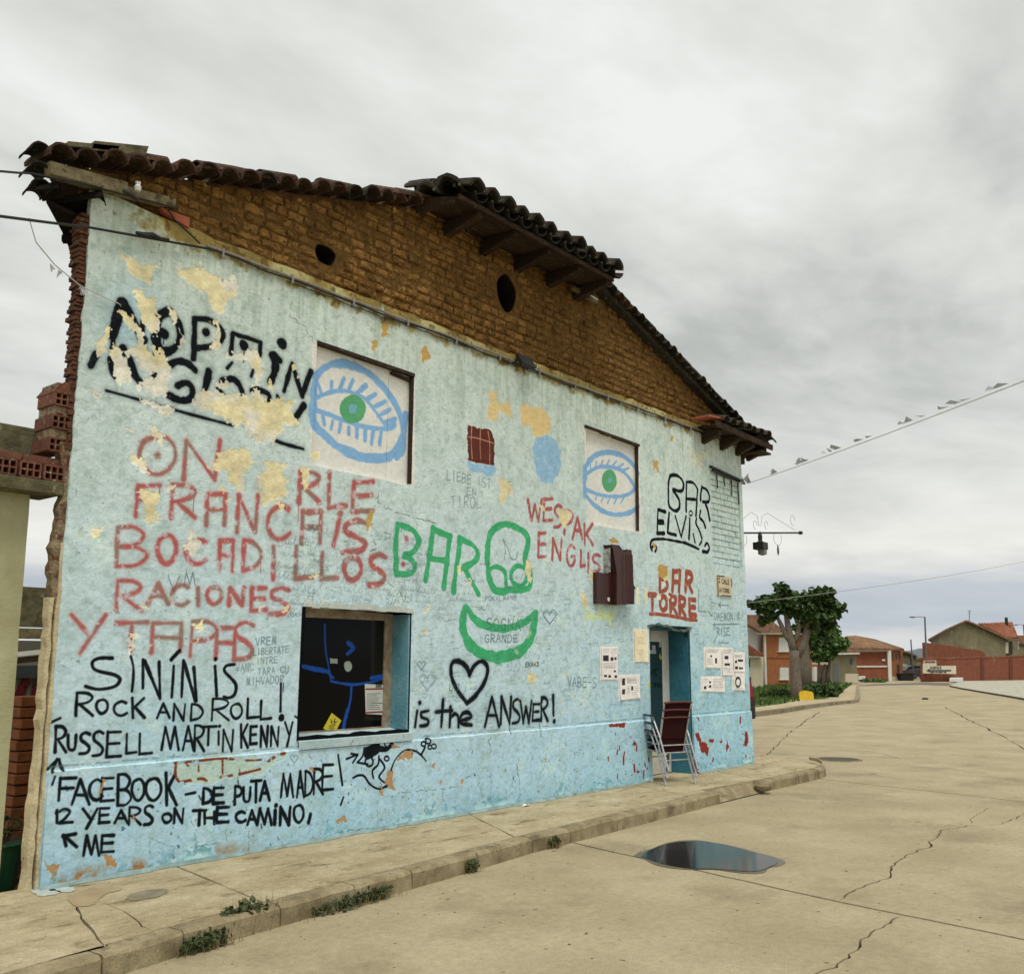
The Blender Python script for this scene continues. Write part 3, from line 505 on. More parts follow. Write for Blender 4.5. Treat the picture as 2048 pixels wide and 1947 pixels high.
for q in ([(850,-15),(1040,30),(1060,60),(1010,110),(960,60),(880,20)], [(1210,40),(1380,90),(1450,150),(1500,140),(1590,250),(1700,255),(1750,180),(1800,60),(1820,0),(1500,-20),(1350,-10)], [(950,165),(1010,215),(1005,290),(930,255)], [(800,350),(840,310),(900,340),(920,450),(880,420),(820,400)], [(1400,290),(1530,280),(1580,380),(1530,460),(1500,560),(1400,520),(1395,430),(1290,420),(1290,400)],
   [(1620,360),(1700,370),(1780,400),(1750,440),(1790,560),(1720,640),(1610,620),(1600,480),(1640,430)], [(1840,420),(1900,425),(1880,490),(1900,560),(1850,560)], [(845,545),(960,580),(1000,600),(950,680),(970,755),(940,740),(895,710),(880,620)], [(1155,800),(1190,830),(1250,880),(1230,940),(1160,940)], [(1340,540),(1400,570),(1395,600),(1330,580)], [(1700,630),(1770,660),(1760,700),(1705,670)],
   [(580,800),(640,790),(650,840),(600,860)], [(1870,1090),(1940,1050),(1950,1070),(1880,1110)], [(790,1460),(815,1460),(820,1560),(800,1560)], [(1180,1380),(1240,1350),(1250,1400),(1200,1420)], [(1200,1450),(1230,1480),(1200,1500)], [(1010,500),(1060,510),(1055,560),(1020,540)], [(1590,1240),(1620,1250),(1600,1290)], [(1740,1260),(1770,1270),(1760,1320),(1740,1310)], [(760,150),(820,160),(810,190),(770,185)], [(900,1265),(920,1290),(880,1310)]): l.poly(4, q, am)
for q in ([(1210,330),(1300,350),(1310,410),(1250,480),(1220,450),(1240,400)], [(1475,500),(1510,480),(1500,520)], [(1580,500),(1680,530),(1660,580),(1640,640),(1600,600)], [(1400,820),(1425,850),(1430,960),(1405,960),(1390,900)], [(1725,1010),(1760,1060),(1770,1130),(1740,1120)], [(975,880),(1000,880),(985,930)], [(1040,950),(1060,960),(1050,985)], [(755,1150),(810,1115),(790,1150),(760,1165)], [(745,1260),(780,1250),(785,1285),(750,1280)], [(1400,1530),(1450,1510),(1470,1560),(1420,1590)], [(70,170),(130,175),(110,230),(75,240)]): l.poly(5, q, am*.8)
for q in ([(735,905),(742,960),(700,965),(690,930)],): l.poly(6, q, am*.5)
l.poly(6, [(850,170),(960,180),(950,250),(880,240)], .05, al=.35); l.poly(6, [(240,905),(290,900),(285,960),(255,960)], .02); l.poly(6, [(180,1010),(215,1060),(215,1100),(195,1090)], .02)
for q in ([(690,640),(720,620),(740,850),(700,860)], [(780,600),(820,640),(830,860),(790,860)]): l.poly('f', q, .015, al=.7)
wn_ = np.clip((fbm(90, 410, 3)-.46)*6+(5.0-xx_)*.5, 0, 1)[..., None]; CRM = (S((220,210,168))[None, None]*(1-wn_)+S((216,214,200))[None, None]*wn_)*(.86+.24*NB[..., None]+(NC[..., None]-.5)*.12)
l.put(CRM, .96, 0, -.35)
l = Layer()
for q in ([(630,740),(640,725),(655,760),(640,775)],): l.poly(6, q, am)
for q in ([(965,375),(1085,382),(1090,490),(1060,530),(1000,535),(970,500)],): l.poly('f', q, .01)
for q in ([(735,1210),(790,1210),(795,1290),(745,1320)], [(430,1175),(460,1180),(470,1220),(450,1225)], [(520,1060),(550,1070),(545,1130),(500,1150),(495,1120)]): l.poly(2, q, .02)
l.poly(5, [(415,520),(440,520),(445,620),(415,660)], .012); l.poly(6, [(745,60),(762,65),(758,105),(745,100)], .01); l.poly(6, [(630,230),(665,220),(670,285),(640,280)], .02); l.poly(6, [(355,700),(400,700),(430,730),(380,735)], .01)
l.put((180,146,82), .95, 0, -.4)
# brown chips of the plinth and base
l = Layer()
for q in ([(645,1100),(690,1085),(715,1130),(700,1180),(650,1160)], [(780,1190),(850,1180),(980,1190),(950,1230),(860,1245),(800,1210)], [(455,1215),(475,1220),(450,1285),(425,1285)], [(520,1260),(560,1250),(600,1290),(530,1300)], [(275,1150),(350,1140),(330,1200),(320,1290),(280,1280),(300,1200)], [(605,640),(625,640),(625,740),(610,740)], [(800,850),(830,860),(830,890),(805,880)], [(1890,1010),(1950,1000),(1940,1030),(1890,1030)], [(1905,560),(1930,550),(1935,600),(1915,590)]): l.poly(7, q, .02)
for q in ([(680,890),(720,900),(740,915),(690,925)], [(700,990),(740,940),(820,920),(810,965),(740,975),(705,1005)], [(650,1060),(690,1070),(695,1180),(665,1150),(645,1100)], [(610,1130),(625,1130),(625,1190),(605,1190)], [(925,1020),(945,1020),(940,1050)], [(970,1120),(1000,1125),(990,1145)], [(1090,1100),(1120,1110),(1100,1140)], [(1610,975),(1640,980),(1635,1000)], [(340,1370),(390,1310),(385,1370)], [(165,1475),(210,1465),(205,1490),(170,1495)], [(180,940),(190,940),(180,985)], [(180,1000),(210,1050),(185,1060)]): l.poly(8, q, .015)
l.put((168,132,92), .95, 0, -.5)
l = Layer()                                         # where the render has fallen off the bricks of the plinth
l.poly('d', [(225,1205),(700,1160),(1100,1180),(1310,1105),(1325,1130),(1180,1200),(1080,1290),(700,1370),(500,1420),(280,1420),(230,1340)], .02); lost = l.m.copy()
l.put((172,196,186), .9, 0, -.4)
l = Layer()
for w_, p_ in [(22,[(230,1212),(450,1190),(700,1165),(900,1185),(1080,1180)]), (30,[(1150,1200),(1230,1140),(1310,1115)]), (26,[(240,1230),(235,1330),(280,1410)]), (28,[(280,1400),(480,1365),(540,1385)]), (22,[(700,1190),(700,1340)]), (24,[(680,1350),(860,1320),(1070,1270)]), (12,[(860,1190),(870,1310)]), (16,[(340,1220),(380,1260)]), (14,[(460,1210),(465,1290)])]: l.stroke('d', p_, w_, soft=.006)
l.m *= np.clip((NC-.36)*12, 0, 1); l.put((108,46,26), .9, 0, -.5)
l = Layer()                                         # red under-coat chips by the door
for q in ([(1055,1130),(1090,1130),(1110,1210),(1145,1215),(1170,1270),(1160,1325),(1110,1310),(1085,1220)], [(1165,1190),(1220,1185),(1215,1220),(1180,1215)], [(1262,1190),(1290,1190),(1275,1225)], [(1325,1180),(1345,1250),(1335,1300),(1315,1290)], [(1480,1130),(1500,1120),(1512,1210),(1490,1250),(1472,1230)], [(1060,1000),(1090,1010),(1080,1030)], [(530,1195),(550,1210),(555,1240),(530,1235)], [(315,1060),(400,1050),(470,1045),(460,1080),(330,1090)], [(545,1460),(575,1470),(560,1495)], [(1035,1400),(1070,1380),(1085,1450),(1040,1490)]): l.poly('h', q, .012)
for i in range(26):
    x = random.uniform(11.6, 14.4) if i % 2 else random.uniform(10.4, 11.4); z = random.uniform(.25, .85); r = random.uniform(.008, .022)
    l.seg((x, z), (x+random.uniform(-.02, .02), z-random.uniform(.01, .09)), r, .006)
l.put((128,44,34), .95, 0, -.5)
l = Layer()
for i in range(150):
    x = random.choice([random.uniform(9.4, 11.45), random.uniform(12.7, 14.4), random.uniform(4.2, 9)]); z = random.uniform(.15, .85)**1.2+.02; r = random.uniform(.002, .008)
    l.seg((x, z), (x+random.uniform(-.01, .02), z-random.uniform(.0, .04)*random.random()), r, .004)
l.put((48,74,88), .85, 0, -.4)
# grime and salts at the foot of the wall, dirty render above the cable
blend(np.clip((.30+(NB-.5)*.5-zz_)*7, 0, 1)*np.clip((NC-.5)*8, 0, 1)*.75, (92,140,150))
blend(np.clip((.215-zz_)*25, 0, 1)*np.clip((NB-.5)*9, 0, 1), (176,214,218), .8)
blend(np.clip((.26-zz_)*12, 0, 1)*np.clip((.44-NB)*8, 0, 1)*np.clip((5.2-xx_)*2, 0, 1), (150,108,66), .9)
top = np.clip((zz_-5.135+(NX*.30))*14, 0, 1)*np.clip((xx_-3.72+NY*.8)*3, 0, 1)
dirt = S((142,122,66))[None, None]*(.72+.5*NB[..., None])
IMG[...] = IMG*(1-top[..., None]*.93)+dirt*top[..., None]*.93
blend(top*np.clip((NB-.55)*9, 0, 1), (176,180,140), .6); blend(top*np.clip((NC-.60)*9, 0, 1), (78,62,34), .6)
blend(np.clip((zz_-5.0)*3, 0, 1)*np.clip((3.95-xx_)*4, 0, 1)*np.clip((.47-NC)*9, 0, 1)*np.clip((NB-.42)*6, 0, 1), (96,100,72), .8)
# ---- pencil and marker scribbles of the visitors
l = Layer(); k = dict(soft=.0035)
word(l, 5, 'LIEBE IST', 905, 275, 1185, 340, 62, 4, **k); word(l, 5, 'EN', 1030, 385, 1095, 395, 45, 4, **k); word(l, 5, 'TIROL', 930, 435, 1130, 450, 72, 4, **k)
word(l, 4, 'VM', 1035, 1080, 1230, 1035, 90, 6, **k); word(l, 4, 'VREM', 1575, 1465, 1710, 1455, 48, 6, **k); word(l, 4, 'LIBERTATE', 1560, 1535, 1785, 1515, 42, 5, **k); word(l, 4, 'INTRE', 1580, 1590, 1715, 1580, 40, 5, **k); word(l, 4, 'TARA CU', 1590, 1655, 1785, 1640, 42, 5, **k); word(l, 4, 'MIHVADOR', 1520, 1710, 1755, 1695, 48, 5, **k); word(l, 4, 'VANC', 1455, 1625, 1570, 1620, 48, 4, **k)
word(l, 5, 'LIZ', 922, 1600, 990, 1600, 36, 6, **k); word(l, 5, 'VABE-S', 1650, 1555, 1835, 1560, 62, 5, **k); word(l, 5, 'SOGNA', 1150, 1190, 1370, 1195, 68, 6, **k); word(l, 5, 'GRANDE', 1140, 1290, 1350, 1292, 52, 6, **k); word(l, 5, 'POKALYANE', 1140, 1055, 1340, 1050, 28, 4, **k)
word(l, 'f', 'OAEMONIX', 1655, 960, 1975, 950, 95, 9, **k); word(l, 'f', 'RISE', 1690, 1145, 1850, 1140, 100, 11, **k)
for p_ in ([(1640,1100),(1960,1096)], [(1660,1085),(1640,1105),(1665,1125)], [(1710,860),(1830,868)], [(1735,830),(1705,860),(1735,890)], [(1580,940),(1630,995)], [(1705,1325),(1830,1328)], [(1645,1330),(1680,1250)], [(1635,960),(1632,998),(1600,990)]): l.stroke('f', p_, 10, curve=False, **k)
for p_ in ([(1462,670),(1460,935),(1550,945)],): l.stroke('f', p_, 9, curve=False, **k)
def heart(reg, x, y, s, w): 
    l.stroke(reg, [(x, y-s*.4), (x-s*.4, y-s*.9), (x-s*.95, y-s*.5), (x-s*.6, y+s*.2), (x, y+s)], w, **k); l.stroke(reg, [(x, y-s*.4), (x+s*.4, y-s*.9), (x+s*.95, y-s*.5), (x+s*.6, y+s*.2), (x, y+s)], w, **k)
for a in ((8, 908, 505, 52, 4), (8, 868, 405, 26, 4), (8, 890, 590, 16, 4), (8, 1660, 110, 40, 4), (5, 1540, 1180, 44, 5), (5, 600+150, 1480, 28, 4), (7, 1805, 515, 26, 4)): heart(*a)
l.stroke(5, [(1250,700),(1265,760),(1260,830)], 5, **k); l.stroke(5, [(1250,700),(1285,770),(1300,820),(1330,825),(1340,780)], 5, **k)
def scrib(x, z, wd, h, n):                        # a word in quick handwriting, loops and all
    sl = random.uniform(.1, .6); hh = [random.choice([.5, .5, 1, 1, 1.9]) for _ in range(n+2)]; q = []; dr = random.uniform(-.12, .12)
    for i in range(n*8+1):
        t = i/8; k = int(t); a = 2*math.pi*t; v = hh[k]*(1-math.cos(a))/2*h
        q.append((x+wd*(t+.22*math.sin(a))/n+sl*v, z+v+dr*wd*t/n))
    al = random.uniform(.3, .95); rr = random.choice([.0014, .002, .003])
    for i, (a, b) in enumerate(zip(q, q[1:])):
        if (i//8) % 5 != 4: l.seg(a, b, rr, .003, al)
for i in range(430):
    x = random.choice([random.uniform(7.0, 11.4), random.uniform(7.0, 11.4), random.uniform(12.7, 14.4), random.uniform(5.2, 7.2)])
    z = random.uniform(.95, 2.75) if x > 7.1 else random.uniform(2.2, 2.95)
    sz = random.choice([.012, .018, .026, .045])
    for j in range(random.choice([1, 1, 2, 3])): scrib(x+random.uniform(-.03, .03), z-j*sz*2.4, sz*random.uniform(4, 9), sz, random.randint(4, 9))
l.put((66,84,92), .62)
l = Layer()
for i in range(26):
    x = random.uniform(8.2, 11.3); z = random.uniform(1.0, 2.2); l.seg((x, z), (x+random.uniform(-.05, .05), z+random.uniform(-.06, .06)), random.uniform(.008, .03), .02, .7)
l.put((205,210,182), .7)
l = Layer(); k = dict(soft=.012)
for gx_, gn in ((60, 5), (260, 4)): l.stroke('f', [(gx_+i*17+10*math.sin(i*1.6), 990+34*math.cos(i*1.6)*(1 if i % 3 else .5)) for i in range(gn*3)], 13, **k)
l.stroke('f', [(200,870),(240,920),(330,1000),(380,1080),(410,1150)], 14, **k); l.poly('f', [(30,900),(440,920),(450,1030),(60,1050)], .03, al=.35); l.put((198,206,96), .75)
def crk(reg, st, w):
    out = []
    for (xa, ya), (xb, yb) in zip(st, st[1:]):
        n = max(2, int(math.hypot(xb-xa, yb-ya)/14))
        for i in range(n): out.append((xa+(xb-xa)*i/n+random.gauss(0, 4), ya+(yb-ya)*i/n+random.gauss(0, 4)))
    out.append(st[-1])
    for a, b in zip(out, out[1:]):
        if random.random() < .85: l.stroke(reg, [a, b], w*random.uniform(.5, 1.6), soft=.004, al=random.uniform(.45, 1))
l = Layer(); k = dict(soft=.004)
for st in ([(485,420),(480,480),(515,500)], [(515,500),(600,540),(720,575),(840,610)], [(450,700),(470,760),(430,780)], [(620,640),(650,690)], [(560,980),(620,1040),(640,1090)]): crk(5, st, 4.5)
for st in ([(1800,1080),(1790,1180),(1870,1240),(1940,1350)], [(980,740),(985,820),(995,880)]): crk(1, st, 3.0)
for st in ([(920,1010),(1060,1060)], [(910,1000),(915,1110)], [(1160,860),(1195,960),(1190,1060)], [(1380,940),(1385,1020)], [(1520,930),(1515,1080)], [(1160,1060),(1340,1035)], [(1060,1100),(1040,1115)]): crk(7, st, 3.0)
for st in ([(1290,1060),(1295,1130),(1285,1230)], [(1210,1110),(1240,1220)], [(1130,1100),(1190,1060)], [(740,1190),(1080,1150)], [(1450,1010),(1470,1200)], [(1000,1160),(990,1240)], [(590,1240),(590,1400)], [(1285,840),(1290,940)], [(300,1440),(420,1420),(560,1400)]): crk(8, st, 3.0)
l.put((62,78,78), .75, 0, -.5)
blend(np.exp(-((zz_-.955)/.008)**2)*np.clip((NC-.40)*9, 0, 1)*.6, (92,110,108))      # joint over the plinth
blend(np.clip(1-np.abs(zz_-.930)/.014, 0, 1)*.15, (205,222,218))  # painted highlight along the top edge of the plinth
# ---- posters, their print lies on the sheets
def rect(l, quad, yp=-.012): l.poly('p', quad, 0.0, yp)
POSTERS = {'a':[(1204,1294),(1235,1295),(1235,1358),(1204,1358)], 'b':[(1270,1259),(1296,1260),(1296,1323),(1270,1322)], 'c':[(1240,1351),(1279,1350),(1280,1395),(1241,1399)], 'd':[(1411,1295),(1441,1296),(1442,1335),(1411,1334)],
  'e':[(1444,1296),(1466,1297),(1466,1350),(1445,1349)], 'f':[(1467,1306),(1489,1306),(1489,1343),(1468,1343)], 'g':[(1468,1346),(1489,1345),(1489,1379),(1468,1379)], 'h':[(1405,1354),(1449,1354),(1449,1383),(1405,1381)]}
l = Layer()
for q in POSTERS.values(): rect(l, [(q[0][0]-2, q[0][1]-2), (q[1][0]+2, q[1][1]-2), (q[2][0]+2, q[2][1]+2), (q[3][0]-2, q[3][1]+2)])
l.put((228,224,220), 1)
l = Layer(); rect(l, POSTERS['b']); l.put((226,216,184), 1)
l = Layer(); k = dict(soft=.002, yp=-.012)
def block(x0, y0, x1, y1, al=1.0): l.poly('p', [(x0,y0),(x1,y0),(x1,y1),(x0,y1)], 0, -.012, al)
for b in ((1206,1310,1217,1322), (1221,1314,1227,1321), (1229,1314,1233,1319), (1208,1349,1214,1354), (1217,1350,1222,1355), (1227,1340,1232,1344), (1229,1350,1234,1355), (1244,1356,1250,1370), (1244,1378,1250,1388), (1262,1372,1266,1380), (1421,1310,1424,1314), (1430,1316,1434,1326), (1449,1311,1457,1318), (1449,1326,1460,1331), (1470,1320,1474,1326), (1476,1318,1486,1323), (1470,1332,1476,1338), (1478,1334,1486,1338), (1408,1372,1413,1378), (1418,1362,1422,1366), (1418,1370,1422,1375)): block(*b)
l.ell('p', 1476, 1364, 5, 9, 3, **k); l.put((40,38,42), .9)
l = Layer()
def lines(x0, y0, x1, y1, n):
    for i in range(n): y = y0+(y1-y0)*i/n; l.stroke('p', [(x0, y), (x1-random.uniform(0, .2)*(x1-x0), y)], .7, soft=.002, yp=-.012)
for a in ((1207,1298,1219,1308,4), (1222,1298,1233,1310,4), (1207,1326,1232,1338,5), (1254,1356,1276,1368,6), (1254,1372,1260,1392,5), (1269,1372,1277,1392,5), (1414,1299,1438,1307,3), (1414,1318,1427,1331,4), (1447,1300,1463,1308,3), (1447,1335,1463,1346,4), (1470,1310,1486,1316,3), (1426,1358,1446,1380,7), (1409,1358,1416,1368,3), (1470,1376,1486,1378,1), (1275,1275,1290,1290,4), (1274,1300,1288,1312,3)): lines(*a)
l.put((120,118,120), .6)
# ---- window: what shows on its pane (pane 25 cm back) and door glass (32 cm back)
YW, YD = 0.0, 0.0
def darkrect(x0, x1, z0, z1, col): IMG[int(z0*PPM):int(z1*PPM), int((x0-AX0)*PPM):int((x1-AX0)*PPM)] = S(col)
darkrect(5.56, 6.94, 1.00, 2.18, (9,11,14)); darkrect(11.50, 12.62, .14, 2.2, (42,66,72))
l = Layer(); l.poly(8, [(560,110),(640,120),(640,740),(520,740),(560,500)], .0, YW); l.put((40,36,30), .8)
l = Layer(); k = dict(yp=YW, soft=.006)
for w_, p_ in [(12,[(275,150),(280,300),(300,420),(315,500)]), (26,[(145,408),(220,425),(300,440)]), (14,[(315,500),(440,520),(560,505),(655,475)]), (16,[(440,525),(435,600),(420,680)]), (26,[(415,680),(400,740),(390,800)]), (30,[(420,265),(450,295),(415,330)]), (16,[(285,440),(330,480)]), (22,[(560,480),(650,470)])]: l.stroke(8, p_, w_, **k)
l.put((32,84,178), .95, .1)
l = Layer(); l.dot(8, 420, 407, 27, yp=YW, soft=.004); l.poly(8, [(307,358),(354,362),(354,392),(307,390)], 0, YW); l.put((160,170,164))
l = Layer(); l.poly('p', [(1300,1262),(1328,1262),(1328,1285),(1300,1285)], 0, YD); l.put((58,52,44))
l = Layer()
for q in ([(1304,1290),(1311,1290),(1311,1300),(1304,1300)], [(1299,1300),(1312,1300),(1312,1307),(1299,1307)], [(1318,1282),(1325,1282),(1325,1294),(1318,1294)]): l.poly('p', q, 0, YD)
l.put((190,190,194), .85)
l = Layer(); l.stroke('p', [(1320,1308),(1319,1314),(1324,1312),(1321,1318)], 2.5, yp=YD); l.dot('p', 1298, 1369, 3, yp=YD); l.put((205,190,40), .9)
l = Layer(); k = dict(yp=YD, soft=.005)
for p_ in ([(1301,1348),(1310,1338),(1308,1352)], [(1306,1340),(1316,1338)], [(1308,1345),(1314,1350)]): l.stroke('p', p_, 2, **k)
word(l, 'p', 'OPEN', 1306, 1366, 1325, 1366, 8, 1.6, **k); l.put((14,24,30), .8)
FN = vnoise(3, 500)*.5+vnoise(5, 501, cx=9)*.5; IMG[...] = np.clip(IMG*(1+(NC[..., None]-.5)*.07+(FN[..., None]-.5)*.10+(NB[..., None]-.5)*.06), 0, 1)
img = bpy.data.images.new('painted_facade', AW, AH, alpha=True, float_buffer=False); img.alpha_mode = 'CHANNEL_PACKED'
buf = np.empty((AH, AW, 4), np.float32); buf[..., :3] = IMG; buf[..., 3] = np.clip(HGT, 0, 1)
img.pixels.foreach_set(buf.ravel()); img.update(); img.pack()
def atlas_mat(name, gain, rough=.9, bump=.5, spec=.08, k=1.0):
    ma = bpy.data.materials.new(name); ma.use_nodes = True; t = ma.node_tree; n = t.nodes; l = t.links; b = n['Principled BSDF']
    g = n.new('ShaderNodeNewGeometry'); sx = n.new('ShaderNodeSeparateXYZ'); l.new(g.outputs['Position'], sx.inputs[0])
    def mth(op, a, v):
        q = n.new('ShaderNodeMath'); q.operation = op; l.new(a, q.inputs[0]); q.inputs[1].default_value = v; return q.outputs[0]
    cb = n.new('ShaderNodeCombineXYZ'); px_ = mth('MULTIPLY', sx.outputs[0], k); pz_ = mth('ADD', mth('MULTIPLY', sx.outputs[2], k), 1.72*(1-k))
    l.new(mth('DIVIDE', mth('SUBTRACT', px_, AX0), AW/PPM), cb.inputs[0]); l.new(mth('DIVIDE', pz_, AH/PPM), cb.inputs[1])
    im = n.new('ShaderNodeTexImage'); im.image = img; im.interpolation = 'Cubic'; im.extension = 'EXTEND'; l.new(cb.outputs[0], im.inputs[0])
    mxx = n.new('ShaderNodeMix'); mxx.data_type = 'RGBA'; mxx.blend_type = 'MULTIPLY'; mxx.inputs[0].default_value = 1; l.new(im.outputs['Color'], mxx.inputs[6]); mxx.inputs[7].default_value = (*gain, 1)
    l.new(mxx.outputs[2], b.inputs['Base Color']); b.inputs['Roughness'].default_value = rough; b.inputs['Specular IOR Level'].default_value = spec
    if bump:
        nz = n.new('ShaderNodeTexNoise'); nz.inputs['Scale'].default_value = 22; nz.inputs['Detail'].default_value = 8; nz.inputs['Roughness'].default_value = .7; l.new(g.outputs['Position'], nz.inputs['Vector'])
        ad = n.new('ShaderNodeMath'); ad.operation = 'MULTIPLY_ADD'; l.new(im.outputs['Alpha'], ad.inputs[0]); ad.inputs[1].default_value = .6; l.new(nz.outputs['Fac'], ad.inputs[2])
        bp = n.new('ShaderNodeBump'); bp.inputs['Strength'].default_value = bump; bp.inputs['Distance'].default_value = .012; l.new(ad.outputs[0], bp.inputs['Height']); l.new(bp.outputs[0], b.inputs['Normal'])
    return ma
M['facade'] = atlas_mat('painted_render', (1.22,1.21,1.20), .9, .9)
kk = lambda y: 7.019/(7.019+y)      # pictures on the set-back sheets are drawn slightly larger
M['pane'] = atlas_mat('window_pane', (.9,.9,.9), .10, 0, .10, kk(.25)); M['door_pane'] = atlas_mat('door_pane', (.9,.9,.9), .12, 0, .12, kk(.33)); M['board'] = atlas_mat('painted_board', (1.15,1.15,1.15), .75, .25, .1, kk(.05))
M['print'] = atlas_mat('printed_paper', (1.12,1.12,1.13), .8, .1)
# ------------------------------------------------------------------ ground, road, pavement
ground = MB()
xs = [-400, 0, 24, 52, 2500]
for a, b in zip(xs, xs[1:]):
    ground.add([(a,-1500,GZ(a)-.10),(b,-1500,GZ(b)-.10),(b,2500,GZ(b)-.10),(a,2500,GZ(a)-.10)], [(0,1,2,3)])
tag(ground.build('ground', M['ground']), kind='structure')
road = MB(); road.add([(-6,-60,-.02),(24,-60,-.02),(24,5,-.02),(-6,5,-.02)], [(0,1,2,3)])
road = tag(road.build('road', mat('joint_dirt', (.07,.055,.03), (.04,.035,.02), 8, .95, coord='World')), kind='structure')
def jig(pts, amp, n=4, seed=0):                   # rough line through the given plan points
    r = random.Random(seed); out = []
    for (x0, y0), (x1, y1) in zip(pts, pts[1:]):
        L_ = math.hypot(x1-x0, y1-y0); k = max(1, int(L_*n))
        for i in range(k):
            t = i/k; out.append((x0+(x1-x0)*t+r.uniform(-amp, amp)*(i > 0), y0+(y1-y0)*t+r.uniform(-amp, amp)*(i > 0)))
    return out+[pts[-1]]
def crack(pts, wd, amp, n, seed):                 # closed thin outline along a line: a hole in the slab
    c = jig(pts, amp, n, seed); r = random.Random(seed+9); A = []; B = []
    for i, p in enumerate(c):
        a = c[max(i-1, 0)]; b = c[min(i+1, len(c)-1)]; dx, dy = b[0]-a[0], b[1]-a[1]; L_ = math.hypot(dx, dy) or 1
        ww = wd*r.uniform(.5, 1.3)*(1 if 0 < i < len(c)-1 else .25)
        A.append((p[0]-dy/L_*ww/2, p[1]+dx/L_*ww/2)); B.append((p[0]+dy/L_*ww/2, p[1]-dx/L_*ww/2))
    return A+B[::-1]
def r3p(*pts): return [tuple(onz(1200+x*.4298, 1450+y*.4298).xy) for x, y in pts]
def slab(name, outer, cracks, matr, parent, z, th=.05, zf=None):
    zf = zf or (lambda x: z); s = MB()
    s.sheet([[(x, y, zf(x)) for x, y in l] for l in [outer]+cracks])
    for l in [outer]+cracks:
        n = len(l); b = len(s.v); s.v += [Vector((x, y, zf(x))) for x, y in l]+[Vector((x, y, zf(x)-th)) for x, y in l]
        for i in range(n): j = (i+1) % n; s.f.append((b+i, b+j, b+n+j, b+n+i))
    return s.build(name, matr, parent)
JA = [(7.94,-.95),(7.75,-1.71),(7.24,-4.15),(7.05,-5.4),(5.2,-15),(3.9,-22)]       # joint across the road before the puddle
JB = [(14.66,.9),(14.33,-1.15),(13.74,-4.0),(12.5,-12),(11,-22)]
g = .018
ja = jig(JA, .006, 5, 1); jb = jig(JB, .008, 5, 2)
c2 = crack(r3p((1398,889),(1350,920),(1280,950),(1210,1010),(1160,1080),(1100,1125),(1000,1156),(900,1240),(700,1500)), .016, .018, 14, 5)
slab('slab', [(p[0]-g, p[1]) for p in ja]+[(-5,-22),(-5,-.95)], [c2], M['road'], road, 0)
c1 = crack(r3p((1114,812),(1180,770),(1260,735),(1350,708),(1350,680),(1380,635),(1420,605),(1500,575),(1542,562),(1532,545),(1580,510),(1590,486),(1735,464),(1860,460),(1940,430),(1990,405),(2100,400)), .018, .02, 14, 6)
c1b = crack(r3p((1729,457),(1722,436),(1770,405),(1810,382)), .010, .012, 12, 7)
slab('slab', [(p[0]+g, p[1]) for p in ja]+[(p[0]-g, p[1]) for p in jb[::-1]], [c1, c1b], M['road'], road, 0)
cl = lambda x, y: tuple(onz(1440+x*.3082, 1100+y*.3082).xy)
far = []
far.append(crack([cl(505,1235), cl(470,1245), (17.3,1.0), (17.9,1.6)], .02, .05, 4, 8)) if False else None
def gl(*pts): return [tuple(onz(*bgp(x, y), 0, True).xy) for x, y in pts]
lnA = gl((1395,972),(1640,1095)); lnB = [tuple(onz(*bgp(x, y)).xy) for x, y in ((1760,1168),(1973,1290))]
crB = [tuple(onz(*bgp(x, y)).xy) for x, y in ((440,1200),(350,1280),(200,1310))]
NR = [crack(r3p((0,840),(160,905),(330,930),(520,1010)), .006, .02, 8, 71), crack(r3p((620,900),(700,960),(690,1060)), .005, .02, 8, 72)]
R3C = [c for c in (crack([(15.2,-1.35),(16.6,-2.0),(18.0,-2.4),(19.8,-3.4)], .010, .04, 4, 73), crack([(16.0,-3.2),(17.6,-3.6),(18.2,-4.6)], .008, .04, 4, 74), crack(r3p((1230,118),(1330,135),(1400,155)), .02, .03, 5, 11), crack(r3p((1180,215),(1400,250),(1600,275),(1900,300)), .012, .04, 3, 12))]
def splitat(p, q, X):
    t = (X-p[0])/(q[0]-p[0]); return (X, p[1]+(q[1]-p[1])*t)
farpt = gl((1395,972))[0]; nearpt = tuple(onz(*bgp(1973,1290)).xy)
m24 = splitat(farpt, nearpt, 24.0); m52 = splitat(farpt, nearpt, 52.0)
farc = gl((650,1045))[0]; nearc = tuple(onz(*bgp(330,1298)).xy); c24 = splitat(farc, nearc, 24.0)
off = lambda p, q, d: (p[0]+(q[0]-p[0])*d, p[1]+(q[1]-p[1])*d)
S2c = [crack([off(m24, nearpt, .03), nearpt, (14.9, nearpt[1]-2.7)], .035, .03, 2, 13), crack([off(c24, nearc, .03), nearc, (15.3,.35)], .03, .04, 3, 14)]+R3C
slab('slab', [(p[0]+g, p[1]) for p in jb]+[(24,-22),(24,30),(14.7,30)], S2c, M['road'], road, 0)
def rz(x): return GZ(x)
S3c = [crack([off(farpt, m24, .02) if farpt[0] < 52 else off(m52, m24, .02), off(m24, farpt, .01)], .05, .05, 1, 15), crack([off(farc, c24, .02), off(c24, farc, .03)], .05, .05, 1, 16)]
slab('slab', [(24,-60),(52,-60),(52,60),(24,60)], S3c, M['road'], road, 0, .05, rz)
slab('slab', [(52,-200),(135,-200),(135,160),(52,160)], [], M['road'], road, 0, .05, rz)
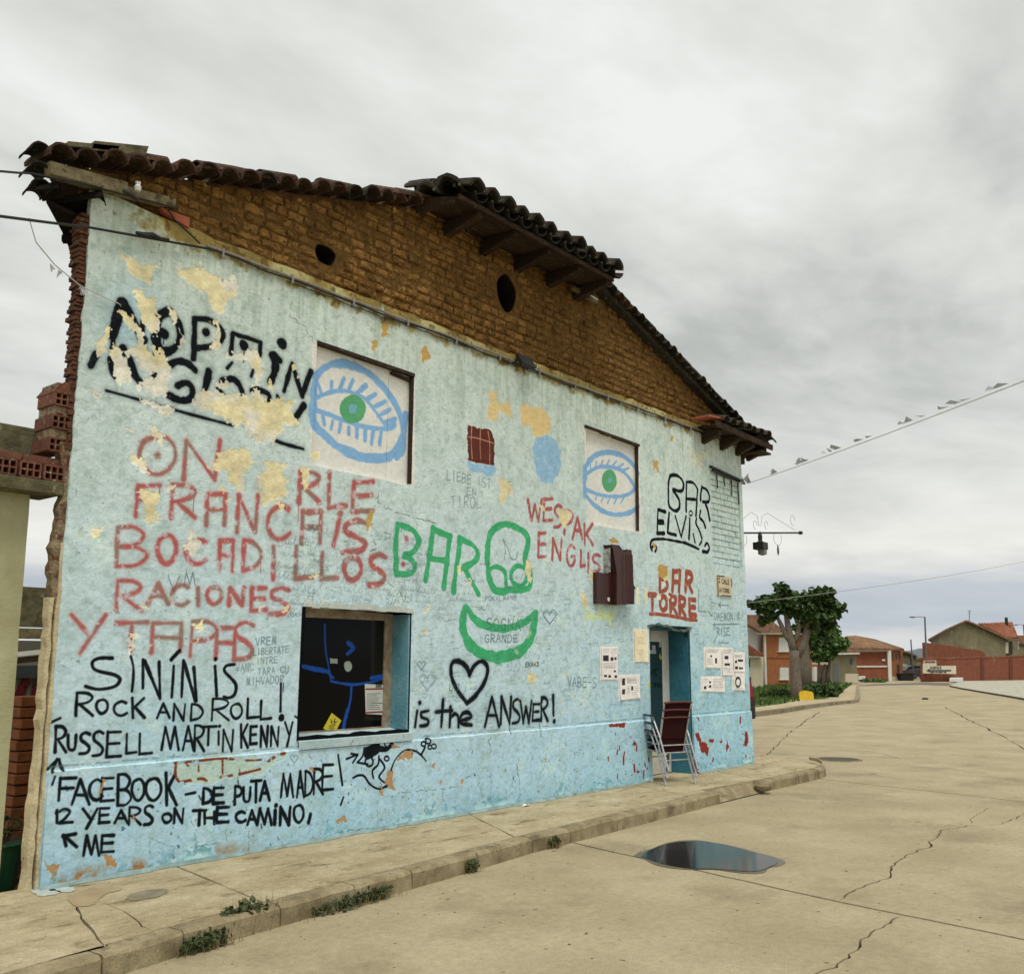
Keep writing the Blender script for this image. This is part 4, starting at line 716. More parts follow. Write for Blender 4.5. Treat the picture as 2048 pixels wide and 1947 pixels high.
# puddle in a shallow hollow
pud = [tuple(onz(1200+x*.4298, 1450+y*.4298).xy) for x, y in ((190,612),(215,592),(250,575),(300,556),(370,545),(430,542),(480,543),(540,550),(600,561),(650,576),(700,590),(760,602),(800,613),(828,632),(820,648),(790,660),(760,674),(720,682),(660,681),(600,676),(520,670),(420,668),(330,655),(260,637))]
ps = smooth(pud+[pud[0]], 4)
wet = MB(); cx_, cy_ = sum(p[0] for p in pud)/len(pud), sum(p[1] for p in pud)/len(pud)
wet.sheet([[(cx_+(x-cx_)*(1.07+.05*math.sin(i*.37)+random.uniform(-.012, .012)), cy_+(y-cy_)*(1.07+.05*math.sin(i*.37+1)+random.uniform(-.012, .012)), .004) for i, (x, y) in enumerate(ps[:-1])]])
root = one(wet.build('puddle', mat('wet_rim', (.10,.085,.055), (.15,.125,.08), 5, .35, .2, 60, .4, coord='World')), 'dark shallow puddle of rain water on the concrete road before the bar', 'puddle')
pm = bpy.data.materials.new('water'); pm.use_nodes = True; pb = pm.node_tree.nodes['Principled BSDF']; pb.inputs['Base Color'].default_value = (.018,.02,.02,1); pb.inputs['Roughness'].default_value = .10; pb.inputs['IOR'].default_value = 1.22
MB().sheet([[(x, y, .008) for x, y in ps[:-1]]]).build('water', pm, root)
# manhole
mh = MB(); mh.tube([(17.3,-.28,-.04),(17.3,-.28,.006)], .36, 28); mo = mh.build('manhole_cover', M['black'])
one(mo, 'round iron manhole cover sunk in the road past the building corner', 'manhole cover')
mo.data.materials[0] = mat('cast_iron', (.09,.075,.055), (.05,.045,.035), 30, .7, .5, 60)
rr = MB(); 
for i in range(40):
    a = 2*math.pi*i/40; b_ = 2*math.pi*(i+1)/40
    rr.obox((17.3+.36*math.cos(a), -.28+.36*math.sin(a), .0), (.05*math.cos(a), .05*math.sin(a), 0), (.36*(math.cos(b_)-math.cos(a)), .36*(math.sin(b_)-math.sin(a)), 0), (0,0,.009))
rr.build('frame', M['kerb'], mo)
# pavement
PZ = .135
kout = [(-2.5,-2.3),(2.2,-1.86),(3.06,-1.74),(3.57,-1.66),(4.1,-1.62),(4.85,-1.56),(5.58,-1.52),(7.18,-1.36),(8.28,-1.33),(10.34,-1.24),(11.1,-1.20)]
kout2 = [(12.41,-1.16),(13.94,-1.16),(14.5,-1.14)]
def walk(poly):
    out = [(0.0, poly[0])]; s = 0
    for a, b in zip(poly, poly[1:]): s += math.dist(a, b); out.append((s, b))
    return out
def atlen(wk, s):
    for (s0, a), (s1, b) in zip(wk, wk[1:]):
        if s <= s1 or (s1, b) == wk[-1]:
            t = (s-s0)/(s1-s0); return (a[0]+(b[0]-a[0])*t, a[1]+(b[1]-a[1])*t)
pv = MB(); pv.add([(-3,-1.1,.03),(14.9,-.85,.03),(15.9,3,.03),(-3,3,.03)], [(0,1,2,3)])
pave = tag(pv.build('pavement', M['soil']), kind='structure')
KW = .145
def kerbrun(pl, cuts):
    wk = walk(pl)
    for s0, s1 in zip(cuts, cuts[1:]):
        n = max(2, int((s1-s0)*5)); s = MB(); rnd = random.Random(int(s0*100)); rows = []
        for i in range(n+1):
            q = atlen(wk, s0+.006+(s1-s0-.012)*i/n); q2 = atlen(wk, min(s0+.05+(s1-s0)*i/n, wk[-1][0])); dx, dy = q2[0]-q[0], q2[1]-q[1]; L_ = math.hypot(dx, dy) or 1
            if L_ < 1e-3: dx, dy, L_ = 1, 0, 1
            nx, ny = -dy/L_, dx/L_
            j = lambda a: rnd.uniform(-a, a)
            rows.append([(q[0]+j(.004), q[1]+j(.005), -.03), (q[0]+nx*.008+j(.004), q[1]+ny*.008+j(.006), PZ-.028+j(.006)), (q[0]+nx*.03, q[1]+ny*.03+j(.004), PZ-.004+j(.004)), (q[0]+nx*KW, q[1]+ny*KW, PZ+j(.002)), (q[0]+nx*KW, q[1]+ny*KW, -.03)])
        for r_ in rows: s.v += [Vector(v) for v in r_]
        for i in range(n):
            for k in range(5): a = i*5+k; b = i*5+(k+1) % 5; s.f.append((a, b, b+5, a+5))
        s.f.append((0,1,2,3,4)); s.f.append(tuple(n*5+k for k in (4,3,2,1,0)))
        s.build('kerb_stone', M['kerb'], pave, smooth=False)
t_ = walk(kout)[-1][0]
kerbrun(kout, [0, 1.1, 2.2, 3.3, 4.4, 5.45, 6.0, 6.75, 7.45, 8.05, 8.9, 9.75, 10.35, 11.2, 12.05, 12.75, t_])
t2_ = walk(kout2)[-1][0]; kout2 += [(14.9,-1.04),(15.15,-.85)]; t2_ = walk(kout2)[-1][0]
kerbrun(kout2, [0, .32, 1.15, 1.9, t2_])
# pavement slabs behind the kerb
def kin(x):
    ps_ = kout+kout2
    for a, b in zip(ps_, ps_[1:]):
        if a[0] <= x <= b[0]: return a[1]+(b[1]-a[1])*(x-a[0])/(b[0]-a[0])+KW+.012
    return -1.0
pz = lambda x: PZ
J = [(-3, -3), (1.5, 1.0), tuple(reversed((4.35, 4.02))), (8.55, 7.55), (11.45, 10.75), (12.1, 12.0), (15.1, 15.0)]
J = [(-2.4,-2.4), (1.2, .9), (4.05,4.35), (7.72,8.10), (10.95,11.25), (11.95,12.15)]       # (x at kerb, x at wall)
J = J[:2]+[(onz(532,1805,PZ).x, onz(401,1743,PZ).x), (onz(1037,1674,PZ).x, onz(969,1631,PZ).x), (onz(1403,1594,PZ).x, onz(1264,1568,PZ).x), (onz(1492,1589,PZ).x, onz(1417,1575,PZ).x)]
def r4b(*pts): return [tuple(onz(x*.3548, 1550+y*.3548, PZ).xy) for x, y in pts]
ck = {2: [crack(r4b((430,735),(455,780),(480,830),(520,870),(555,925),(595,965)), .018, .012, 10, 31), crack(r4b((575,715),(640,740),(700,765),(750,800),(800,850),(850,868)), .012, .012, 10, 32)],
      3: [crack([(5.9,-.05-.1),(6.1,-.5),(6.6,-1.0)], .006, .02, 6, 33)], 4: [crack([(8.6,-.4),(9.2,-.8),(9.5,-1.05)], .008, .02, 6, 34)]}
for i in range(1, len(J)):
    (a, aw), (b, bw) = J[i-1], J[i]; gp = .009
    fr = [(x, kin(x)) for x in np.linspace(a+gp, b-gp, 9)]
    yw = .12 if b > 3 else 3.0
    slab('pavement_slab', fr+jig([(b-gp, kin(b)), (bw-gp, -.0), (bw-gp, yw)], .006, 6, i+50)[1:]+[(aw+gp, yw)]+jig([(aw+gp, .0), (a+gp, kin(a))], .006, 6, i+49)[:-1], ck.get(i, []), M['pave'], pave, PZ)
(a, aw) = J[-1]
ramp = [(a+.01, kout[-1][1]+.02), (11.9,-1.16), (12.41,-1.14)]
e1 = [(x, kin(x)) for x in (12.43,13.0,13.5,14.0,14.5)]
slab('pavement_slab', [(12.2,kin(12.2)),(12.42,kin(12.42))]+e1[1:]+[(14.85,-.93),(15.02,-.76),(15.35,-.4),(15.75,0),(15.95,.6),(16.1,2.9),(14.4,2.9),(14.4,.3),(aw+.02,.3)]+[(aw+.01,-.0),(a+.02,-.9)],
     [crack(r3p((515,240),(560,262),(640,275),(740,300)), .02, .015, 8, 41), crack(r3p((600,225),(690,240),(750,262)), .014, .015, 8, 42), crack(r3p((870,232),(915,235)), .05, .01, 8, 43), crack(r3p((975,185),(1010,192),(1035,205)), .02, .01, 8, 44)], M['pave'], pave, PZ)
rm = MB(); rm.add([(10.98,-1.21,.012),(12.42,-1.18,.012),(12.42,-.98,PZ-.004),(10.98,-1.05,PZ-.004),(11.4,-1.2,.012),(11.4,-1.02,PZ-.004)], [(0,4,5,3),(4,1,2,5)]); rm.build('lowered_kerb', M['kerb'], pave)
ed = MB()
for (x0, y0), (x1, y1) in zip([(15.15,-.85),(15.35,-.42),(15.78,0),(15.98,.6)], [(15.35,-.42),(15.78,0),(15.98,.6),(16.13,2.9)]): ed.obox((x0,y0,-.03), (x1-x0,y1-y0,0), (-.03,.02,0), (0,0,PZ+.025))
ed.build('slab_edge', M['kerb'], pave)
# loose stone, stains, patches
cb_ = onz(1527,1573,PZ-.05)
def blob(name, c, r, matr, parent=None, flat=.6, seed=0, sub=2, amp=.18):
    bm = bmesh.new(); bmesh.ops.create_icosphere(bm, subdivisions=sub, radius=1); rr_ = random.Random(seed)
    for v in bm.verts: v.co *= 1+rr_.uniform(-amp, amp); v.co.z *= flat
    off = ROOTLOC.get(rootof(parent), Vector()) if parent else Vector()
    for v in bm.verts: v.co = v.co*r+Vector(c)-off
    me = bpy.data.meshes.new(name); bm.to_mesh(me); bm.free(); me.materials.append(matr); o = link(bpy.data.objects.new(name, me))
    if parent: o.parent = parent
    return o
one(blob('stone', (cb_.x, cb_.y, PZ-.03), .12, M['kerb'], None, .6, 3, 2, .12), 'broken lump of concrete at the gap in the kerb by the bar door', 'stone')
def patch(name, pts, matr, z=PZ+.004, jit=.011):
    q = smooth(pts+[pts[0]], 7)[:-1]; MB().sheet([[(x+random.uniform(-jit, jit), y+random.uniform(-jit, jit), z) for x, y in q]]).build(name, matr, pave)
patch('damp_patch', r4b((380,700),(440,660),(520,635),(680,628),(670,650),(600,668),(560,700),(520,730),(430,740)), M['patch2'])
patch('damp_patch', r4b((715,690),(760,660),(850,645),(930,642),(945,655),(890,685),(800,702),(730,708)), M['patch'])
lk = mat('lime_spill', (.50,.56,.55), (.42,.44,.38), 14, .9, .6, 60, .2, coord='World')
patch('lime_spill', r4b((270,618),(380,625),(420,650),(350,660),(260,640)), lk); patch('lime_spill', [(onz(x,y,PZ).x, onz(x,y,PZ).y) for x,y in ((60,1780),(95,1775),(120,1785),(80,1792))], lk)
# paper scraps
for i, (x, y, z, lb) in enumerate(((*bgp(0,0), PZ, ''),)): pass
sc = thing('paper_scrap', 'crumpled white paper scrap on the pavement near the middle of the wall', 'litter', (onz(1050,1612,PZ).x, onz(1050,1612,PZ).y, PZ))
s = MB(); p = ROOTLOC[sc]; s.add([p+Vector((-.05,0,.005)), p+Vector((.0,-.03,.02)), p+Vector((.07,-.01,.006)), p+Vector((.02,.03,.025))], [(0,1,2,3)]); s.add([p+Vector((.02,-.02,.005)), p+Vector((.09,.0,.018)), p+Vector((.06,.04,.006))], [(0,1,2)]); s.build('sheet', M['paper'], sc)
# ------------------------------------------------------------------ the bar building
bar = thing('bar_building', 'pale blue graffiti covered bar with exposed adobe gable and mossy tiled roof', 'building', (9, 3, 0))
BR = bar
XL = lambda z: 3.337+(5.3-z)*.008          # left edge of the render leans a little
XR = 14.50
def wob(pts, amp, n, seed):
    q = jig([(p[0], p[1]) for p in pts], amp, n, seed); return q
topedge = [(XL(5.33),5.36),(3.62,5.345),(3.86,5.325),(4.1,5.32),(4.6,5.315),(6,5.31),(9,5.30),(12.6,5.31),(13.3,5.33),(XR,5.33)]
outer = wob([(XL(.1),.1)]+[(XL(z), z) for z in (1,2,3,4,5)]+[(XL(5.36),5.36)], .008, 7, 61)[:-1]+wob(topedge, .018, 7, 62)[:-1]+[(XR,5.33),(XR,.1),(12.60,.1)]
# door opening is part of the outline
outer = outer+wob([(12.60,.1),(12.60,1.1),(12.56,2.10),(12.60,2.17)], .012, 5, 63)[1:]+wob([(12.60,2.17),(11.53,2.19)], .012, 8, 64)[1:]+wob([(11.53,2.19),(11.47,1.2),(11.52,.1)], .008, 5, 65)[1:]
WIN = [(5.58,1.03),(6.93,1.03),(6.93,2.17),(5.60,2.19)]; B1 = [(5.585,3.49),(6.90,3.48),(6.90,4.67),(5.60,4.69)]; B2 = [(10.04,3.44),(11.29,3.45),(11.31,4.66),(10.03,4.68)]; NI = [(13.40,3.19),(14.42,3.17),(14.40,4.59),(13.41,4.66)]
def hole(q, a=.007, sd=0): return wob(q+[q[0]], a, 9, sd)[:-1]
hs = [hole(WIN, .006, 1), hole(B1, .006, 2), hole(B2, .005, 3), hole(NI, .006, 4)]
s = MB(); loops = [outer]+hs
s.sheet([[(x, 0, z) for x, z in l] for l in loops])
for li, l_ in enumerate(loops):
    dep = {0: .06, 1: .30, 2: .12, 3: .10, 4: .05}[li]; n = len(l_); b = len(s.v); s.v += [Vector((x, 0, z)) for x, z in l_]+[Vector((x, dep, z)) for x, z in l_]
    for i in range(n): j = (i+1) % n; s.f.append((b+i, b+j, b+n+j, b+n+i))
wall = s.build('wall', M['facade'], bar, recalc=False)
# reveals with their deeper blue
M['blue_reveal'] = mat('blue_reveal', (.10,.27,.34), (.20,.40,.46), 3, .8, .5, 40, .2, coord='World', c3=(.17,.40,.48), s3=6, t3=.56, w3=.2)
M['blue_deep'] = mat('blue_door_reveal', (.025,.12,.18), (.05,.19,.25), 3, .75, .5, 40, .2, coord='World', c3=(.05,.25,.32), s3=7, t3=.60, w3=.2, speck=((.01,.03,.06), 16, .70))
MB().box(6.905,6.926,.006,.30,1.035,2.16).build('window_reveal', M['blue_reveal'], bar)
MB().box(12.565,12.592,.008,.36,.13,2.137).build('door_reveal', M['blue_deep'], bar)
MB().box(11.46,11.53,.08,.32,.13,2.137).build('door_reveal', M['blue_deep'], bar)
MB().box(11.45,12.68,.065,.32,2.14,2.6).build('door_lintel', M['blue_deep'], bar)
# torn edge over the door
s = MB(); rg = random.Random(5); pts = [(11.45+i*.06, 2.185+rg.uniform(-.012,.012)+.03*math.sin(i*.33)) for i in range(21)]
for (x0, z0), (x1, z1) in zip(pts, pts[1:]): s.obox((x0, -.02-rg.uniform(0,.02), z0-.03), (x1-x0+.004, 0, z1-z0), (0,.05,0), (0,0,rg.uniform(.015,.035)))
s.build('torn_render', mat('torn_render', (.16,.22,.20), (.07,.07,.05), 9, .9, .6, 40, coord='World'), bar)
s = MB(); 
for (x0, z0), (x1, z1) in zip(pts, pts[1:]): s.obox((x0, -.010, z0+.0), (x1-x0+.004, 0, z1-z0), (0,.02,0), (0,0,.05))
# plinth, 3 cm proud with sloping top
def plinth(x0, x1, xl=None):
    s = MB(); n = max(3, int((x1-x0)*7)); r_ = random.Random(int(x0*10)); a = []
    for i in range(n+1):
        x = x0+(x1-x0)*i/n; zt = .923+r_.uniform(-.004, .004); d = -.018+r_.uniform(-.002, .002)
        xx0 = x + ((XL(.1)-XL(.9))*0)
        a.append([(x, .002, zt+.010), (x, d, zt), (x, d-.004, .5), (x, d-.012+r_.uniform(-.006, .004), .12)])
    for r2 in a: s.v += [Vector(v) for v in r2]
    for i in range(n):
        for k in range(3): q = i*4+k; s.f.append((q, q+4, q+5, q+1))
    for i in (0, n): s.f.append(tuple(i*4+k for k in range(4)))
    return s.build('plinth', M['facade'], bar)
plinth(3.378, 11.47); plinth(12.63, XR)
ft = MB(); r_ = random.Random(3)                    # render spread on the pavement
pts = [(3.37+i*.09, -.045-abs(r_.gauss(0,.018))-.02*(r_.random() < .2)) for i in range(90)]
for (x0, y0), (x1, y1) in zip(pts, pts[1:]): ft.add([(x0,y0,PZ+.003),(x1,y1,PZ+.003),(x1,-.03,PZ+.03),(x0,-.03,PZ+.03)], [(0,1,2,3)])
ft.build('foot_render', mat('spilled_blue', (.27,.38,.38), (.17,.24,.22), 9, .85, .5, 60, coord='World'), bar); ft = MB()
pts = [(12.66+i*.09, -.06-abs(r_.gauss(0,.03))) for i in range(21)]
for (x0, y0), (x1, y1) in zip(pts, pts[1:]): ft.add([(x0,y0,PZ+.003),(x1,y1,PZ+.003),(x1,-.03,PZ+.03),(x0,-.03,PZ+.03)], [(0,1,2,3)])
ft.build('foot_render', bpy.data.materials['spilled_blue'], bar)
# rough upper corner and body of the walls
HX, HZ = 9.04, 7.02
E52 = Vector((math.cos(math.radians(52)), math.sin(math.radians(52)), 0)); N52 = Vector((-E52.y, E52.x, 0))
M['side'] = mat('side_render', (.40,.38,.28), (.30,.28,.2), 2, .9, .3, 20, coord='World')
def wallquad(name, a, b, z0, z1, th, matr):      # straight wall a->b, thickness to the right
    a, b = Vector(a), Vector(b); d = (b-a); n = Vector((d.y, -d.x, 0)).normalized()*th
    return MB().obox((a.x, a.y, z0), d, n, (0, 0, z1-z0)).build(name, matr, bar)
wallquad('side_wall', (3.50,.34,0), (3.50+E52.x*11, .34+E52.y*11, 0), .0, 5.05, .35, M['side'])
wallquad('side_wall', (14.46,9.0,0), (14.46,.08,0), .0, 5.1, -.35, M['side']) if False else MB().box(14.15,14.47,.07,9,.0,5.2).build('side_wall', M['side'], bar)
MB().obox((XL(0)+E52.x*11, E52.y*11-.2, 0), (14.15-(XL(0)+E52.x*11), 0, 0), (0,.3,0), (0,0,5.1)).build('back_wall', M['side'], bar)
# front masonry behind the render (with openings), below the adobe
s = MB(); OB = [(5.50,.95),(7.0,.95),(7.0,2.25),(5.50,2.25)]; OC = [(5.5,3.4),(7.0,3.4),(7.0,4.75),(5.5,4.75)]; OD = [(9.95,3.36),(11.38,3.36),(11.38,4.75),(9.95,4.75)]
s.sheet([[(x, .062, z) for x, z in l] for l in ([(3.45,.05),(3.45,5.3),(14.3,5.3),(14.3,.05),(12.68,.05),(12.68,2.5),(11.44,2.5),(11.44,.05)], OB, OC, OD)]); s.build('masonry', M['adobe_mortar'], bar)
# window: frame, pane, dark room
wf = MB(); y = .235
for b_ in ((5.59,6.795,1.0,1.06),(5.59,6.795,2.10,2.2),(5.50,5.585,1.0,2.2),(6.80,6.905,1.0,2.2)): wf.box(b_[0], b_[1], y, y+.06, b_[2], b_[3])
M['frame_old'] = mat('old_frame_wood', (.36,.31,.24), (.22,.15,.09), 9, .8, .4, 40, coord='World', c3=(.42,.30,.12), s3=10, t3=.58)
wo = wf.build('window', M['frame_old'], bar)
MB().box(5.585,6.80,.25,.26,1.06,2.10).build('pane', M['pane'], wo)
MB().box(5.5,7.0,.32,.36,.95,2.3).build('dark_room', M['dark_room'], bar)
sil = MB(); sil.add([(5.56,-.035,1.0),(6.96,-.035,1.0),(6.93,.24,1.045),(5.57,.24,1.045),(5.56,-.035,.93),(6.96,-.035,.93)], [(0,1,2,3),(0,4,5,1)]); sil.build('sill', mat('sill_render', (.50,.62,.63), (.36,.50,.54), 7, .85, .5, 40, coord='World', c3=(.2,.25,.24), s3=9, t3=.62), bar)
hd = MB(); r_ = random.Random(2)
for i in range(15): x = 5.57+i*.092; hd.obox((x, -.012, 2.178+r_.uniform(-.006,.006)), (.093,0,0), (0,.05,0), (0,0,.055+r_.uniform(-.01,.01)))
hd.build('window_head', mat('head_render', (.62,.66,.62), (.45,.52,.50), 12, .9, .6, 40, coord='World'), bar)
# boarded windows
for (x0, x1, z0, z1), fx in (((5.56,6.92,3.45,4.72), 6.58), ((10.0,11.33,3.40,4.70), None)):
    if fx:
        MB().box(x0, fx, .05, .07, z0, z1).build('board', M['board'], bar); MB().box(fx+.008, x1, .054, .074, z0, z1).build('board', M['board'], bar)
    else: MB().box(x0, x1, .05, .07, z0, z1).build('board', M['board'], bar)
    fr = MB(); t_z = z1-.03
    if fx: fr.bar((5.60,.012,4.678), (6.90,.012,4.658), .05, .035); fr.bar((6.885,.02,4.66), (6.885,.02,3.50), .035, .03); fr.bar((6.60,.035,4.62), (6.87,.035,4.60), .03, .03)
    else: fr.bar((10.0,.0,4.70), (11.31,.0,4.672), .05, .035); fr.bar((11.292,.018,4.66), (11.282,.018,3.47), .035, .03); fr.bar((10.045,.03,4.67), (10.055,.03,3.45), .012, .02)
    fr.build('window_frame', M['wood_dark'], bar)
# niche bricked up and painted over
rb = random.Random(8); z = 3.20; row = 0
MB().box(13.38,14.45,.047,.06,3.15,4.68).build('niche_mortar', M['facade'], bar)
nb = MB().box(-.5,.5,0,1,-.5,.5); nbm = nb.build('brick', M['facade'], None, bevel=.04); nbme = nbm.data; bpy.data.objects.remove(nbm)
while z < 4.56:
    h = .088; x = 13.41-(.12 if row % 2 else 0)
    while x < 14.39:
        a, b = max(x, 13.412), min(x+.235, 14.40)
        if b-a > .05: inst('brick', nbme, bar, ((a+b)/2, .022+rb.uniform(-.006,.008), z+h/2), (0, rb.uniform(-.015,.015), 0), (b-a-.014, .04, h-.012-rb.uniform(0,.01)))
        x += .245
    z += .0945; row += 1
lt = MB(); lt.bar((13.38,-.015,4.70), (14.42,-.015,4.625), .06, .03); lt.bar((13.46,-.005,4.655), (14.40,-.005,4.60), .04, .02)
for x, l_ in ((13.62,.22),(13.86,.14),(14.12,.24),(14.33,.34)): lt.bar((x,-.004,4.64-(x-13.4)*.06), (x+random.uniform(-.01,.03),-.004,4.62-(x-13.4)*.06-l_), .014, .014)
lt.build('lintel', M['black'], bar)
# door
dr = MB(); y = .335
for b_ in ((12.37,12.56,.14,2.2),(11.4,12.365,2.02,2.2)): dr.box(b_[0], b_[1], y-.01, y+.05, b_[2], b_[3])
dm = mat('door_frame_pvc', (.62,.62,.58), (.5,.5,.46), 8, .5, .1, 40, coord='World')
door = dr.build('door', dm, bar)
MB().box(11.4,12.37,.33,.342,.62,1.98).build('door_glass', M['door_pane'], door)
MB().box(11.4,12.37,y-.004,y+.03,.14,.62).build('door_panel', mat('door_panel_cream', (.60,.57,.46), (.48,.45,.36), 6, .7, .3, 40, coord='World'), door)
MB().box(11.4,12.37,y-.012,y+.02,1.98,2.02).build('rail', dm, door)
MB().box(11.4,12.6,.345,.5,.0,.14).build('threshold', M['kerb'], bar)
MB().box(11.3,12.8,.55,.6,0,2.6).build('dark_room', M['dark_room'], bar)
# left edge: ends of the side wall masonry, from top to foot
rb = random.Random(4); z = 3.72
bl = MB().box(-.5,.5,-.5,.5,-.5,.5).build('brick', M['brick_red'], None, bevel=.06); BLM = bl.data; bpy.data.objects.remove(bl)
while z < 5.12:
    w_ = .088+rb.uniform(-.012,.010)-(5.1-z)*.030; h = rb.uniform(.026,.045)
    inst('edge_brick', BLM, bar, (XL(z)-w_/2+.012, .085+rb.uniform(-.01,.01), z+h/2), (0, rb.uniform(-.12,.12), rb.uniform(-.2,.1)), (w_, .14, h-.008)); z += h
z = 3.2
while z < 3.72:
    h = rb.uniform(.04,.07); w_ = .05+rb.uniform(-.015,.01)
    inst('edge_brick', BLM, bar, (XL(z)-w_/2+.012, .08+rb.uniform(-.01,.01), z+h/2), (0, rb.uniform(-.2,.2), rb.uniform(-.2,.1)), (w_, .12, h-.006)); z += h
def strip(name, x0f, x1f, z0, z1, y0, y1, matr, seed, amp=.008, parent=bar, dz=.07):
    s = MB(); r_ = random.Random(seed); n = int((z1-z0)/dz); rows = []
    for i in range(n+1):
        z = z0+(z1-z0)*i/n; a = x0f(z)+r_.uniform(-amp, amp); b = x1f(z)+r_.uniform(-amp, amp)*.5; j = r_.uniform(-.006, .006)
        rows.append([(a, y1, z), (a+.01, y0+j+.012, z), (b, y0+j, z), (b, y1, z)])
    for r2 in rows: s.v += [Vector(v) for v in r2]
    for i in range(n):
        for k in range(4): q = i*4+k; q2 = i*4+(k+1) % 4; s.f.append((q, q2, q2+4, q+4))
    s.f.append((0,1,2,3)); s.f.append(tuple(n*4+k for k in range(4))); return s.build(name, matr, parent)
M['rubble'] = mat('rubble_mortar', (.33,.27,.17), (.14,.08,.045), 14, .95, 1, 40, coord='World', c3=(.13,.05,.03), s3=16, t3=.55, bdist=.03)
M['cream_edge'] = mat('cream_edge', (.60,.52,.33), (.44,.38,.24), 7, .9, .8, 40, .2, coord='World', c3=(.20,.11,.06), s3=11, t3=.64, bdist=.02)
strip('rubble_edge', lambda z: XL(z)-.062+.018*math.sin(z*7), lambda z: XL(z)-.0, 2.0, 3.3, .02, .10, M['rubble'], 7, .016, dz=.045)
strip('cream_edge', lambda z: XL(z)-.075-.015*max(0, (1.2-z)), lambda z: XL(z)-.040, .13, 2.15, .015, .10, M['cream_edge'], 8, .010)
strip('cream_edge', lambda z: XL(z)-.031+.004*math.sin(z*9), lambda z: XL(z)+.004, .13, 2.55, .004, .10, M['cream_edge'], 9, .004)
# ---- adobe gable
LV = lambda X: 5.33+.29*(X-3.02)           # underside of left verge
RV = lambda X: 6.72-.300*(X-10.3)
def topZ(X): return min(LV(X), RV(X), 6.66 if X > 7.0 else 9)
holes = [[(5.72+.13*math.cos(a)*(1+.12*math.sin(3*a)), 5.62+.115*math.sin(a)*(1+.15*math.cos(2*a))) for a in np.linspace(0, 2*math.pi, 15)[:-1]],
         [(8.50+.185*math.cos(a)*(1+.06*math.sin(3*a)), 6.08+.235*math.sin(a)*(1+.06*math.cos(4*a))) for a in np.linspace(0, 2*math.pi, 19)[:-1]]]
gx = [3.34]+list(np.linspace(3.6, 14.45, 40))
back = [(3.36,5.25)]+[(x, topZ(x)+.12) for x in gx]+[(14.45,5.25)]
s = MB(); s.sheet([[(x, .075, z) for x, z in l] for l in [back]+holes])
for l_ in holes:
    n = len(l_); b = len(s.v); s.v += [Vector((x, .075, z)) for x, z in l_]+[Vector((x, .5, z)) for x, z in l_]
    for i in range(n): j = (i+1) % n; s.f.append((b+i, b+j, b+n+j, b+n+i))
    HL = MB(); HL.v = [Vector((x+(x-l_[0][0])*0, .09, z)) for x, z in l_]+[Vector((x, .9, z)) for x, z in l_]; cxh = sum(p[0] for p in l_)/n; czh = sum(p[1] for p in l_)/n; HL.v = [Vector((cxh+(v.x-cxh)*.985, v.y, czh+(v.z-czh)*.985)) for v in HL.v]; HL.f = [(i, (i+1) % n, n+(i+1) % n, n+i) for i in range(n)]+[tuple(range(n, 2*n))]; HL.build('hole_lining', M['shade_dark'], bar, recalc=False)  # lining coloured near-black so the gable hole looks unlit
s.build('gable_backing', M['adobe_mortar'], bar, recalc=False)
VAR = []
for k in range(8):
    r_ = random.Random(100+k); s = MB(); nx, nz = 6, 4; idx = {}
    for i in range(nx+1):
        for j in range(nz+1):
            ex = i in (0, nx); ez = j in (0, nz)
            dx = (r_.uniform(.0, .05) if i == 0 else -r_.uniform(.0, .05) if i == nx else r_.uniform(-.03, .03)); dz = (r_.uniform(.02, .13) if j == 0 else -r_.uniform(.02, .13) if j == nz else r_.uniform(-.05, .05))
            dy = (.5 if ex or ez else 0)+r_.uniform(-.55, .55)
            idx[i, j] = len(s.v); s.v.append(Vector((i/nx-.5+dx, dy, j/nz-.5+dz)))
    for i in range(nx):
        for j in range(nz): s.f.append((idx[i,j], idx[i+1,j], idx[i+1,j+1], idx[i,j+1]))
    ring = [idx[i,0] for i in range(nx+1)]+[idx[nx,j] for j in range(1,nz+1)]+[idx[i,nz] for i in range(nx-1,-1,-1)]+[idx[0,j] for j in range(nz-1,0,-1)]
    bk = []
    for q in ring: bk.append(len(s.v)); s.v.append(Vector((s.v[q].x, 1.6, s.v[q].z)))
    for a in range(len(ring)): b = (a+1) % len(ring); s.f.append((ring[b], ring[a], bk[a], bk[b]))
    o = s.build('adobe_brick', M['adobe'], None); VAR.append(o.data); bpy.data.objects.remove(o)
cand = []; z = 5.16; row = 0; rb = random.Random(12)
while z < 6.8:
    x = 3.40-(.14 if row % 2 else 0)+rb.uniform(-.02,.02); h = .094+rb.uniform(-.012,.012)
    while x < 14.45:
        L_ = rb.choice([.20,.24,.18,.21,.12])+rb.uniform(-.015,.015)
        cx_, cz_ = x+L_/2, z+h/2
        low = 5.24 if cx_ > 4.0 else 5.33-(cx_-3.4)*.05
        ok = cz_ > low-.03 and topZ(cx_)+.06 > z+.02 and topZ(x)+.06 > z-.04 and x+L_ < 14.46
        for (hx, hz, ra, rb_) in ((5.72,5.62,.13,.115),(8.50,6.08,.185,.235)):
            if ((cx_-hx)/(ra+L_*.40))**2+((cz_-hz)/(rb_+h*.36))**2 < 1: ok = False
        if ok: cand.append((cx_, cz_, L_-.016, h-.012, rb.uniform(-.012,.018)))
        x += L_
    z += h; row += 1
cand.sort(key=lambda c: c[0]); print('adobe', len(cand))
for c in cand[:298]: inst('adobe_brick', VAR[rb.randrange(8)], bar, (c[0], .055+c[4], c[1]), (0, rb.uniform(-.03,.03), 0), (c[2], .022, c[3]))
s = MB()
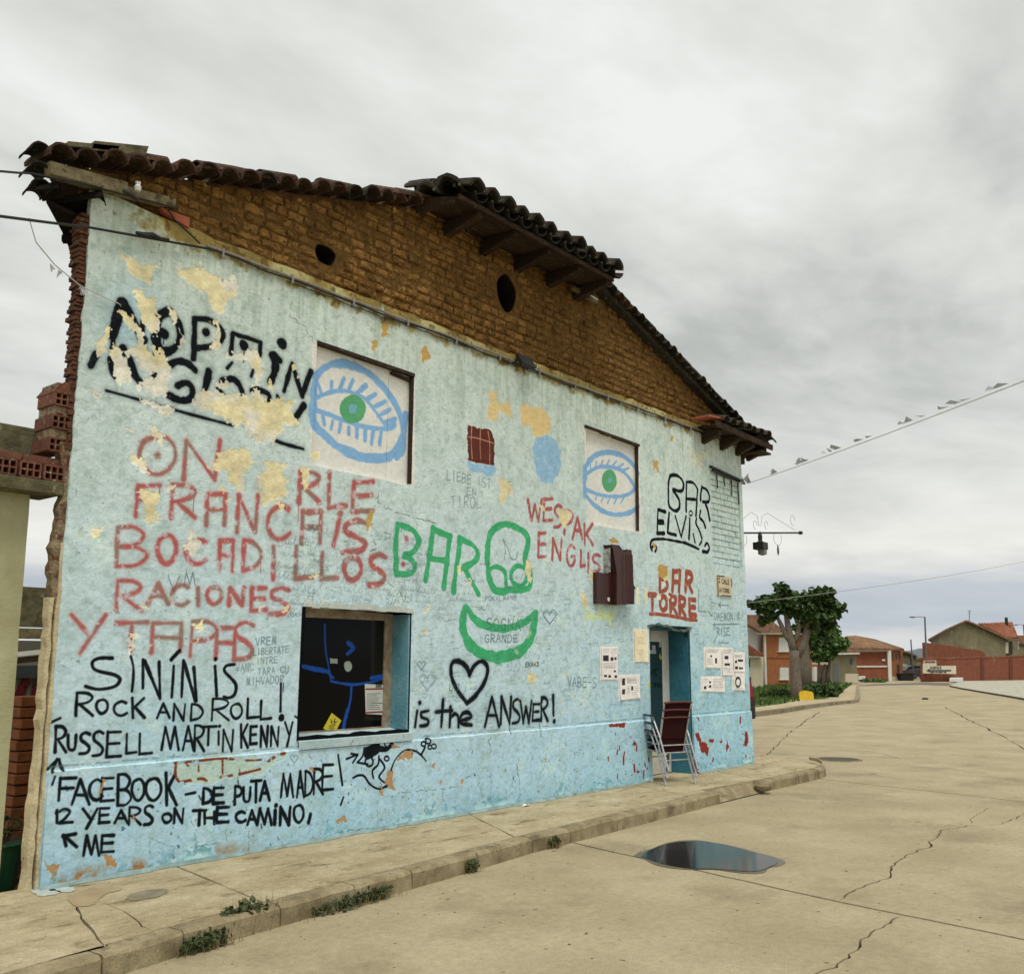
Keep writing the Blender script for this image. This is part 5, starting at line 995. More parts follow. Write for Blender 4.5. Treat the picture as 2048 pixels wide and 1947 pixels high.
for c in cand[298:]:
    me = VAR[rb.randrange(8)]; a = rb.uniform(-.03,.03); ca_, sa_ = math.cos(a), math.sin(a)
    s.add([(c[0]+(v.co.x*c[2])*ca_+(v.co.z*c[3])*sa_, .055+c[4]+v.co.y*.022, c[1]-(v.co.x*c[2])*sa_+(v.co.z*c[3])*ca_) for v in me.vertices], [tuple(p.vertices) for p in me.polygons])
tag(s.build('adobe_bricks_far', M['adobe'], bar, recalc=False), kind='stuff').name = 'adobe_brick_field'
# ---- roof
def tile_mesh(name, L_=.42, r1=.105, r2=.085, seg=8, th=.016, arc=170, mt='tile', bumpy=0, seed=0):
    s = MB(); r_ = random.Random(seed); A = []
    for (yy, r) in ((0, r1), (L_*.5, (r1+r2)/2), (L_, r2)):
        for rad in (r, r-th):
            A.append([(math.cos(math.radians(90+arc/2-arc*k/seg))*(rad+r_.uniform(-bumpy,bumpy)), yy, math.sin(math.radians(90+arc/2-arc*k/seg))*(rad+r_.uniform(-bumpy,bumpy))) for k in range(seg+1)])
    base = 0
    for row_ in A: s.v += [Vector(v) for v in row_]
    w_ = seg+1
    for a in (0, 1):
        o0, o1 = 2*a*w_, 2*(a+1)*w_
        for k in range(seg): s.f.append((o0+k, o0+k+1, o1+k+1, o1+k)); s.f.append((o0+w_+k+1, o0+w_+k, o1+w_+k, o1+w_+k+1))
        for k in (0, seg): s.f.append((o0+k, o1+k, o1+w_+k, o0+w_+k))
    for o0 in (0, 4*w_):
        for k in range(seg): s.f.append((o0+k, o0+w_+k, o0+w_+k+1, o0+k+1))
    o = s.build(name, M[mt], None); me = o.data; bpy.data.objects.remove(o)
    for p in me.polygons: p.use_smooth = False
    return me
T1 = tile_mesh('tile', seed=1, bumpy=.003); T2 = tile_mesh('tile', mt='tile_moss', r1=.12, r2=.10, th=.03, bumpy=.010, seed=2); T4 = tile_mesh('tile', mt='shade_dark', r1=.095, r2=.09, seed=4, bumpy=.004); T3 = tile_mesh('tile', mt='tile_moss', r1=.105, r2=.095, bumpy=.006, seed=3)
def place(me, o, yaxis, zaxis=(0,0,1), name='roof_tile', sc=1.0, sy=1.0):
    y_ = Vector(yaxis).normalized(); z_ = Vector(zaxis); z_ = (z_-y_*z_.dot(y_)).normalized(); x_ = y_.cross(z_)
    mw = Matrix((x_*sc, y_*sc*sy, z_*sc)).transposed().to_4x4(); mw.translation = Vector(o); return inst(name, me, bar, None, mw=mw)
rt = random.Random(21)
sl_l, sl_r = Vector((1,0,.29)).normalized(), Vector((1,0,-.30)).normalized()
# tile rows laid across the left verge
X = 3.0
while X < 7.15:
    place(rt.choice([T1,T1,T3]), (X, -.19+rt.uniform(-.025,.02), LV(X)+.075+rt.uniform(-.012,.012)), (rt.uniform(-.06,.06),1,.10), (-.29,0,1), 'verge_tile', rt.uniform(.95,1.05)); X += .205
# second course and mossy bedding on top, broken in places
for x0, x1, z_, th in ((3.02,3.42,.175,.045),(3.22,3.66,.17,.085)): MB().prism([(x0,-.17,LV(x0)+z_),(x1,-.17,LV(x1)+z_+.015),(x1+.02,-.17,LV(x1)+z_+th+.02),(x0+.02,-.17,LV(x0)+z_+th)], (0,.4,0)).build('ridge_slab', M['mortar_moss'], bar)
X = 3.5
while X < 7.1:
    if rt.random() < .85: place(T1, (X, -.07+rt.uniform(-.03,.03), LV(X)+.135+rt.uniform(-.01,.012)), sl_l+Vector((0,rt.uniform(-.05,.05),rt.uniform(0,.04))), name='verge_cover_tile', sc=.95)
    X += .33
# corner pieces at the far left
for o_, yv in (((2.86,-.14,5.40),(.12,1,.1)), ((2.88,-.10,5.27),(.15,1,.1)), ((2.92,-.06,5.16),(.2,1,.1))): place(T3, o_, yv, name='corner_tile', sc=.72)
# eave of the side wall: tile ends pointing outward
c0 = Vector((2.97,.02,5.10))
for i in range(24):
    p = c0+E52*(.205*i); r_ = rt.uniform(-.03,.03)
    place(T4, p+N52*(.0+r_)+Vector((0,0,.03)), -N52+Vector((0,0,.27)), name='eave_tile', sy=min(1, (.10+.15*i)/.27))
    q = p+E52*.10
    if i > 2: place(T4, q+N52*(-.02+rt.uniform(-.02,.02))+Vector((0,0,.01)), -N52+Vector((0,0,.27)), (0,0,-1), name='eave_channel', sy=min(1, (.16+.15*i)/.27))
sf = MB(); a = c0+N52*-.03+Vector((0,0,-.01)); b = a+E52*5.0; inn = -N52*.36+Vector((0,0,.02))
sf.prism([a, b, b+inn, a+inn+E52*.45, Vector((3.335,.075,a.z))], (0,0,.03)); sf.build('soffit', M['shade_dark'], bar)  # the shade under this eave is put into the dark colour
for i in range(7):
    p = a+E52*(.55+i*.7); MB().bar(p-Vector((0,0,.05)), p+inn-Vector((0,0,.05)), .06, .05).build('rafter', M['shade_dark'], bar)
# pale beams at the top left corner
P1 = onwall(94,338,-.10); P2 = onwall(250,380,-.06); P3 = onwall(348,409,-.03)
MB().bar(P1, P2, .10, .105).build('verge_beam', M['wood_pale'], bar, bevel=.012); MB().bar(P2+Vector((-.35,.04,-.05)), P3, .08, .085).build('verge_beam', M['wood_pale'], bar, bevel=.01)
q0, q1 = onwall(322,414,-.03), onwall(380,436,-.02)
MB().prism([q0, q1, q1+Vector((0,0,-.09)), q0+Vector((.03,0,-.035))], (0,.05,0)).build('broken_tile', mat('fresh_clay', (.40,.115,.06), (.30,.08,.045), 9, .85, .3, 40, coord='World'), bar)
# roof planes
M['roof'] = mat('old_roof_tiles', (.13,.06,.035), (.07,.045,.03), 6, .9, .8, 30, coord='World')
ry = 7.0
s = MB(); zl = lambda x: LV(x)+.10; zr = lambda x: RV(x)+.10
s.add([(2.95,.05,zl(2.95)),(7.36,.05,zl(7.36)),(HX,1.7,zl(HX)),(HX,ry+2,zl(HX)),(3.0+E52.x*5,.05+E52.y*5,zl(2.95)),(3.0+E52.x*8,ry+2,zl(HX)-.3)], [(0,1,2,3,5,4)]); s.build('roof_slope', M['roof'], bar, recalc=False)
s = MB(); s.add([(14.9,.05,zr(14.9)),(14.9,9.5,zr(14.9)),(HX,9.5,zr(HX)),(HX,1.7,zr(HX)),(10.67,.05,zr(10.67))], [(0,1,2,3,4)]); s.build('roof_slope', M['roof'], bar, recalc=False)
s = MB(); s.add([(7.1,-.48,6.70),(9.95,-.48,6.70),(10.67,.05,6.78),(HX,1.7,zl(HX)),(7.36,.05,6.80)], [(0,1,2,3,4)]); s.build('roof_hip', M['roof'], bar, recalc=False)
# projecting wooden eave of the hip: planks, rafters, fascia, mossy tile ends
for i in range(4):
    y0 = -.47+i*.145; MB().box(7.05,9.95,y0,y0+.138,6.555+.012*i,6.578+.012*i).build('soffit_plank', M['wood_dark'], bar)
for i, X in enumerate((7.35,7.98,8.62,9.25,9.86)):
    s = MB(); s.prism([(X,.06,6.40),(X,-.12,6.435),(X,-.46,6.50),(X,-.46,6.553),(X,.06,6.553)], (.095,0,0)); s.build('rafter', M['wood_dark'], bar, bevel=.008)
MB().box(7.02,9.98,-.505,-.475,6.545,6.60).build('fascia', M['wood_dark'], bar)
MB().prism([(6.85,-.02,6.46),(7.05,-.40,6.55),(7.05,-.44,6.60),(6.8,-.02,6.62)], (.06,0,0)).build('fascia', M['wood_dark'], bar)
hipd = Vector((0,1,.30))
for i in range(11):
    X = 7.18+i*.268+rt.uniform(-.02,.02)
    for j in range(3): place(T2, (X+rt.uniform(-.015,.015), -.60+.30*j+rt.uniform(-.03,.02), 6.665+.10*j+rt.uniform(-.01,.015)), hipd+Vector((rt.uniform(-.05,.05),0,0)), name='hip_tile', sc=1.08-.05*(j > 0))
    place(T3, (X+.134, -.57, 6.695), hipd, (0,0,-1), name='hip_channel')
for o_, yv, sc in (((6.92,-.42,6.66),(.8,.5,.25),1.25), ((6.98,-.30,6.70),(.9,.4,.28),1.2), ((6.78,-.22,6.60),(1,.3,.25),1.05)): place(T2, o_, yv, name='hip_tile', sc=sc)
# right verge: small crosswise tiles, cover course, end boards
X = 10.15
while X < 14.75:
    place(rt.choice([T1,T3,T3]), (X, -.16+rt.uniform(-.025,.02), RV(X)+.005+rt.uniform(-.012,.012)), (rt.uniform(-.08,.08),1,.1), (.3,0,1), 'verge_tile', rt.uniform(.78,.9)); X += .175
s = MB(); s.bar((10.1,.04,RV(10.1)+.01), (14.6,.04,RV(14.6)+.01), .20, .09); s.build('verge_mortar', M['tile_moss'], bar)
X = 10.3
while X < 14.5:
    place(T3, (X+.3, -.06, RV(X+.3)+.075+rt.uniform(-.01,.01)), -sl_r, name='verge_cover_tile', sc=.9); X += .34
# low right corner: box eave with rafters, tile ends of the far eave
for i in range(3): MB().box(13.05,14.98,-.36+i*.14,-.23+i*.14,5.235+i*.012,5.26+i*.012).build('soffit_plank', M['wood_dark'], bar)
MB().prism([(12.95,-.37,5.22),(14.95,-.37,5.18),(14.95,-.37,5.27),(12.95,-.37,5.31)], (0,.03,0)).build('fascia', M['wood_dark'], bar)
for X in (13.15,13.75,14.3,14.75): MB().prism([(X,.03,5.02),(X,-.30,5.14),(X,-.30,5.23),(X,.03,5.23)], (.10,0,0)).build('rafter', M['wood_dark'], bar)
MB().prism([(12.75,-.36,5.33),(13.35,-.36,5.385),(13.35,-.36,5.41),(12.75,-.36,5.355)], (0,.3,0)).build('broken_tile', bpy.data.materials['fresh_clay'], bar)
for i in range(7): place(T3, (13.2+i*.24, -.42+rt.uniform(-.03,.02), 5.33+.004*i), (0,1,.25), name='eave_tile', sc=.9)
for i in range(12):
    place(T3, (15.02+rt.uniform(-.04,.03), -.30+i*.21, 5.30+rt.uniform(-.01,.01)), (-1,0,.3), name='eave_tile', sc=.95); place(T3, (14.98, -.2+i*.21, 5.33), (-1,0,.3), (0,0,-1), name='eave_channel', sc=.95)
MB().box(14.55,14.93,-.34,6,5.10,5.13).build('soffit', M['wood_dark'], bar)
MB().box(14.50,14.60,-.02,.08,4.93,5.1).build('rafter', M['wood_dark'], bar)
# pale board and plaster scraps under the hip
a, b = onwall(1145,575,-.03), onwall(1195,607,-.03)
MB().bar(a, b, .05, .05).build('loose_board', M['wood_pale'], bar); a, b = onwall(1172,583,-.04), onwall(1196,598,-.04)
MB().prism([a, b, b+Vector((0,0,-.06)), a+Vector((0,0,-.02))], (0,.03,0)).build('plaster_scrap', M['paper'], bar)
# ------------------------------------------------------------------ things fixed to the facade
def sag(a, b, n, s):
    a, b = Vector(a), Vector(b); return [a+(b-a)*i/n-Vector((0,0,s*4*(i/n)*(1-i/n))) for i in range(n+1)]
def wig(x0, x1, z, y, amp, seed, n=60):
    r_ = random.Random(seed); out = []; o = 0
    for i in range(n+1): o = o*.7+r_.uniform(-amp, amp); out.append(Vector((x0+(x1-x0)*i/n, y, z+o)))
    return out
e0 = onwall(0,424,-.9); e1 = onwall(180,455,-.06); e2 = onwall(420,498,-.03)
c = thing('electric_cable', 'twisted grey and black cable clipped along the whole wall under the adobe gable', 'cable', (8,-.03,5.2))
MB().tube(wig(4.35,14.42,5.215,-.025,.006,1), .013, 6).build('conduit', M['cable_grey'], c)
MB().tube([e2]+wig(4.5,14.42,5.185,-.028,.010,2), .0085, 6).build('wire', M['cable_black'], c)
MB().tube(wig(5.2,13.2,5.165,-.02,.012,3), .005, 5).build('wire', M['cable_black'], c)
for i in range(14):
    X = 4.5+i*.75; MB().box(X,X+.018,-.042,.0,5.155,5.24).build('clip', M['cable_grey'], c)
c = thing('supply_wire', 'black wire crossing the sky into the left end of the blue wall', 'wire', e1)
far_ = e1+(e0-e1)*6
MB().tube(sag(far_, e1, 12, .05)+[e1+(e2-e1)*.5, e2], .010, 6).build('wire', M['cable_black'], c)
j0, j1 = onwall(272,465,-.05), onwall(338,479,-.05); s = MB(); s.tube([j0, j0+(j1-j0)*.25+Vector((0,0,-.008)), j0+(j1-j0)*.5+Vector((0,0,.01)), j0+(j1-j0)*.75+Vector((0,0,-.012)), j1], [.012,.026,.022,.020,.010], 7); s.build('splice', M['cable_black'], c)
u0 = onwall(0,333,-.9); u1 = onwall(63,347,-.2); far2 = u1+(u0-u1)*5
one(MB().tube(sag(far2, u1, 10, .05)+[u1, onwall(190,372,-.12), onwall(205,378,-.10), onwall(330,410,-.06), onwall(350,440,-.05), onwall(400,487,-.04)], .008, 6).build('telephone_wire', M['cable_black']), 'upper black wire entering under the left roof corner and hanging down to the wall cable', 'wire')
w_ = thing('insulator', 'white porcelain insulator with black clamp on the beam at the left gable end', 'insulator', onwall(275,382,-.08))
p = onwall(275,382,-.12); MB().tube([p, p+Vector((0,0,.035)), p+Vector((0,0,.05)), p+Vector((0,0,.075))], [.022,.03,.018,.024], 10).build('porcelain', mat('porcelain', (.75,.74,.7), (.6,.6,.55), 20, .3), w_)
p = onwall(258,386,-.12); MB().tube([p+Vector((-.05,0,.0)), p, p+Vector((.08,0,-.03))], [.012,.025,.016], 7).build('clamp', M['black'], w_)
# white string with a rag at the left
s0, s1, s2, s3 = onwall(58,436,-.3), onwall(110,530,-.2), onwall(163,573,-.08), onwall(237,607,-.015)
st = thing('string_line', 'thin white string with torn rags strung from the black wire to the left wall', 'string', s2)
MB().tube([s0, s0+(s1-s0)*.35+Vector((-.01,0,-.06)), s1, s1+(s2-s1)*.5, s2, s3], .0045, 5).build('string', M['string'], st)
s = MB()
for c0_, k in ((s1, 1), (s2, 2)):
    r_ = random.Random(k)
    for i in range(5): a = c0_+Vector((r_.uniform(-.05,.05),0,r_.uniform(-.03,.01))); s.add([a, a+Vector((r_.uniform(.02,.06),.01,r_.uniform(-.05,.02))), a+Vector((r_.uniform(-.02,.03),.0,-r_.uniform(.03,.07)))], [(0,1,2)])
s.build('rag', M['rag'], st); MB().tube([s3, s3+Vector((.012,-.012,-.012)), s3+Vector((.02,.0,-.02))], .005, 6).build('hook', M['cable_grey'], st)
# floodlight
p = onwall(1052,722,-.10); fl = thing('floodlight', 'small black floodlight tilted down at the foot of the adobe gable', 'lamp', p)
fx, fy, fz = Vector((1,0,-.0)), Vector((0,-.55,-.83)).normalized(), Vector((0,-.83,.55)).normalized()
MB().obox(p-fx*.13-fy*.075-fz*.03, fx*.26, fy*.16, fz*.05).build('body', M['black'], fl, bevel=.008)
MB().obox(p-fx*.11-fy*.06-fz*.033, fx*.22, fy*.13, -fz*.004).build('lens', mat('lens_green', (.05,.07,.05), (.04,.06,.04), 5, .2), fl)
MB().bar(p+Vector((-.13,.02,.0)), p+Vector((-.13,.10,-.04)), .012, .03).build('bracket', M['black'], fl); MB().bar(p+Vector((.13,.02,.0)), p+Vector((.13,.10,-.04)), .012, .03).build('bracket', M['black'], fl)
# broken maroon sign box
sb = thing('sign_box', 'broken maroon sheet metal sign box left hanging beside the bar lettering', 'sign', (10.5,-.1,2.8))
Q = lambda x, y, yp: onwall(1160+x*.16219, 1070+y*.16219, yp)
yf = -.06
lo = [Q(212,835,yf), Q(208,455,yf), Q(300,470,yf), Q(455,470,yf), Q(455,850,yf)]
MB().prism([(v.x, yf, v.z) for v in lo], (0,.055,0)).build('lower_box', M['signbox'], sb, bevel=.006)
y2 = -.125
up = [Q(455,850,y2), Q(450,470,y2), Q(400,160,y2), Q(385,115,y2), Q(480,125,y2), Q(520,180,y2), Q(565,200,y2), Q(570,175,y2), Q(630,185,y2), Q(650,360,y2), Q(655,560,y2), Q(668,700,y2), Q(665,845,y2)]
MB().prism([(v.x, y2, v.z) for v in up], (0,.12,0)).build('upper_box', M['signbox'], sb, bevel=.006)
zb, zt = Q(565,830,y2).z, Q(565,215,y2).z
for x0, dd in ((570,.016),(618,.020),(520,.010)):
    v = Q(x0,830,y2).x; MB().prism([(v,y2-.001,zb),(v+.05,y2-dd,zb),(v+.085,y2-.001,zb)], (0,0,zt-zb-.02)).build('fold', M['signbox'], sb)
a, b = Q(378,150,-.125), Q(382,455,-.125); MB().prism([(a.x-.004,-.12,a.z),(a.x-.004,-.02,a.z-.02),(a.x-.006,-.02,b.z),(a.x-.004,-.12,b.z)], (.003,0,0)).build('pale_edge', mat('old_pale_paint', (.40,.45,.42), (.12,.10,.08), 16, .8, coord='World'), sb)
v = Q(350,790,yf-.003); MB().tube([v, v+Vector((0,-.006,0))], .026, 14).build('rivet', M['white_metal'], sb)
v = Q(655,615,-.10); MB().tube([v, v+Vector((.05,.0,-.04)), v+Vector((.10,.05,-.05))], .008, 6).build('stay', M['black'], sb)
# street plaque with lettering
pq = [onwall(*p, -.02) for p in ((1434,1150),(1463,1153),(1463,1192),(1433,1190))]
X0, X1 = pq[0].x, pq[1].x; Z1, Z0 = (pq[0].z+pq[1].z)/2, (pq[2].z+pq[3].z)/2
pl = thing('street_plaque', 'cream street name plaque reading calle la torre near the right corner', 'sign', ((X0+X1)/2, 0, (Z0+Z1)/2))
M['plaque'] = mat('plaque_cream', (.66,.58,.40), (.56,.48,.31), 6, .6, .1, 40, coord='World', c3=(.10,.07,.03), s3=9, t3=.69)
MB().box(X0,X1,-.022,.002,Z0,Z1).build('plate', M['plaque'], pl, bevel=.003)
def text(body, loc, size, matr, parent, sx=1.0, rot=(math.pi/2,0,0), ext=.0015, name='lettering', align='LEFT'):
    cu = bpy.data.curves.new(name, 'FONT'); cu.body = body; cu.size = size; cu.extrude = ext; cu.align_x = align; o = bpy.data.objects.new(name, cu); COL.objects.link(o)
    dg = bpy.context.evaluated_depsgraph_get(); me = bpy.data.meshes.new_from_object(o.evaluated_get(dg)); bpy.data.objects.remove(o)
    me.transform(Matrix.Scale(sx, 4, (1,0,0))); me.materials.clear(); me.materials.append(matr); t = link(bpy.data.objects.new(name, me)); t.rotation_euler = rot; t.parent = parent
    t.location = Vector(loc)-ROOTLOC.get(rootof(parent), Vector((0,0,0))); return t
M['ink'] = mat('brown_ink', (.07,.045,.03), (.05,.03,.02), 20, .6)
W = X1-X0; H_ = Z1-Z0
text('CALLE', (X0+W*.28, -.0245, Z0+H_*.60), H_*.36, M['ink'], pl, W*.62/(H_*.36*3.35)); text('LA TORRE', (X0+W*.08, -.0245, Z0+H_*.17), H_*.32, M['ink'], pl, W*.85/(H_*.32*5.3))
s = MB()
for x, z, w2, h2 in ((0,.94,.5,.06),(0,0,.05,.9),(.95,.5,.05,.4),(.3,0,.6,.04),(.1,.62,.07,.1),(.1,.8,.07,.08)): s.box(X0+W*x,X0+W*(x+w2),-.0245,-.021,Z0+H_*z,Z0+H_*(z+h2))
s.build('rim_wear', M['ink'], pl)
# posters
PL = {'a':('photocopied sheet with drawings pinned left of the tall yellowed sheet','paper sheet'), 'b':('tall yellowed blank looking sheet pinned just left of the bar door','paper sheet'), 'c':('wide photocopied page with pictures pinned low left of the bar door','paper sheet'), 'd':('topmost left poster of the group right of the door, nearly blank','poster'),
      'e':('narrow tall poster in the middle of the group right of the door','poster'), 'f':('poster with small pictures at the top right corner of the wall','poster'), 'g':('poster with a black oval figure, lowest beside the right corner','poster'), 'h':('wide low poster of small print under the group right of the door','poster')}
for k, q in POSTERS.items():
    v = [onwall(*p_, -.012) for p_ in q]; s = MB(); n = 4; rr_ = random.Random(ord(k)); rows = []
    for i in range(n+1):
        row_ = []
        for j in range(n+1):
            a = v[0].lerp(v[1], i/n); b = v[3].lerp(v[2], i/n); pnt = a.lerp(b, j/n); pnt.y = -.008-rr_.uniform(0, .007)-(.012 if (i in (0,n) and j in (0,n) and rr_.random() < .5) else 0); row_.append(pnt)
        rows.append(row_)
    for r2 in rows: s.v += r2
    for i in range(n):
        for j in range(n): q_ = i*(n+1)+j; s.f.append((q_, q_+1, q_+n+2, q_+n+1))
    o = s.build('poster', M['print']); one(o, PL[k][0], PL[k][1], 'sheets pinned round the bar door')
YW = .25
# notice and sticker on the window pane, spray can like hook-less
v = [onwall(*p_, YW-.012) for p_ in ((730,1367),(769,1369),(769,1429),(732,1427))]
nt_ = thing('window_notice', 'white printed notice with red borders taped inside the dark window', 'paper notice', (v[0]+v[2])/2)
MB().prism([(q.x,YW-.010,q.z) for q in v], (0,.004,0)).build('sheet', mat('notice_paper', (.60,.62,.58), (.52,.54,.5), 12, .8), nt_)
s = MB(); s2_ = MB(); x0, x1, zt, zb = v[0].x, v[1].x, v[0].z, v[3].z; w1, h1 = x1-x0, zt-zb
for a, b in ((.80,.05),(.02,.05)): s.box(x0+.01,x1-.01,YW-.012,YW-.009,zb+h1*a,zb+h1*(a+b))
for i in range(9): s2_.box(x0+w1*.12,x0+w1*random.uniform(.6,.9),YW-.012,YW-.009,zb+h1*(.14+i*.065),zb+h1*(.155+i*.065))
s2_.box(x0+w1*.55,x0+w1*.85,YW-.013,YW-.010,zb+h1*.87,zb+h1*.97); s2_.box(x0+w1*.35,x0+w1*.98,YW-.0125,YW-.0095,zb+h1*.335,zb+h1*.355)
s.build('red_border', mat('red_ink', (.28,.05,.05), (.22,.04,.04), 9, .7), nt_); s2_.build('print_lines', mat('grey_ink', (.16,.17,.18), (.1,.1,.1), 9, .7), nt_)
v = [onwall(*p_, YW-.012) for p_ in ((664,1425),(683,1440),(669,1467),(647,1456))]
yk = thing('warning_sticker', 'yellow diamond camino sticker in the lower left of the dark window', 'sticker', (v[0]+v[2])/2)
MB().prism([(q.x,YW-.010,q.z) for q in v], (0,.004,0)).build('diamond', mat('sticker_yellow', (.62,.52,.03), (.55,.45,.03), 9, .5), yk)
s = MB(); c_ = (v[0]+v[2])/2
for dx, dz, a, b in ((-.02,.015,.008,.02),(.015,.02,.008,.02),(-.03,.035,.006,.008),(.02,.04,.006,.008)): s.box(c_.x+dx-a,c_.x+dx+a,YW-.012,YW-.009,c_.z+dz-b/2,c_.z+dz+b/2)
for i in range(3): s.obox((c_.x-.05+i*.004,YW-.012,c_.z-.03-i*.018),(.10-i*.02,0,.045-i*.01),(0,.003,0),(0,0,.006))
s.build('marks', M['black'], yk)
# broken glazing putty at the sill
# lantern on its wrought bracket
A = onwall(1490,1073,.4); B = onwall(1612,1068,.4); zA = 3.92
A = Vector((14.48,.4,3.86)); B = Vector((18.0,.4,4.14))
Bx = Vector((17.75,.4,3.94+.2)); A = Vector((14.48,.4,3.80))
dirn = (Bx-A)
lp = thing('wall_lantern', 'black lantern hanging from a long wrought iron bracket on the building corner', 'lantern', A)
MB().tube([A, Bx], .016, 8).build('arm', M['black'], lp); MB().tube([Bx-dirn.normalized()*.02, Bx+dirn.normalized()*.05], .035, 10).build('arm_knob', M['black'], lp)
MB().box(A.x-.02,A.x+.03,.36,.44,3.25,4.15).build('wall_plate', M['black'], lp)
def onarm(t, dz=0): return A+dirn*t+Vector((0,0,dz))
scr = [[onarm(.02,.02), onarm(.22,.20), onarm(.36,.37), onarm(.43,.30), onarm(.45,.12)], [onarm(.47,.12), onarm(.49,.30), onarm(.56,.36), onarm(.75,.20), onarm(.93,.05)]]
for (t, dz, r_) in ((.40,.14,.075),(.54,.14,.07),(.90,.24,.10),(.06,-.12,.14)): scr.append([onarm(t,dz)+Vector((r_*math.cos(a),0,r_*math.sin(a))) for a in np.linspace(0,5.0,12)])
for t in (.24,.68): scr.append([onarm(t)+Vector((.17*math.cos(a),0,-.10+.13*math.sin(a))) for a in np.linspace(2.6,6.9,12)])
M['iron'] = mat('grey_iron', (.16,.15,.14), (.1,.1,.1), 20, .7)
for s_ in scr: MB().tube(s_, .0038, 5).build('scroll', M['wire_grey'], lp)
for t in (.24,.68): MB().tube([onarm(t,-.22), onarm(t,-.30), onarm(t,-.36), onarm(t,-.42)], [.008,.02,.02,.004], 6).build('pendant', M['iron'], lp)
Lc = onarm(.455,-.10)
MB().tube([Lc+Vector((0,0,.12)), Lc+Vector((0,0,.04)), Lc+Vector((0,0,-.04)), Lc+Vector((0,0,-.08))], [.02,.04,.035,.09], 10).build('lantern_cap', M['black'], lp)
MB().box(Lc.x-.105,Lc.x+.105,.30,.50,Lc.z-.20,Lc.z-.07).build('lantern_body', M['black'], lp, bevel=.012)
MB().tube([(Lc.x+.03,.38,Lc.z-.20), (Lc.x+.03,.38,Lc.z-.28), (Lc.x+.03,.38,Lc.z-.30)], [.085,.08,.03], 8).build('lantern_glass', mat('smoked_glass', (.16,.17,.17), (.22,.22,.22), 6, .2), lp)
# ------------------------------------------------------------------ stacked chairs in the doorway
def make_chair(label):
    t = thing('stacking_chair', label, 'chair', (0,0,0), 'stacked maroon chairs by the bar door'); ROOTLOC[t] = Vector((0,0,0))
    # local frame: backrest faces +y (its back), seat towards -y
    w2 = .235
    bt = Vector((0,.26,.845)); bb = Vector((0,.14,.38))
    s = MB(); n = 5; rows = []
    for i in range(n+1):
        f = i/n; c_ = bb.lerp(bt, f)+Vector((0,-.02*math.sin(f*3.1),0)); wd = .185+.035*f
        rows.append([c_+Vector((-wd,.0,0)), c_+Vector((-wd*.5,.012,0)), c_+Vector((wd*.5,.012,0)), c_+Vector((wd,0,0))])
    for r2 in rows: s.v += r2
    for i in range(n):
        for k in range(3): q = i*4+k; s.f.append((q, q+1, q+5, q+4))
    nn = len(s.v); s.v += [v+Vector((0,-.014,0)) for v in s.v[:nn]]; s.f += [tuple(q+nn for q in f)[::-1] for f in s.f[:]]
    s.build('backrest', M['maroon'], t, smooth=True)
    MB().tube([bt+Vector((-.222,.0,-.006)), bt+Vector((-.11,.014,.004)), bt+Vector((.11,.014,.004)), bt+Vector((.222,0,-.006))], .013, 7).build('top_hem', M['maroon_edge'], t)
    MB().prism([(-.19,.13,.41),(.19,.13,.41),(.21,-.28,.45),(-.21,-.28,.45)], (0,0,.014)).build('seat', M['maroon'], t)
    for sx in (-1, 1):
        MB().tube([(sx*.20,.13,.40),(sx*.215,.25,.835)], .011, 7).build('back_tube', M['alu'], t)
        MB().tube([(sx*.235,-.30,.0),(sx*.235,-.24,.42),(sx*.245,-.20,.64),(sx*.245,-.14,.665)], .0125, 7).build('leg', M['alu'], t)
        MB().tube([(sx*.235,.33,.0),(sx*.235,.16,.40),(sx*.245,.02,.655),(sx*.245,-.14,.665)], .0125, 7).build('leg', M['alu'], t)
        MB().bar((sx*.245,-.18,.675), (sx*.245,.10,.668), .045, .014).build('armrest', M['black'], t)
        MB().tube([(sx*.22,-.28,.44),(sx*.20,.13,.40)], .010, 6).build('seat_rail', M['alu'], t)
    MB().tube([(-.235,.20,.30),(.235,.20,.30)], .010, 7).build('stretcher', M['alu'], t); MB().tube([(-.235,-.27,.30),(.235,-.27,.30)], .009, 7).build('stretcher', M['alu'], t)
    return t
ch0 = make_chair('lowest maroon chair of the stack, its silver legs on the pavement by the door')
base = Vector((11.50,-.20,PZ)); rzc = math.radians(200-90+128)
fw = Matrix.Rotation(0, 3, 'Z')
CH_ROT = math.radians(157)
for i, lb in enumerate((None, 'middle maroon chair of the stack beside the bar door', 'topmost maroon chair of the stack beside the bar door')):
    o = ch0 if i == 0 else dup_tree(ch0)
    if lb: o['label'] = lb
    dv = Matrix.Rotation(CH_ROT, 3, 'Z') @ Vector((0, .03*i, 0))
    o.location = base+dv+Vector((0,0,.098*i)); o.rotation_euler = (0,0,CH_ROT)
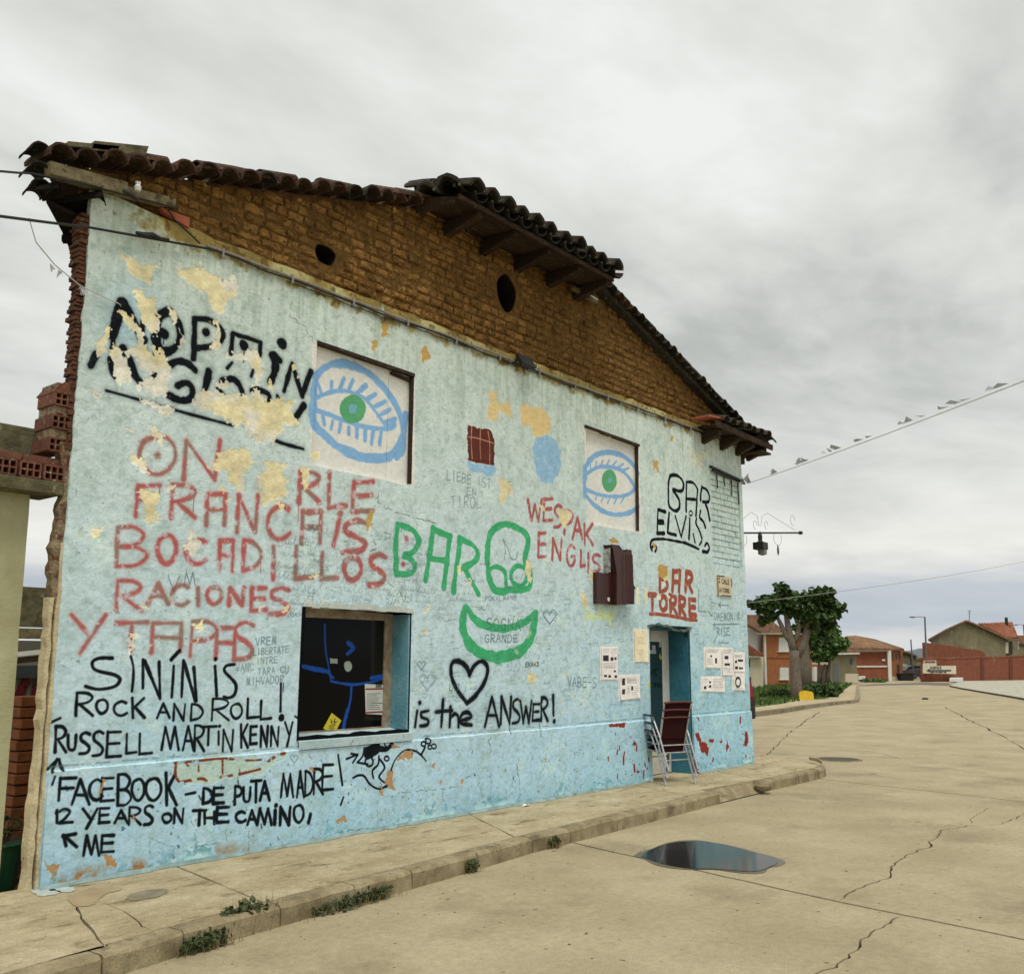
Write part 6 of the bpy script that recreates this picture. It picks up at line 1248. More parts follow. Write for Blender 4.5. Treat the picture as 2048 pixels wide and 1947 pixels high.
# ------------------------------------------------------------------ left side: gateway, hollow bricks, pillar
gw = thing('gateway_beam', 'concrete beam topped with hollow red bricks left of the blue wall', 'beam', (3,.4,3))
MB().box(1.2,3.325,.02,.40,2.90,2.995).build('lintel', M['concrete_moss'], gw, bevel=.008)
def hollow(parent, c, sx, sy, sz, rz=0.0, name='hollow_brick', nx=3, nz=2):
    t = .012; x0, x1, z0, z1 = -sx/2, sx/2, -sz/2, sz/2; s = MB()
    for i in range(nx+1): x = x0+(x1-x0)*i/nx; s.box(x-t/2, x+t/2, -sy/2, sy/2, z0, z1)
    for j in range(nz+1): z = z0+(z1-z0)*j/nz; s.box(x0+.0007, x1-.0007, -sy/2+.0007, sy/2-.0007, z-t/2, z+t/2)
    s.box(x0+.001, x1-.001, sy/2-.02, sy/2-.0015, z0+.001, z1-.001)
    R_ = Matrix.Rotation(rz, 3, 'Z'); s.v = [R_ @ v+Vector(c) for v in s.v]; o = s.build(name, M['hollow'], parent); return o
for i in range(9): hollow(gw, (3.25-i*.172, .14, 3.058), .140, .22, .105)
for i in range(5): MB().box(3.32-(i+1)*.30+.01,3.32-i*.30,.06,.34,3.118,3.175).build('brick', M['hollow'], gw, bevel=.006)
MB().box(1.2,3.28,.36,.60,3.18,3.44).build('upper_slab', M['concrete_moss'], gw, bevel=.01)
cl_ = thing('brick_stub', 'stub of hollow bricks sticking out from the left edge of the building', 'brick stub', (3.3,.25,3.5))
zc_ = 3.225
for i in range(6):
    if i % 2 == 0: hollow(cl_, (3.262+.004*i,.17,zc_+.048), .135, .28, .092)
    else: MB().box(3.20+.004*i,3.33,.045,.30,zc_+.0,zc_+.078).build('mortar', M['rubble'], cl_, bevel=.012)
    zc_ += .098 if i % 2 == 0 else .078
MB().prism([(3.20,.03,zc_-.08),(3.335,.03,zc_-.08),(3.335,.03,zc_-.02),(3.27,.03,zc_-.0),(3.23,.03,zc_-.025)], (0,.28,0)).build('brick', M['hollow'], cl_, bevel=.008)
gp = thing('gate_pillar', 'cream plastered gate pillar with peeling paint at the left picture edge', 'pillar', (3,.4,0))
strip('shaft', lambda z: 2.6, lambda z: 3.165+.012*(2.9-z), .10, 2.955, .20, .55, M['cream_gate'], 11, .003, gp, .2)
pk = thing('brick_pier', 'low orange brick pier in the gap beside the blue building', 'pier', (3.5,.9,0))
x0, x1 = onwall(35,1500,.75).x, onwall(78,1500,.75).x; z = .1; k = 0
while z < 1.35:
    MB().box(x0+.01*math.sin(k*2.1),x1+.2,.75+.012*math.sin(k*1.3),1.0,z,z+.073).build('brick', mat('orange_brick', (.36,.13,.05), (.24,.085,.035), 10, .9, .6, 40, coord='World') if k == 0 else bpy.data.materials['orange_brick'], pk, bevel=.008); z += .083; k += 1
gt = thing('corrugated_gate', 'grey corrugated metal gate with red spray strokes behind the gap', 'gate', (3.8,1.6,0))
Yg = 1.6; gx0, gx1 = onwall(-40,1500,Yg).x, onwall(120,1500,Yg).x; zg = onwall(60,1355,Yg).z
s = MB(); n = int((gx1-gx0)/.025); 
for i in range(n+1):
    x = gx0+i*.025; d = .0 if (i//2) % 2 else .018; s.v += [Vector((x,Yg+d,.1)), Vector((x,Yg+d,zg))]
for i in range(n): s.f.append((2*i,2*i+2,2*i+3,2*i+1))
s.build('sheet', mat('gate_sheet', (.20,.19,.16), (.15,.145,.12), 4, .6, .1, 30, coord='World'), gt, recalc=False)
MB().box(gx0,gx1,Yg-.03,Yg+.03,zg,onwall(60,1330,Yg).z).build('top_rail', mat('rail_grey', (.07,.085,.09), (.05,.06,.065), 6, .6), gt)
s = MB(); P_ = [onwall(*p_, Yg-.012) for p_ in ((25,1440),(30,1405),(45,1370),(58,1358))]; P2_ = [onwall(*p_, Yg-.012) for p_ in ((60,1450),(66,1400),(74,1375),(80,1370))]
for pp in (P_, P2_):
    for a, b in zip(pp, pp[1:]): d = (b-a).normalized(); pr = Vector((d.z,0,-d.x))*.035; s.add([a-pr,a+pr,b+pr,b-pr], [(0,1,2,3)])
s.build('spray_stroke', mat('red_spray', (.13,.012,.018), (.10,.01,.015), 12, .7, coord='World'), gt)
MB().box(gx0+.1,gx0+.5,Yg-.05,Yg-.01,onwall(10,1475,Yg).z-.05,onwall(10,1475,Yg).z+.02).build('latch', M['black'], gt)
# yard building seen through the gap
yb = thing('yard_shed', 'mossy brick shed with pale beam seen through the gap at the left', 'shed', (10,9,0))
D_ = 9.0
def vb(name, x0, y0, x1, y1, D, m_, dep=.3):
    a = onwall(x0,y0,D); b = onwall(x1,y1,D); return MB().box(min(a.x,b.x),max(a.x,b.x),D,D+dep,min(a.z,b.z),max(a.z,b.z)).build(name, m_, yb)
vb('wall', -80, 1165, 140, 1255, D_+.3, M['concrete_moss']); vb('beam', -80, 1252, 140, 1278, D_, M['wood_pale']); vb('panel', -80, 1278, 140, 1400, D_+.4, mat('pale_panel', (.46,.46,.44), (.40,.40,.37), 2, .8, coord='World'))
a, b = onwall(-60,1318,D_-.1), onwall(130,1298,D_-.1); MB().bar(a, b, .06, .07).build('rail', M['white_metal'], yb); MB().bar(a+Vector((0,0,-.1)), b+Vector((0,0,-.1)), .05, .09).build('rail', M['wood_dark'], yb)
vb('lower_wall', -80, 1400, 140, 1640, D_+.5, M['side'])
# green pot
gpz = onz(28,1742,.03); gpx = thing('green_planter', 'dark green plastic planter bucket with weeds at the gate', 'planter', (3.22,.55,.05))
cx_, cy_ = 3.26, .50
MB().tube([(cx_,cy_,.06),(cx_,cy_,.10),(cx_,cy_,.36),(cx_,cy_,.40),(cx_,cy_,.415)], [.155,.175,.205,.222,.21], 24).build('bucket', M['green_plastic'], gpx, smooth=False)
MB().tube([(cx_,cy_,.41),(cx_,cy_,.418)], .19, 20).build('soil', M['soil'], gpx)
def leaves(s, c, rad, n, size, rr_, up=.2):
    for i in range(n):
        d = Vector((rr_.gauss(0,1), rr_.gauss(0,1), rr_.gauss(0,1))).normalized(); r_ = rr_.random()**.45
        p = Vector((c[0]+d.x*rad[0]*r_, c[1]+d.y*rad[1]*r_, c[2]+d.z*rad[2]*r_)); a = Vector((rr_.uniform(-1,1), rr_.uniform(-1,1), rr_.uniform(-.7,.5)+up)).normalized(); b = a.cross(Vector((rr_.uniform(-1,1), rr_.uniform(-1,1), rr_.uniform(-1,1)))).normalized()
        L_ = size*rr_.uniform(.6,1.3); wd = L_*.42; m_ = a.cross(b)*L_*.12
        s.add([p, p+a*L_*.5+b*wd-m_, p+a*L_, p+a*L_*.5-b*wd-m_], [(0,1,2),(0,2,3)])
s = MB(); rr_ = random.Random(3)
for i in range(16):
    a = rr_.uniform(0,6.28); s.tube([(cx_+.1*math.cos(a),cy_+.1*math.sin(a),.41),(cx_+.16*math.cos(a),cy_+.16*math.sin(a),.52+rr_.random()*.12),(cx_+.24*math.cos(a),cy_+.24*math.sin(a),.50+rr_.random()*.12)], [.004,.003,.001], 4)
leaves(s, (cx_,cy_,.50), (.2,.2,.12), 60, .06, rr_); s.build('weeds', M['weed'], gpx, recalc=False)
# ------------------------------------------------------------------ weeds and dry grass along the kerb
def weed(label, px, py, rad, n, size, seed, h=.12, grp='weeds growing along the kerb'):
    h *= .72; c_ = onz(px, py, .02); t = thing('kerb_weed', label, 'weed', c_, grp); s = MB(); r_ = random.Random(seed)
    leaves(s, (c_.x, c_.y, h*.45), (rad, .06, h*.5), n, size, r_); s.build('leaves', M['weed'], t, recalc=False)
    s = MB()
    for i in range(int(n*.5)):
        x = c_.x+r_.gauss(0,rad*.6); y = c_.y+r_.gauss(0,.03); hh = h*r_.uniform(.4,1.3); s.add([(x,y,.0),(x+.006,y,.0),(x+r_.uniform(-.05,.05),y+r_.uniform(-.04,.03),hh)], [(0,1,2)])
    tag(s.build('dry_blades', M['dry'], t, recalc=False), kind='stuff')
    for v in range(0): pass
    return t
weed('leafy weed clump at the kerb foot, nearest the camera', 405, 1893, .22, 170, .040, 1, .15)
weed('taller leafy weed climbing over the kerb top, second from the camera', 493, 1857, .20, 260, .046, 2, .30)
weed('low spreading weed row below the kerb under the cracked patch', 690, 1812, .34, 230, .036, 3, .12)
weed('small weed at the kerb joint below the doodle on the plinth', 755, 1792, .16, 130, .036, 4, .15)
weed('dark weed tuft in the kerb joint below the painted heart', 938, 1738, .09, 170, .036, 5, .15)
weed('weed tuft at the kerb joint halfway to the door', 1105, 1690, .11, 170, .036, 6, .15)
s = MB(); r_ = random.Random(9)                      # litter of dry stalks lying in the gutter
for i in range(700):
    px = r_.uniform(300, 1000); t_ = (px-300)/700; X = onz(300+700*t_, 1925-215*t_).x; y = -1.60+.28*t_+r_.gauss(0,.03)-.02; x = X+r_.uniform(-.1,.1); a = r_.uniform(0,3.14); L_ = r_.uniform(.01,.05)
    s.add([(x,y,.006),(x+.004,y+.004,.008),(x+L_*math.cos(a),y+L_*math.sin(a)*.6,.006+r_.uniform(0,.02))], [(0,1,2)])
tag(s.build('gutter_litter', M['dry'], recalc=False), 'dry stalks and crumbs lying in the gutter at the kerb foot', 'dry grass', kind='stuff')
s = MB()                                             # small stones and chips on road and pavement
for i in range(420):
    x = r_.uniform(2.5,14); on = r_.random() < .5
    y = r_.uniform(-1.3,-.03) if on else -1.55-abs(r_.gauss(0,.5)); z = PZ+.001 if on else .001; q = r_.uniform(.002,.008)
    s.add([(x-q,y-q,z),(x+q,y-q*.6,z),(x+q*.3,y+q,z),(x,y,z+q)], [(0,1,3),(1,2,3),(2,0,3)])
tag(s.build('grit', M['kerb'], recalc=False), 'scattered grit and small chips on the pavement and road', 'grit', kind='stuff')
# ------------------------------------------------------------------ bunting and wires on the right
b0 = Vector((14.55,.10,4.52)); far_ = atd(2048,753,7.5); b1 = b0+(far_-b0)*1.35
q0 = atd(1497,966,15.2); q1 = atd(2048,755,8.0); q1 = q0+(q1-q0)*1.3
bt_ = thing('bunting_line', 'string of torn white plastic pennants running from the building corner over the street', 'bunting', q0)
def bl(px):                                          # point of the line seen at picture column px
    lo, hi = 0.0, 1.0
    for _ in range(30):
        mid = (lo+hi)/2; p_ = q0+(q1-q0)*mid; v_ = p_-CAMP; x_ = CX+F*v_.dot(CR)/v_.dot(CF)
        if x_ < px: lo = mid
        else: hi = mid
    return q0+(q1-q0)*lo
MB().tube(sag(q0, q1, 16, .04), .006, 5).build('string', M['string'], bt_)
rr_ = random.Random(5); M['rag'].node_tree.nodes['Principled BSDF'].inputs['Transmission Weight'].default_value = 0
for px, L_, H2 in ((1495,.42,.42),(1548,.30,.25),(1606,.42,.20),(1668,.45,.20),(1730,.40,.10),(1830,.45,.14),(1915,.50,.13),(2025,.50,.08)):
    p_ = bl(px)-Vector((0,0,.0)); d = (q1-q0).normalized(); s = MB(); upv = Vector((0,0,1)); nn = 5; tp = []; bt2 = []
    for i in range(nn+1):
        f = i/nn; tp.append(p_+d*(L_*(f-.5))); bt2.append(p_+d*(L_*(f-.8))+upv*H2*.55*math.sin(f*2.6+.2)*rr_.uniform(.4,1)+Vector((rr_.uniform(-.03,.03),rr_.uniform(-.03,.03),0)))
    for i in range(nn):
        if rr_.random() < .78: s.add([tp[i], tp[i+1], bt2[i+1], bt2[i]], [(0,1,2,3)])
    s.add([tp[0], tp[0]-d*.12+upv*.05, bt2[0]], [(0,1,2)])
    s.build('pennant', M['rag'], bt_, recalc=False)
h0 = atd(1490,1196,16.5); h1 = atd(2048,1112,30)
one(MB().tube(sag(h0-(h1-h0)*.2, h1+(h1-h0)*.5, 12, .2), .005, 5).build('overhead_wire', M['wire_grey']), 'thin grey overhead wire crossing the sky above the far street', 'wire')
h0b = atd(1490,1184,60); h1b = atd(2048,1113,75)
# ------------------------------------------------------------------ car behind the corner
cr_ = onz(1507,1474,0); car = thing('parked_car', 'maroon car with white stripe and black bumper half hidden behind the building corner', 'car', (0,0,0)); ROOTLOC[car] = Vector((0,0,0))
cp = mat('car_maroon', (.10,.012,.015), (.08,.01,.012), 2, .3, spec=.5); cw = mat('car_white', (.65,.65,.64), (.6,.6,.6), 3, .35); cg = mat('car_glass', (.02,.022,.025), (.02,.02,.02), 3, .1, spec=.5); ct = mat('tyre', (.02,.02,.02), (.015,.015,.015), 20, .85)
# local: length along x (rear end at x=0), width along y, height z
prof = [(0,.35),(-.04,.60),(.02,.95),(.14,1.12),(.42,1.50),(.9,1.56),(1.9,1.55),(2.55,1.42),(3.15,1.02),(3.95,.90),(4.2,.72),(4.22,.38),(3.9,.25),(.3,.25)]
s = MB(); n = len(prof)
ws = [.78,.82,.84,.82,.68,.64,.64,.66,.80,.82,.76,.78,.80,.80]
s.v += [Vector((x,-w_2,z)) for (x,z), w_2 in zip(prof, ws)]+[Vector((x,w_2,z)) for (x,z), w_2 in zip(prof, ws)]
for t in tessellate_polygon([[Vector((x,0,z)) for x,z in prof]]): s.f.append(tuple(t)); s.f.append(tuple(q+n for q in t)[::-1])
for i in range(n): j = (i+1) % n; s.f.append((i,j,j+n,i+n))
s.build('body', cp, car, bevel=.04, smooth=True)
for sy in (-1, 1):
    MB().prism([(.45,sy*.72,1.08),(.62,sy*.69,1.44),(1.9,sy*.69,1.46),(2.5,sy*.70,1.36),(2.95,sy*.76,1.05)], (0,sy*.035,0)).build('side_window', cg, car)
    MB().prism([(-.03,sy*.66,.78),(.0,sy*.80,.78),(.06,sy*.80,1.10),(.05,sy*.66,1.10)], (-.05,0,0)).build('tail_light', mat('tail_red', (.25,.01,.01), (.2,.01,.01), 4, .25) if sy < 0 else bpy.data.materials['tail_red'], car)
    for x in (.75, 3.35):
        wh = MB().tube([(x,sy*.62,.31),(x,sy*.80,.31)], .31, 20).build('wheel', ct, car); MB().tube([(x,sy*.79,.31),(x,sy*.81,.31)], .19, 14).build('rim', M['alu'], wh)
    MB().box(.2,3.9,sy*.82-.02,sy*.82+.02,.52,.60).build('side_stripe', cw, car)
MB().prism([(.13,-.66,1.13),(.40,-.60,1.46),(.40,.60,1.46),(.13,.66,1.13)], (-.03,0,.01)).build('rear_window', cg, car)
MB().box(-.13,.12,-.80,.80,.28,.58).build('bumper', M['black'], car, bevel=.05); MB().box(-.09,-.05,-.26,.26,.62,.73).build('number_plate', cw, car)
car.rotation_euler = (0,0,math.radians(62)); car.location = (21.98, 4.28, 0); car.scale = (1, 1, 1.08)
# ------------------------------------------------------------------ far side of the street
GN = -.5
def gb(x, y): return onz(*bgp(x, y), 0, True)
# island: kerb, paving, grass
isl = thing('traffic_island', 'raised island with paving, kerb and grass across the street', 'traffic island', (45,12,-.4))
Z_ = lambda x: GZ(x)+.14
ko = [gb(*p_) for p_ in ((150,1095),(230,1080),(400,1058),(560,1030),(700,1010),(800,998),(870,992),(900,985),(907,960),(905,925),(904,898))]
gr_edge = [gb(*p_) for p_ in ((100,1075),(230,1045),(400,1020),(560,992),(700,975),(780,950),(800,925),(830,900))]
inner = [gb(*p_) for p_ in ((860,880),(700,868),(300,890),(100,940))]
def poly_sheet(name, pts, zf, m_, parent, th=.0):
    s = MB(); q = [(p_[0], p_[1], zf(p_[0])) for p_ in pts]; s.sheet([q]); return s.build(name, m_, parent, recalc=False)
fullp = [(p_.x, p_.y) for p_ in ko]+[(p_.x, p_.y) for p_ in inner]
poly_sheet('paving', fullp, Z_, M['pave'], isl)
MK = mat('island_kerb', (.30,.26,.17), (.17,.14,.09), 1, .9, .5, 20, coord='World', c3=(.42,.30,.08), s3=.7, t3=.62)
for a, b in zip(ko, ko[1:]):
    d = Vector((b.x-a.x, b.y-a.y, 0)); n_ = Vector((-d.y, d.x, 0)).normalized()*.25; n2 = max(1, int(d.length/1.6))
    for i in range(n2):
        p_ = Vector((a.x, a.y, 0))+d*(i/n2); dd = d/n2*.985; zz0 = GZ(p_.x)-.05
        MB().obox((p_.x, p_.y, zz0), dd+Vector((0,0,GZ(p_.x+dd.x)-GZ(p_.x))), n_, (0,0,.21)).build('kerb_stone', MK, isl)
gp_ = [(p_.x, p_.y) for p_ in gr_edge]+[(p_.x, p_.y) for p_ in inner]
poly_sheet('turf', gp_, lambda x: Z_(x)+.02, mat('turf', (.055,.085,.02), (.085,.10,.03), .8, .95, .5, 9, coord='World', c3=(.17,.15,.06), s3=.6, t3=.6), isl)
def inpoly(x, y, P_):
    c = False; n = len(P_)
    for i in range(n):
        (xa, ya), (xb, yb2) = P_[i], P_[(i+1) % n]
        if (ya > y) != (yb2 > y) and x < (xb-xa)*(y-ya)/(yb2-ya)+xa: c = not c
    return c
s = MB(); r_ = random.Random(4); x0 = min(p_[0] for p_ in gp_); x1 = max(p_[0] for p_ in gp_); y0 = min(p_[1] for p_ in gp_); y1 = max(p_[1] for p_ in gp_); k = 0
while k < 14000:
    x, y = r_.uniform(x0, x1), r_.uniform(y0, y1)
    k += 1
    if not inpoly(x, y, gp_): continue
    z = Z_(x)+.02; a = r_.uniform(0, 6.28); wd = .05; h = r_.uniform(.10, .30); s.add([(x-wd*math.cos(a),y-wd*math.sin(a),z),(x+wd*math.cos(a),y+wd*math.sin(a),z),(x+r_.uniform(-.12,.12),y+r_.uniform(-.12,.12),z+h)], [(0,1,2)])
tag(s.build('grass', M['grass'], None, recalc=False), 'rough green grass under the trees on the island', 'grass', kind='stuff')
# trees
def tree(label, trunkpts, limbs, crowns, n, size, lm, cat='tree', name='pollarded_tree', seed=1, bark='bark', loc=None):
    t = thing(name, label, cat, loc or trunkpts[0][0]); s = MB()
    s.tube([p_ for p_, r in trunkpts], [r for p_, r in trunkpts], 9)
    s.build('trunk', M[bark], t, smooth=True)
    for lb in limbs: MB().tube([p_ for p_, r in lb], [r for p_, r in lb], 7).build('limb', M[bark], t, smooth=True)
    s = MB(); r_ = random.Random(seed); tot = sum(c_[1][0]*c_[1][1]*c_[1][2] for c_ in crowns)
    for c_, rad in crowns:
        k = int(n*rad[0]*rad[1]*rad[2]/tot)
        for j in range(max(3, k//60)):
            d = Vector((r_.gauss(0,1), r_.gauss(0,1), r_.gauss(0,1))).normalized(); cc = c_+Vector((d.x*rad[0], d.y*rad[1], d.z*rad[2]))*(.2+.6*r_.random()); q = .24*max(rad)*r_.uniform(.6,1.2)
            leaves(s, cc, (q, q, q*.7), 60, size, r_, -.2)
    s.build('crown', M[lm], t, recalc=False); return t
DT = 52.0; P = lambda x, y, d=DT: atd(*bgp(x, y), d)
base_t = P(498, 930)
tree('pollarded mulberry with forked grey trunk standing behind the yellow block',
     [(P(500,935)-Vector((0,0,.4)), .34), (P(495,880), .30), (P(489,780), .27), (P(486,700), .28), (P(487,650), .30)],
     [[(P(483,660), .26), (P(462,590), .21), (P(445,520), .18), (P(430,420), .13)], [(P(470,600), .18), (P(430,560), .14), (P(395,480), .12), (P(365,420), .08)], [(P(475,610), .17), (P(505,545), .15), (P(512,480), .12), (P(480,425), .09)],
      [(P(500,680), .26), (P(540,620), .22), (P(560,540), .20), (P(578,460), .17), (P(585,380), .11)], [(P(560,550), .14), (P(600,500), .10), (P(618,450), .06)], [(P(507,700), .10), (P(513,800), .09), (P(515,890), .08)]],
     [(P(300,360), (1.1,1.3,.75)), (P(390,340), (1.1,1.3,.8)), (P(440,290), (1.0,1.1,.7)), (P(420,245), (.7,.8,.45)), (P(340,430), (.8,.9,.6)), (P(250,350), (.55,.7,.35)), (P(480,390), (.8,.9,.5)),
      (P(600,300), (1.0,1.2,.7)), (P(680,350), (1.2,1.3,1.0)), (P(640,430), (1.3,1.4,1.0)), (P(710,410), (.9,1.0,.8)), (P(620,270), (.8,.8,.4)), (P(690,280), (.5,.6,.3)), (P(560,400), (.7,1.0,.7)), (P(740,390), (.45,.5,.5))], 4000, .34, 'leaf', seed=11)
D2 = 60.0; P2f = lambda x, y: atd(*bgp(x, y), D2)
tree('darker tree with thick trunk right behind the pollarded mulberry', [(P2f(555,900)-Vector((0,0,.3)), .42), (P2f(550,760), .36), (P2f(548,640), .32), (P2f(560,560), .28)], [[(P2f(560,580), .3), (P2f(600,500), .2), (P2f(640,440), .12)]],
     [(P2f(600,540), (1.3,1.5,1.2)), (P2f(640,470), (1.5,1.5,1.1)), (P2f(570,450), (1.2,1.2,.9)), (P2f(600,620), (1.0,1.0,.9))], 1700, .32, 'leaf', name='shade_tree', seed=12)
D3 = 66.0; P3f = lambda x, y: atd(*bgp(x, y), D3)
tree('lower bushy tree with bright green leaves right of the two trunks', [(P3f(665,860)-Vector((0,0,.3)), .17), (P3f(672,800), .14), (P3f(685,740), .11)], [[(P3f(640,860), .11), (P3f(650,790), .10), (P3f(640,720), .07)], [(P3f(690,860), .15), (P3f(705,790), .13), (P3f(715,700), .09), (P3f(730,640), .06)]],
     [(P3f(690,560), (1.6,1.6,1.2)), (P3f(640,620), (1.3,1.3,1.2)), (P3f(730,600), (1.3,1.3,.9)), (P3f(780,600), (.8,.9,.7)), (P3f(650,690), (1.1,1.1,.7)), (P3f(600,690), (.7,.8,.7)), (P3f(700,660), (1.0,1.0,.7)), (P3f(810,610), (.4,.5,.4))], 3300, .30, 'leaf2', name='bushy_tree', seed=13)
# yellow block round the tree foot
yc = gb(510,985); yb_ = thing('yellow_block', 'yellow painted concrete block with rounded top at the foot of the mulberry', 'block', (yc.x, yc.y, 0))
z0 = GZ(yc.x)+.05; fwd = Vector((_fh.x,_fh.y,0)); rgt = Vector((_rt.x,_rt.y,0)); ctr = Vector((yc.x, yc.y, z0))-fwd*1.2
pr = [(x*.31,z*.315) for x, z in ((-1.22,0),(-1.24,1.2),(-1.15,1.62),(-.95,1.78),(-.4,1.84),(.4,1.86),(.95,1.78),(1.15,1.62),(1.24,1.2),(1.22,0))]
MB().prism([ctr-fwd*.25+rgt*a+Vector((0,0,b)) for a, b in pr], fwd*.5).build('block', M['yellow'], yb_, bevel=.03)
# hedges
def bush(label, px, py, wpx, hpx, D, n, seed, m_='leaf'):
    c_ = atd(*bgp(px, py), D); k = .3082*D/1928; t = thing('hedge_bush', label, 'bush', (c_.x, c_.y, GZ(c_.x))); s = MB(); r_ = random.Random(seed)
    for i in range(n//50):
        f = r_.uniform(-1, 1); hh = hpx*k*(1-.35*f*f)*r_.uniform(.2,1); cc = c_+rgt*(f*wpx*k/2)+Vector((0,0,hh/2-hpx*k/2))+fwd*r_.uniform(-.6,.6); leaves(s, cc, (.35,.35,.28), 50, .16, r_)
    s.build('foliage', M[m_], t, recalc=False)
    s = MB(); s.tube([Vector((c_.x,c_.y,GZ(c_.x))), Vector((c_.x,c_.y,GZ(c_.x)+.7))], .08, 6); s.build('stem', M['bark'], t)
bush('dark clipped hedge bush left of the mulberry trunk', 385, 930, 150, 85, 55, 3800, 21, 'leaf'); bush('dark rounded hedge bush right of the mulberry trunk', 635, 895, 175, 90, 58, 4800, 22, 'leaf')
bush('pale green low bush beside the olive shed', 735, 880, 50, 60, 64, 900, 23, 'leaf2')
# ---- houses
M['h_orange'] = mat('orange_brick_wall', (.34,.125,.045), (.26,.095,.035), 3, .9, .3, 6, coord='World', rnd=0)
M['h_red'] = mat('red_brick_wall', (.23,.075,.04), (.17,.055,.032), 2, .9, .3, 6, coord='World', c3=(.26,.16,.11), s3=.6, t3=.66)
M['h_white'] = mat('pale_wall', (.50,.50,.49), (.43,.43,.42), .6, .9, .1, 6, coord='World')
M['h_cream'] = mat('cream_wall', (.56,.50,.36), (.48,.43,.30), 1, .9, .1, 6, coord='World', c3=(.34,.30,.2), s3=.8, t3=.64)
M['h_olive'] = mat('olive_render', (.22,.195,.115), (.15,.135,.08), .9, .93, .3, 6, coord='World', c3=(.30,.26,.17), s3=.5, t3=.6)
M['h_roof'] = mat('far_roof_tiles', (.24,.13,.075), (.15,.09,.055), 1.6, .9, .5, 5, coord='World', c3=(.30,.20,.12), s3=2.4, t3=.58)
M['h_roof_red'] = mat('red_roof_tiles', (.30,.11,.055), (.20,.08,.045), 1.6, .9, .5, 5, coord='World', c3=(.35,.22,.14), s3=2.4, t3=.6)
M['shutter'] = mat('white_shutter', (.62,.61,.57), (.56,.55,.52), 3, .7); M['trim'] = mat('white_trim', (.62,.60,.54), (.54,.52,.46), 2, .8, coord='World')
M['h_dark'] = mat('dark_opening', (.035,.035,.035), (.02,.02,.02), 3, .6); M['grey_door'] = mat('grey_door', (.12,.13,.13), (.09,.10,.10), 3, .7)
class House:
    """vertical front through two picture points at given depths; parts are laid on that front"""
    def __init__(s, name, label, px0, d0, px1, d1, cat='house'):
        a = atd(*bgp(px0, 850), d0); b = atd(*bgp(px1, 850), d1); s.a = Vector((a.x, a.y, 0)); s.b = Vector((b.x, b.y, 0)); s.u = (s.b-s.a).normalized()
        s.n = Vector((-s.u.y, s.u.x, 0)); s.n = s.n if s.n.dot(fwd) > 0 else -s.n; cc_ = (s.a+s.b)/2-Vector((CAMP.x,CAMP.y,0)); s.d = cc_.normalized(); s.t = thing(name, label, cat, (s.a+s.b)/2+Vector((0,0,GN)))
    def p(s, x, y, off=0.0): return onplane(*bgp(x, y), s.a+s.n*off, s.n)
    def face(s, name, pts, m_, th=.3, off=0.0, zb=None, parent=None, up=None):
        q = [s.p(x, y, off) for x, y in pts]
        if zb is not None:
            for i in zb: q[i].z = GN-.2
        return MB().prism(q, (s.d if th > 1.5 else s.n)*th).build(name, m_, parent or s.t)
    def win(s, name, x0, y0, x1, y1, m_, th=.08, off=-.05, frame=None):
        o = s.face(name, [(x0,y0),(x1,y0),(x1,y1),(x0,y1)], m_, th, off)
        if frame: f = frame; s.face('sill', [(x0-f,y1),(x1+f,y1),(x1+f,y1+f*.8),(x0-f,y1+f*.8)], M['trim'], .2, off-.08, parent=o)
        return o
    def tiles(s, p00, p10, p01, p11, m_, n, name='roof_tile_row', parent=None, r=.12):
        """rows of barrel tiles down a slope: p00-p10 is the ridge side, p01-p11 the eave side"""
        sB = MB()
        for i in range(n+1):
            a = p00.lerp(p10, i/n); b = p01.lerp(p11, i/n); sB.tube([a, b], r, 6)
        return sB.build('tile_ridges', m_, parent or s.t)
# orange brick house with pale gable
h = House('brick_house', 'two storey orange brick house with pale gable and white downpipe left of the trees', 272, 80, 600, 86)
h.face('wall', [(272,540),(600,548),(600,930),(272,930)], M['h_orange'], 7, 0, zb=(2,3)); h.face('pale_wall', [(60,400),(165,420),(278,525),(278,690),(60,690)], M['h_white'], 8, .35)
h.face('roof', [(100,395),(167,418),(285,418),(430,530),(272,533),(165,468)], M['h_roof'], .4, -.6)
h.face('eave', [(272,520),(600,520),(600,545),(272,545)], M['trim'], .5, -.5)
h.face('downpipe', [(287,535),(297,535),(308,935),(298,935)], M['trim'], .1, -.2)
h.win('window', 383, 566, 450, 655, M['shutter'], frame=6); h.win('window', 391, 760, 446, 838, M['shutter'], frame=5); h.win('door', 612, 755, 628, 850, M['shutter']) 
h.face('band', [(272,695),(600,697),(600,702),(272,700)], mat('brown_band', (.2,.08,.04), (.16,.06,.03), 2, .9), .06, -.04)
h = House('cream_house', 'low cream house with small red tiled roof right beside the bar corner', 100, 74, 292, 77)
h.face('wall', [(100,692),(283,692),(283,950),(100,950)], M['h_cream'], 4, 0, zb=(2,3)); h.face('roof', [(100,560),(172,612),(285,685),(100,685)], M['h_roof_red'], .5, -.35)
h.tiles(h.p(110,565,-.4), h.p(172,612,-.4), h.p(110,684,-.4), h.p(280,684,-.4), M['h_roof_red'], 12); h.face('eave', [(100,684),(294,684),(294,694),(100,694)], M['trim'], .4, -.45)
h.win('window', 150, 710, 195, 760, M['h_dark'], frame=4); h.win('window', 165, 822, 202, 858, M['h_dark'])
